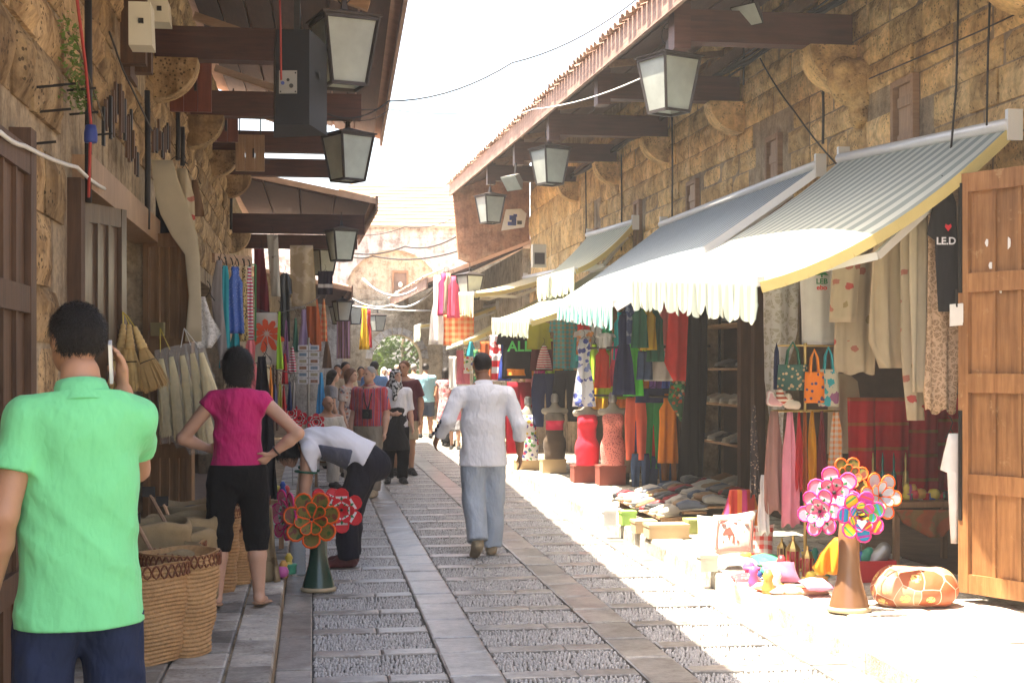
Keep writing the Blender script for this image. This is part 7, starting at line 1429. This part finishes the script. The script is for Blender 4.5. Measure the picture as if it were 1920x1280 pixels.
# --- woman bending over the stall
H = 1.62; p = WZ(650, 1060, 0); p.z = 0
J = std(H, pel=(0, -.085, .535), wai=(0, .0, .612), che=(0, .115, .628), nk0=(0, .205, .602), nk1=(0, .25, .580), hd=(0, .300, .565), hipL=(-.062, -.095, .505), hipR=(.062, -.095, .505), knL=(-.062, .0, .28), knR=(.062, -.02, .28), shL=(-.108, .185, .585), shR=(.108, .185, .585), elL=(-.112, .20, .415), elR=(.112, .215, .415), wrL=(-.09, .22, .27), wrR=(.09, .25, .27))
wtop = M('white_grey_tee', (.70, .70, .76), rough=.85, var=.06, vs=6, bmp=.1, bs=200, pat=None, coord='Object')
t = person('woman in a white tee bending far over the trinket stall', p, H, R(84), J, sk2, .010, (wtop, -.02, .62, .014), (cl('navy_trousers', (.010, .010, .020), sheen=0), 2.0, .018), hair=(hr_b, 'bob'), shoes=(cl('maroon_shoe', (.10, .03, .03)), 'shoe'), fr=(0, .15, -.98), face=(0, .45, -.9), upv=(0, .9, .45), fine=True, fat=1.22, fem=True, seed=12, strands=(1800, .05, .8))
tp_ = V((0, .15, -.98)).normalized(); P_, Q_ = sdf([cap(J['pel'].lerp(J['wai'], .35), J['wai'].lerp(J['che'], .55), (.085*1.22+.0195)*H, (.086*1.22+.0195)*H, tp_, 1.33, .03), cap(J['wai'].lerp(J['che'], .5), J['che'].lerp(J['nk0'], .2), (.086*1.22+.017)*H, (.080*1.22+.015)*H, tp_, 1.33, .03)], .012, cuts=[(J['wai']+tp_*.012*H, -tp_), (J['pel'].lerp(J['wai'], .55), (0, -1, -.3))]); np_obj('grey_side_panel', P_, Q_, cl('slate_panel', (.10, .11, .16)), t)
gb = cl('green_band', (.01, .09, .05))
for S in 'LR':
    c0 = J['sh'+S].lerp(J['el'+S], .60); ax = (J['el'+S]-J['sh'+S]).normalized(); a = ax.cross(V((1, 0, 0))).normalized(); b = ax.cross(a); mb = MB(); mb.tube([c0+(a*math.cos(q)+b*math.sin(q))*.084+ORG[t.name] for q in np.linspace(0, 6.283, 24)], .010, 6); mb.build('sleeve_band', gb, t, True)
# --- man in the white shirt walking away
H = 1.755; p = WZ(906, 1042, 0); p.z = 0
J = std(H, hipL=(-.052, 0, .515), hipR=(.052, 0, .515), knL=(-.048, .0, .285), anL=(-.040, -.085, .085), toL=(-.044, -.018, .018), knR=(.055, .035, .285), anR=(.048, .045, .045), toR=(.062, .14, .016), elL=(-.182, -.045, .668), wrL=(-.222, .02, .588), elR=(.175, -.035, .645), wrR=(.185, .01, .505), shL=(-.116, -.010, .797), shR=(.116, -.010, .797), hd=(-.004, .016, .938))
wsh = cl('white_shirt', (.72, .74, .80), bmp=.15)
t = person('man in a loose white shirt and pale jeans walking away', p, H, R(2), J, sk3, .009, (wsh, .445, 1.55, .010, 1.95), (jeanl, 2.0, .016), hair=(hr_b, 'crop'), shoes=(m_shoet, 'shoe'), face=(-.1, 1, -.05), hands={'R': (V((.05, -.05, -1)), V((-1, .1, 0)), .35), 'L': (V((-.2, .5, -.7)), V((.8, .3, -.2)), .5)}, fine=True, collar=wsh, fat=1.10, seed=17, strands=(1500, .010, .2))
m_patch2 = cl('navy_patch', (.03, .035, .07))
for k in range(4): e = J['elL'].lerp(J['wrL'], .15+.25*k)+V((-.052, -.035, .015)); mb = MB(); mb.obox(e+ORG[t.name], (.004, -.012, 0), (.006, .003, .007), (-.002, -.002, .012)); mb.build('sleeve_patch', m_patch2, t)
# --- old man with the camera
H = 1.66; p = WZ(692, 930, 0); p.z = 0
stripe = cl('red_blue_stripe', (.42, .05, .06), pat='su', ps=14, cols=[(0, (.45, .05, .06)), (.35, (.55, .12, .08)), (.5, (.06, .09, .24)), (.62, (.45, .06, .07)), (.8, (.30, .12, .20)), (.9, (.45, .05, .06))]); khaki = cl('khaki', (.26, .22, .17))
J = std(H, anL=(-.06, .05, .045), toL=(-.07, .14, .016), knL=(-.06, .05, .285), anR=(.06, -.06, .05), toR=(.08, .02, .016), hd=(-.01, .022, .93))
t = person('old man in a red and blue striped shirt with a camera strap', p, H, R(158), J, sk2, .013, (stripe, .535, .85, .012), (khaki, 2.0, .012), hair=(hr_g, 'crop'), shoes=(m_shoet, 'shoe'), face=(.45, .9, -.05), fat=1.1, eyes=True, collar=stripe, seed=21)
mb = MB(); o_ = ORG[t.name]; mb.tube([V(q)*H+o_ for q in ((.03, .04, .83), (.0, .105, .74), (-.03, .115, .66))], .008, 5); mb.tube([V(q)*H+o_ for q in ((-.045, .03, .83), (-.045, .10, .74), (-.035, .115, .66))], .008, 5); mb.build('camera_strap', m_cable, t, True)
mb = MB(); c = V((-.03, .125, .63))*H+o_; mb.obox(c, (.055, 0, 0), (0, .03, 0), (0, 0, .06)); cm = mb.build('camera_case', m_speaker, t); mb = MB(); mb.tube([c+V((0, .03, 0)), c+V((0, .05, 0))], .03, 10); mb.build('lens', m_cable, cm)
mb = MB(); c = V((0, 0, .545))*H+o_; mb.lathe([(.088*1.1*H, -.018), (.090*1.1*H, -.016), (.090*1.1*H, .016), (.088*1.1*H, .018)], 28, c, 1.04, .80); mb.build('belt', m_cable, t, True)
# --- woman in the patterned headscarf, and the man behind her
H = 1.62; p = WZ(742, 905, 0); p.z = 0; scarfm = cl('zebra_scarf', (.55, .55, .55), pat='blotch', ps=28, thr=.5, col2=(.02, .02, .022)); blkskirt = cl('black_skirt', (.012, .012, .013))
J = std(H, elR=(.135, .0, .635), wrR=(.04, .10, .60), anL=(-.05, .05, .045), toL=(-.06, .14, .016))
person('woman in a black and white headscarf and long black skirt', p, H, R(186), J, sk2, .013, (cl('white_tunic', (.66, .66, .70)), .47, 1.0, .010), (blk, 2.0, .012), (blkskirt, .29, .125), (scarfm, 'scarf'), (m_shoek, 'shoe'), face=(-.4, .9, 0), hands={'R': (V((-.8, .3, .1)), V((0, -1, 0)), .3)}, fem=True, fat=1.05, eyes=True, seed=23)
H = 1.74; p = W(757, 0, 21.6); p.z = 0; mar = cl('maroon_tee', (.085, .022, .03))
person('man in a maroon tee behind the headscarf woman', p, H, R(182), std(H, elL=(-.15, -.01, .64), elR=(.15, -.01, .64)), sk1, .015, (mar, .47, .75, .016), (cl('beige_trousers', (.36, .29, .20)), .9, .02), hair=(hr_br, 'short'), shoes=(m_shoek, 'shoe'), face=(.5, .9, 0), fat=1.15, eyes=True, seed=25)
H = 1.62; p = W(656, 0, 21.2); p.z = 0; blouse = cl('flower_blouse', (.46, .38, .34), pat='floral', ps=22, thr=.42, cols=[(0, (.45, .16, .10)), (.4, (.16, .14, .16)), (.7, (.55, .45, .38))])
person('woman with short auburn hair in a flowered blouse', p, H, R(-120), std(H), sk2, .015, (blouse, .49, .6, .014), (khaki, 2.0, .012), hair=(hr_br, 'bob'), shoes=(m_shoek, 'shoe'), fem=True, fat=1.05, eyes=True, seed=27)
# --- seated bald man by the pinwheels
H = 1.68; p = W(612, 0, 19.6); p.z = KZ-.13
J = std(H, pel=(0, -.02, .29), wai=(0, -.01, .36), che=(0, .0, .475), nk0=(0, .0, .565), nk1=(0, .012, .61), hd=(0, .03, .675), hipL=(-.06, 0, .265), hipR=(.06, 0, .265), knL=(-.08, .24, .285), knR=(.08, .24, .285), anL=(-.08, .24, .045), anR=(.08, .24, .045), toL=(-.08, .33, .016), toR=(.08, .33, .016), shL=(-.11, 0, .55), shR=(.11, 0, .55), elL=(-.15, .05, .39), elR=(.15, .05, .39), wrL=(-.09, .17, .34), wrR=(.09, .17, .34))
person('bald man in a pale shirt seated by the red pinwheels', p, H, R(-150), J, sk1, .015, (cl('stone_shirt', (.52, .48, .42)), .27, .6, .014), (cl('pale_trousers', (.50, .47, .42)), 2.0, .014), hair=(hr_g, 'bald'), shoes=(m_shoek, 'shoe'), fat=1.12, eyes=True, seed=29)
t = thing('wooden_stool', 'small wooden stool under the seated bald man', 'stool', (p.x, p.y, 0)); boxes('seat', m_browndoor, t, [(p.x-.17, p.x+.17, p.y-.17, p.y+.17, .33, .36)])
for dx in (-.14, .14):
    for dy in (-.14, .14): boxes('leg', m_browndoor, t, [(p.x+dx-.02, p.x+dx+.02, p.y+dy-.02, p.y+dy+.02, 0, .329)])
for (x, y, D, lab) in ((560, 785, 19.0, 'red flag pinwheel standing low at the far stall'), (592, 792, 18.6, 'red flag pinwheel beside the seated man'), (545, 775, 18.0, 'red flag pinwheel behind the pink elbow')):
    q = W(x, y, D); t = thing('pinwheel', lab, 'pinwheel', q, 'red pinwheels at the far stall'); pinwheel(t, q, (.1, -1, .2), .12, 'flag', x*.1, 6); mb = MB(); mb.tube([q+V((0, .03, 0)), (q.x+.03, q.y+.05, .0)], .005, 5); mb.build('stick', m_greymetal, t)
# --- passers-by further down the street
def passer(label, x, D, H, yaw, top_, bottom, hair, skin=sk1, sl=.6, fem=False, end=2.0, skirt=None, fat=1.0, stride=.06, loose=.014, **k):
    p = W(x, 0, D); p.z = 0
    J = std(H, anL=(-.06, stride, .045), toL=(-.07, stride+.095, .016), knL=(-.06, stride*.7+.01, .285), anR=(.06, -stride, .05), toR=(.07, -stride+.095, .016), elL=(-.14, -.03, .64), elR=(.14, -.01, .64))
    return person(label, p, H, R(yaw), J, skin, .02, (top_, .48, sl, loose), (bottom, end, .014), skirt, hair, (m_shoek, 'shoe'), fem=fem, fat=fat, seed=int(x), group='people strolling down the street', eyes=False, **k)
lb = cl('light_blue_tee', (.30, .56, .66)); wt = cl('white_tee', (.70, .70, .70)); sh_ = cl('denim_shorts_cloth', (.05, .07, .11)); rs = cl('rose_dress', (.62, .30, .30), pat='floral', ps=14, thr=.45, cols=[(0, (.7, .65, .62)), (.5, (.6, .12, .15))]); bs = cl('blue_shirt', (.12, .22, .42)); gr = cl('grey_tee', (.25, .25, .27)); sand = cl('sand_tee', (.45, .36, .26)); pk = cl('pink_tee', (.75, .25, .32))
passer('man in a light blue tee and denim shorts seen from behind', 798, 33, 1.74, 5, lb, sh_, (hr_b, 'short'), end=.95, fat=1.1)
passer('man in a white tee walking beside the light blue tee', 776, 35, 1.74, 0, wt, sh_, (hr_g, 'crop'), end=.95)
passer('woman with long dark hair in a rose dress on the sunny side', 836, 29.5, 1.64, -40, rs, blk, (hr_b, 'long'), sk1, .1, True, 2.0, (rs, .30, .13))
passer('child in a cap and pink top beside the rose dress', 853, 28.5, 1.18, 170, pk, gr, (wt, 'cap'), sk2, .5, end=.9)
passer('woman in white among the far sunny goods', 868, 31, 1.62, 30, wt, jeanl, (hr_b, 'bob'), sk2, .5, True)
passer('woman with long dark hair leaning at the far stalls', 622, 23, 1.60, -80, gr, blk, (hr_b, 'long'), sk2, .6, True)
passer('dark haired man behind the auburn haired woman', 647, 25, 1.74, -150, sand, blk, (hr_b, 'short'))
passer('man in a dark tee deep among the far stalls', 634, 28, 1.70, 160, blk, blk, (hr_b, 'short'))
passer('man in a blue shirt walking away behind the old man', 702, 26.5, 1.76, 0, bs, khaki, (hr_b, 'short'))
passer('small dark haired passer by before the gate post', 677, 29, 1.66, 180, gr, blk, (hr_b, 'short'))
passer('woman in a white veil far down the street', 720, 35, 1.64, 180, wt, wt, (wt, 'scarf'), sk2, 1.0, True)
passer('woman in a lilac veil far down the street', 730, 38, 1.60, 175, cl('lilac_veil', (.40, .30, .50)), gr, (cl('lilac_veil', (.40, .30, .50)), 'scarf'), sk2, 1.0, True)
passer('man in a white shirt facing the camera far away', 755, 34, 1.72, 185, wt, khaki, (hr_b, 'short'))
passer('grey haired far walker close to the gateway', 744, 39, 1.72, 180, sand, blk, (hr_g, 'short'))
passer('far walker in grey just inside the gateway', 762, 42, 1.70, 180, gr, blk, (hr_b, 'short'))
# ================================================================ thin air volume: fades the far end, added also to imitate lens glare
mb = MB(); mb.box(-60, 70, -25, 120, -1.2, 12.5); hz = mb.build('glare_haze', None, kind='stuff')
hm = bpy.data.materials.new('glare_haze_air'); hm.use_nodes = True; hn = hm.node_tree; hn.nodes.clear(); ho = hn.nodes.new('ShaderNodeOutputMaterial'); hv = hn.nodes.new('ShaderNodeVolumePrincipled')
hv.inputs['Density'].default_value = .0020; hv.inputs['Color'].default_value = (.95, .93, .90, 1); hv.inputs['Anisotropy'].default_value = .2
hn.links.new(hv.outputs[0], ho.inputs['Volume']); hz.data.materials.clear(); hz.data.materials.append(hm)
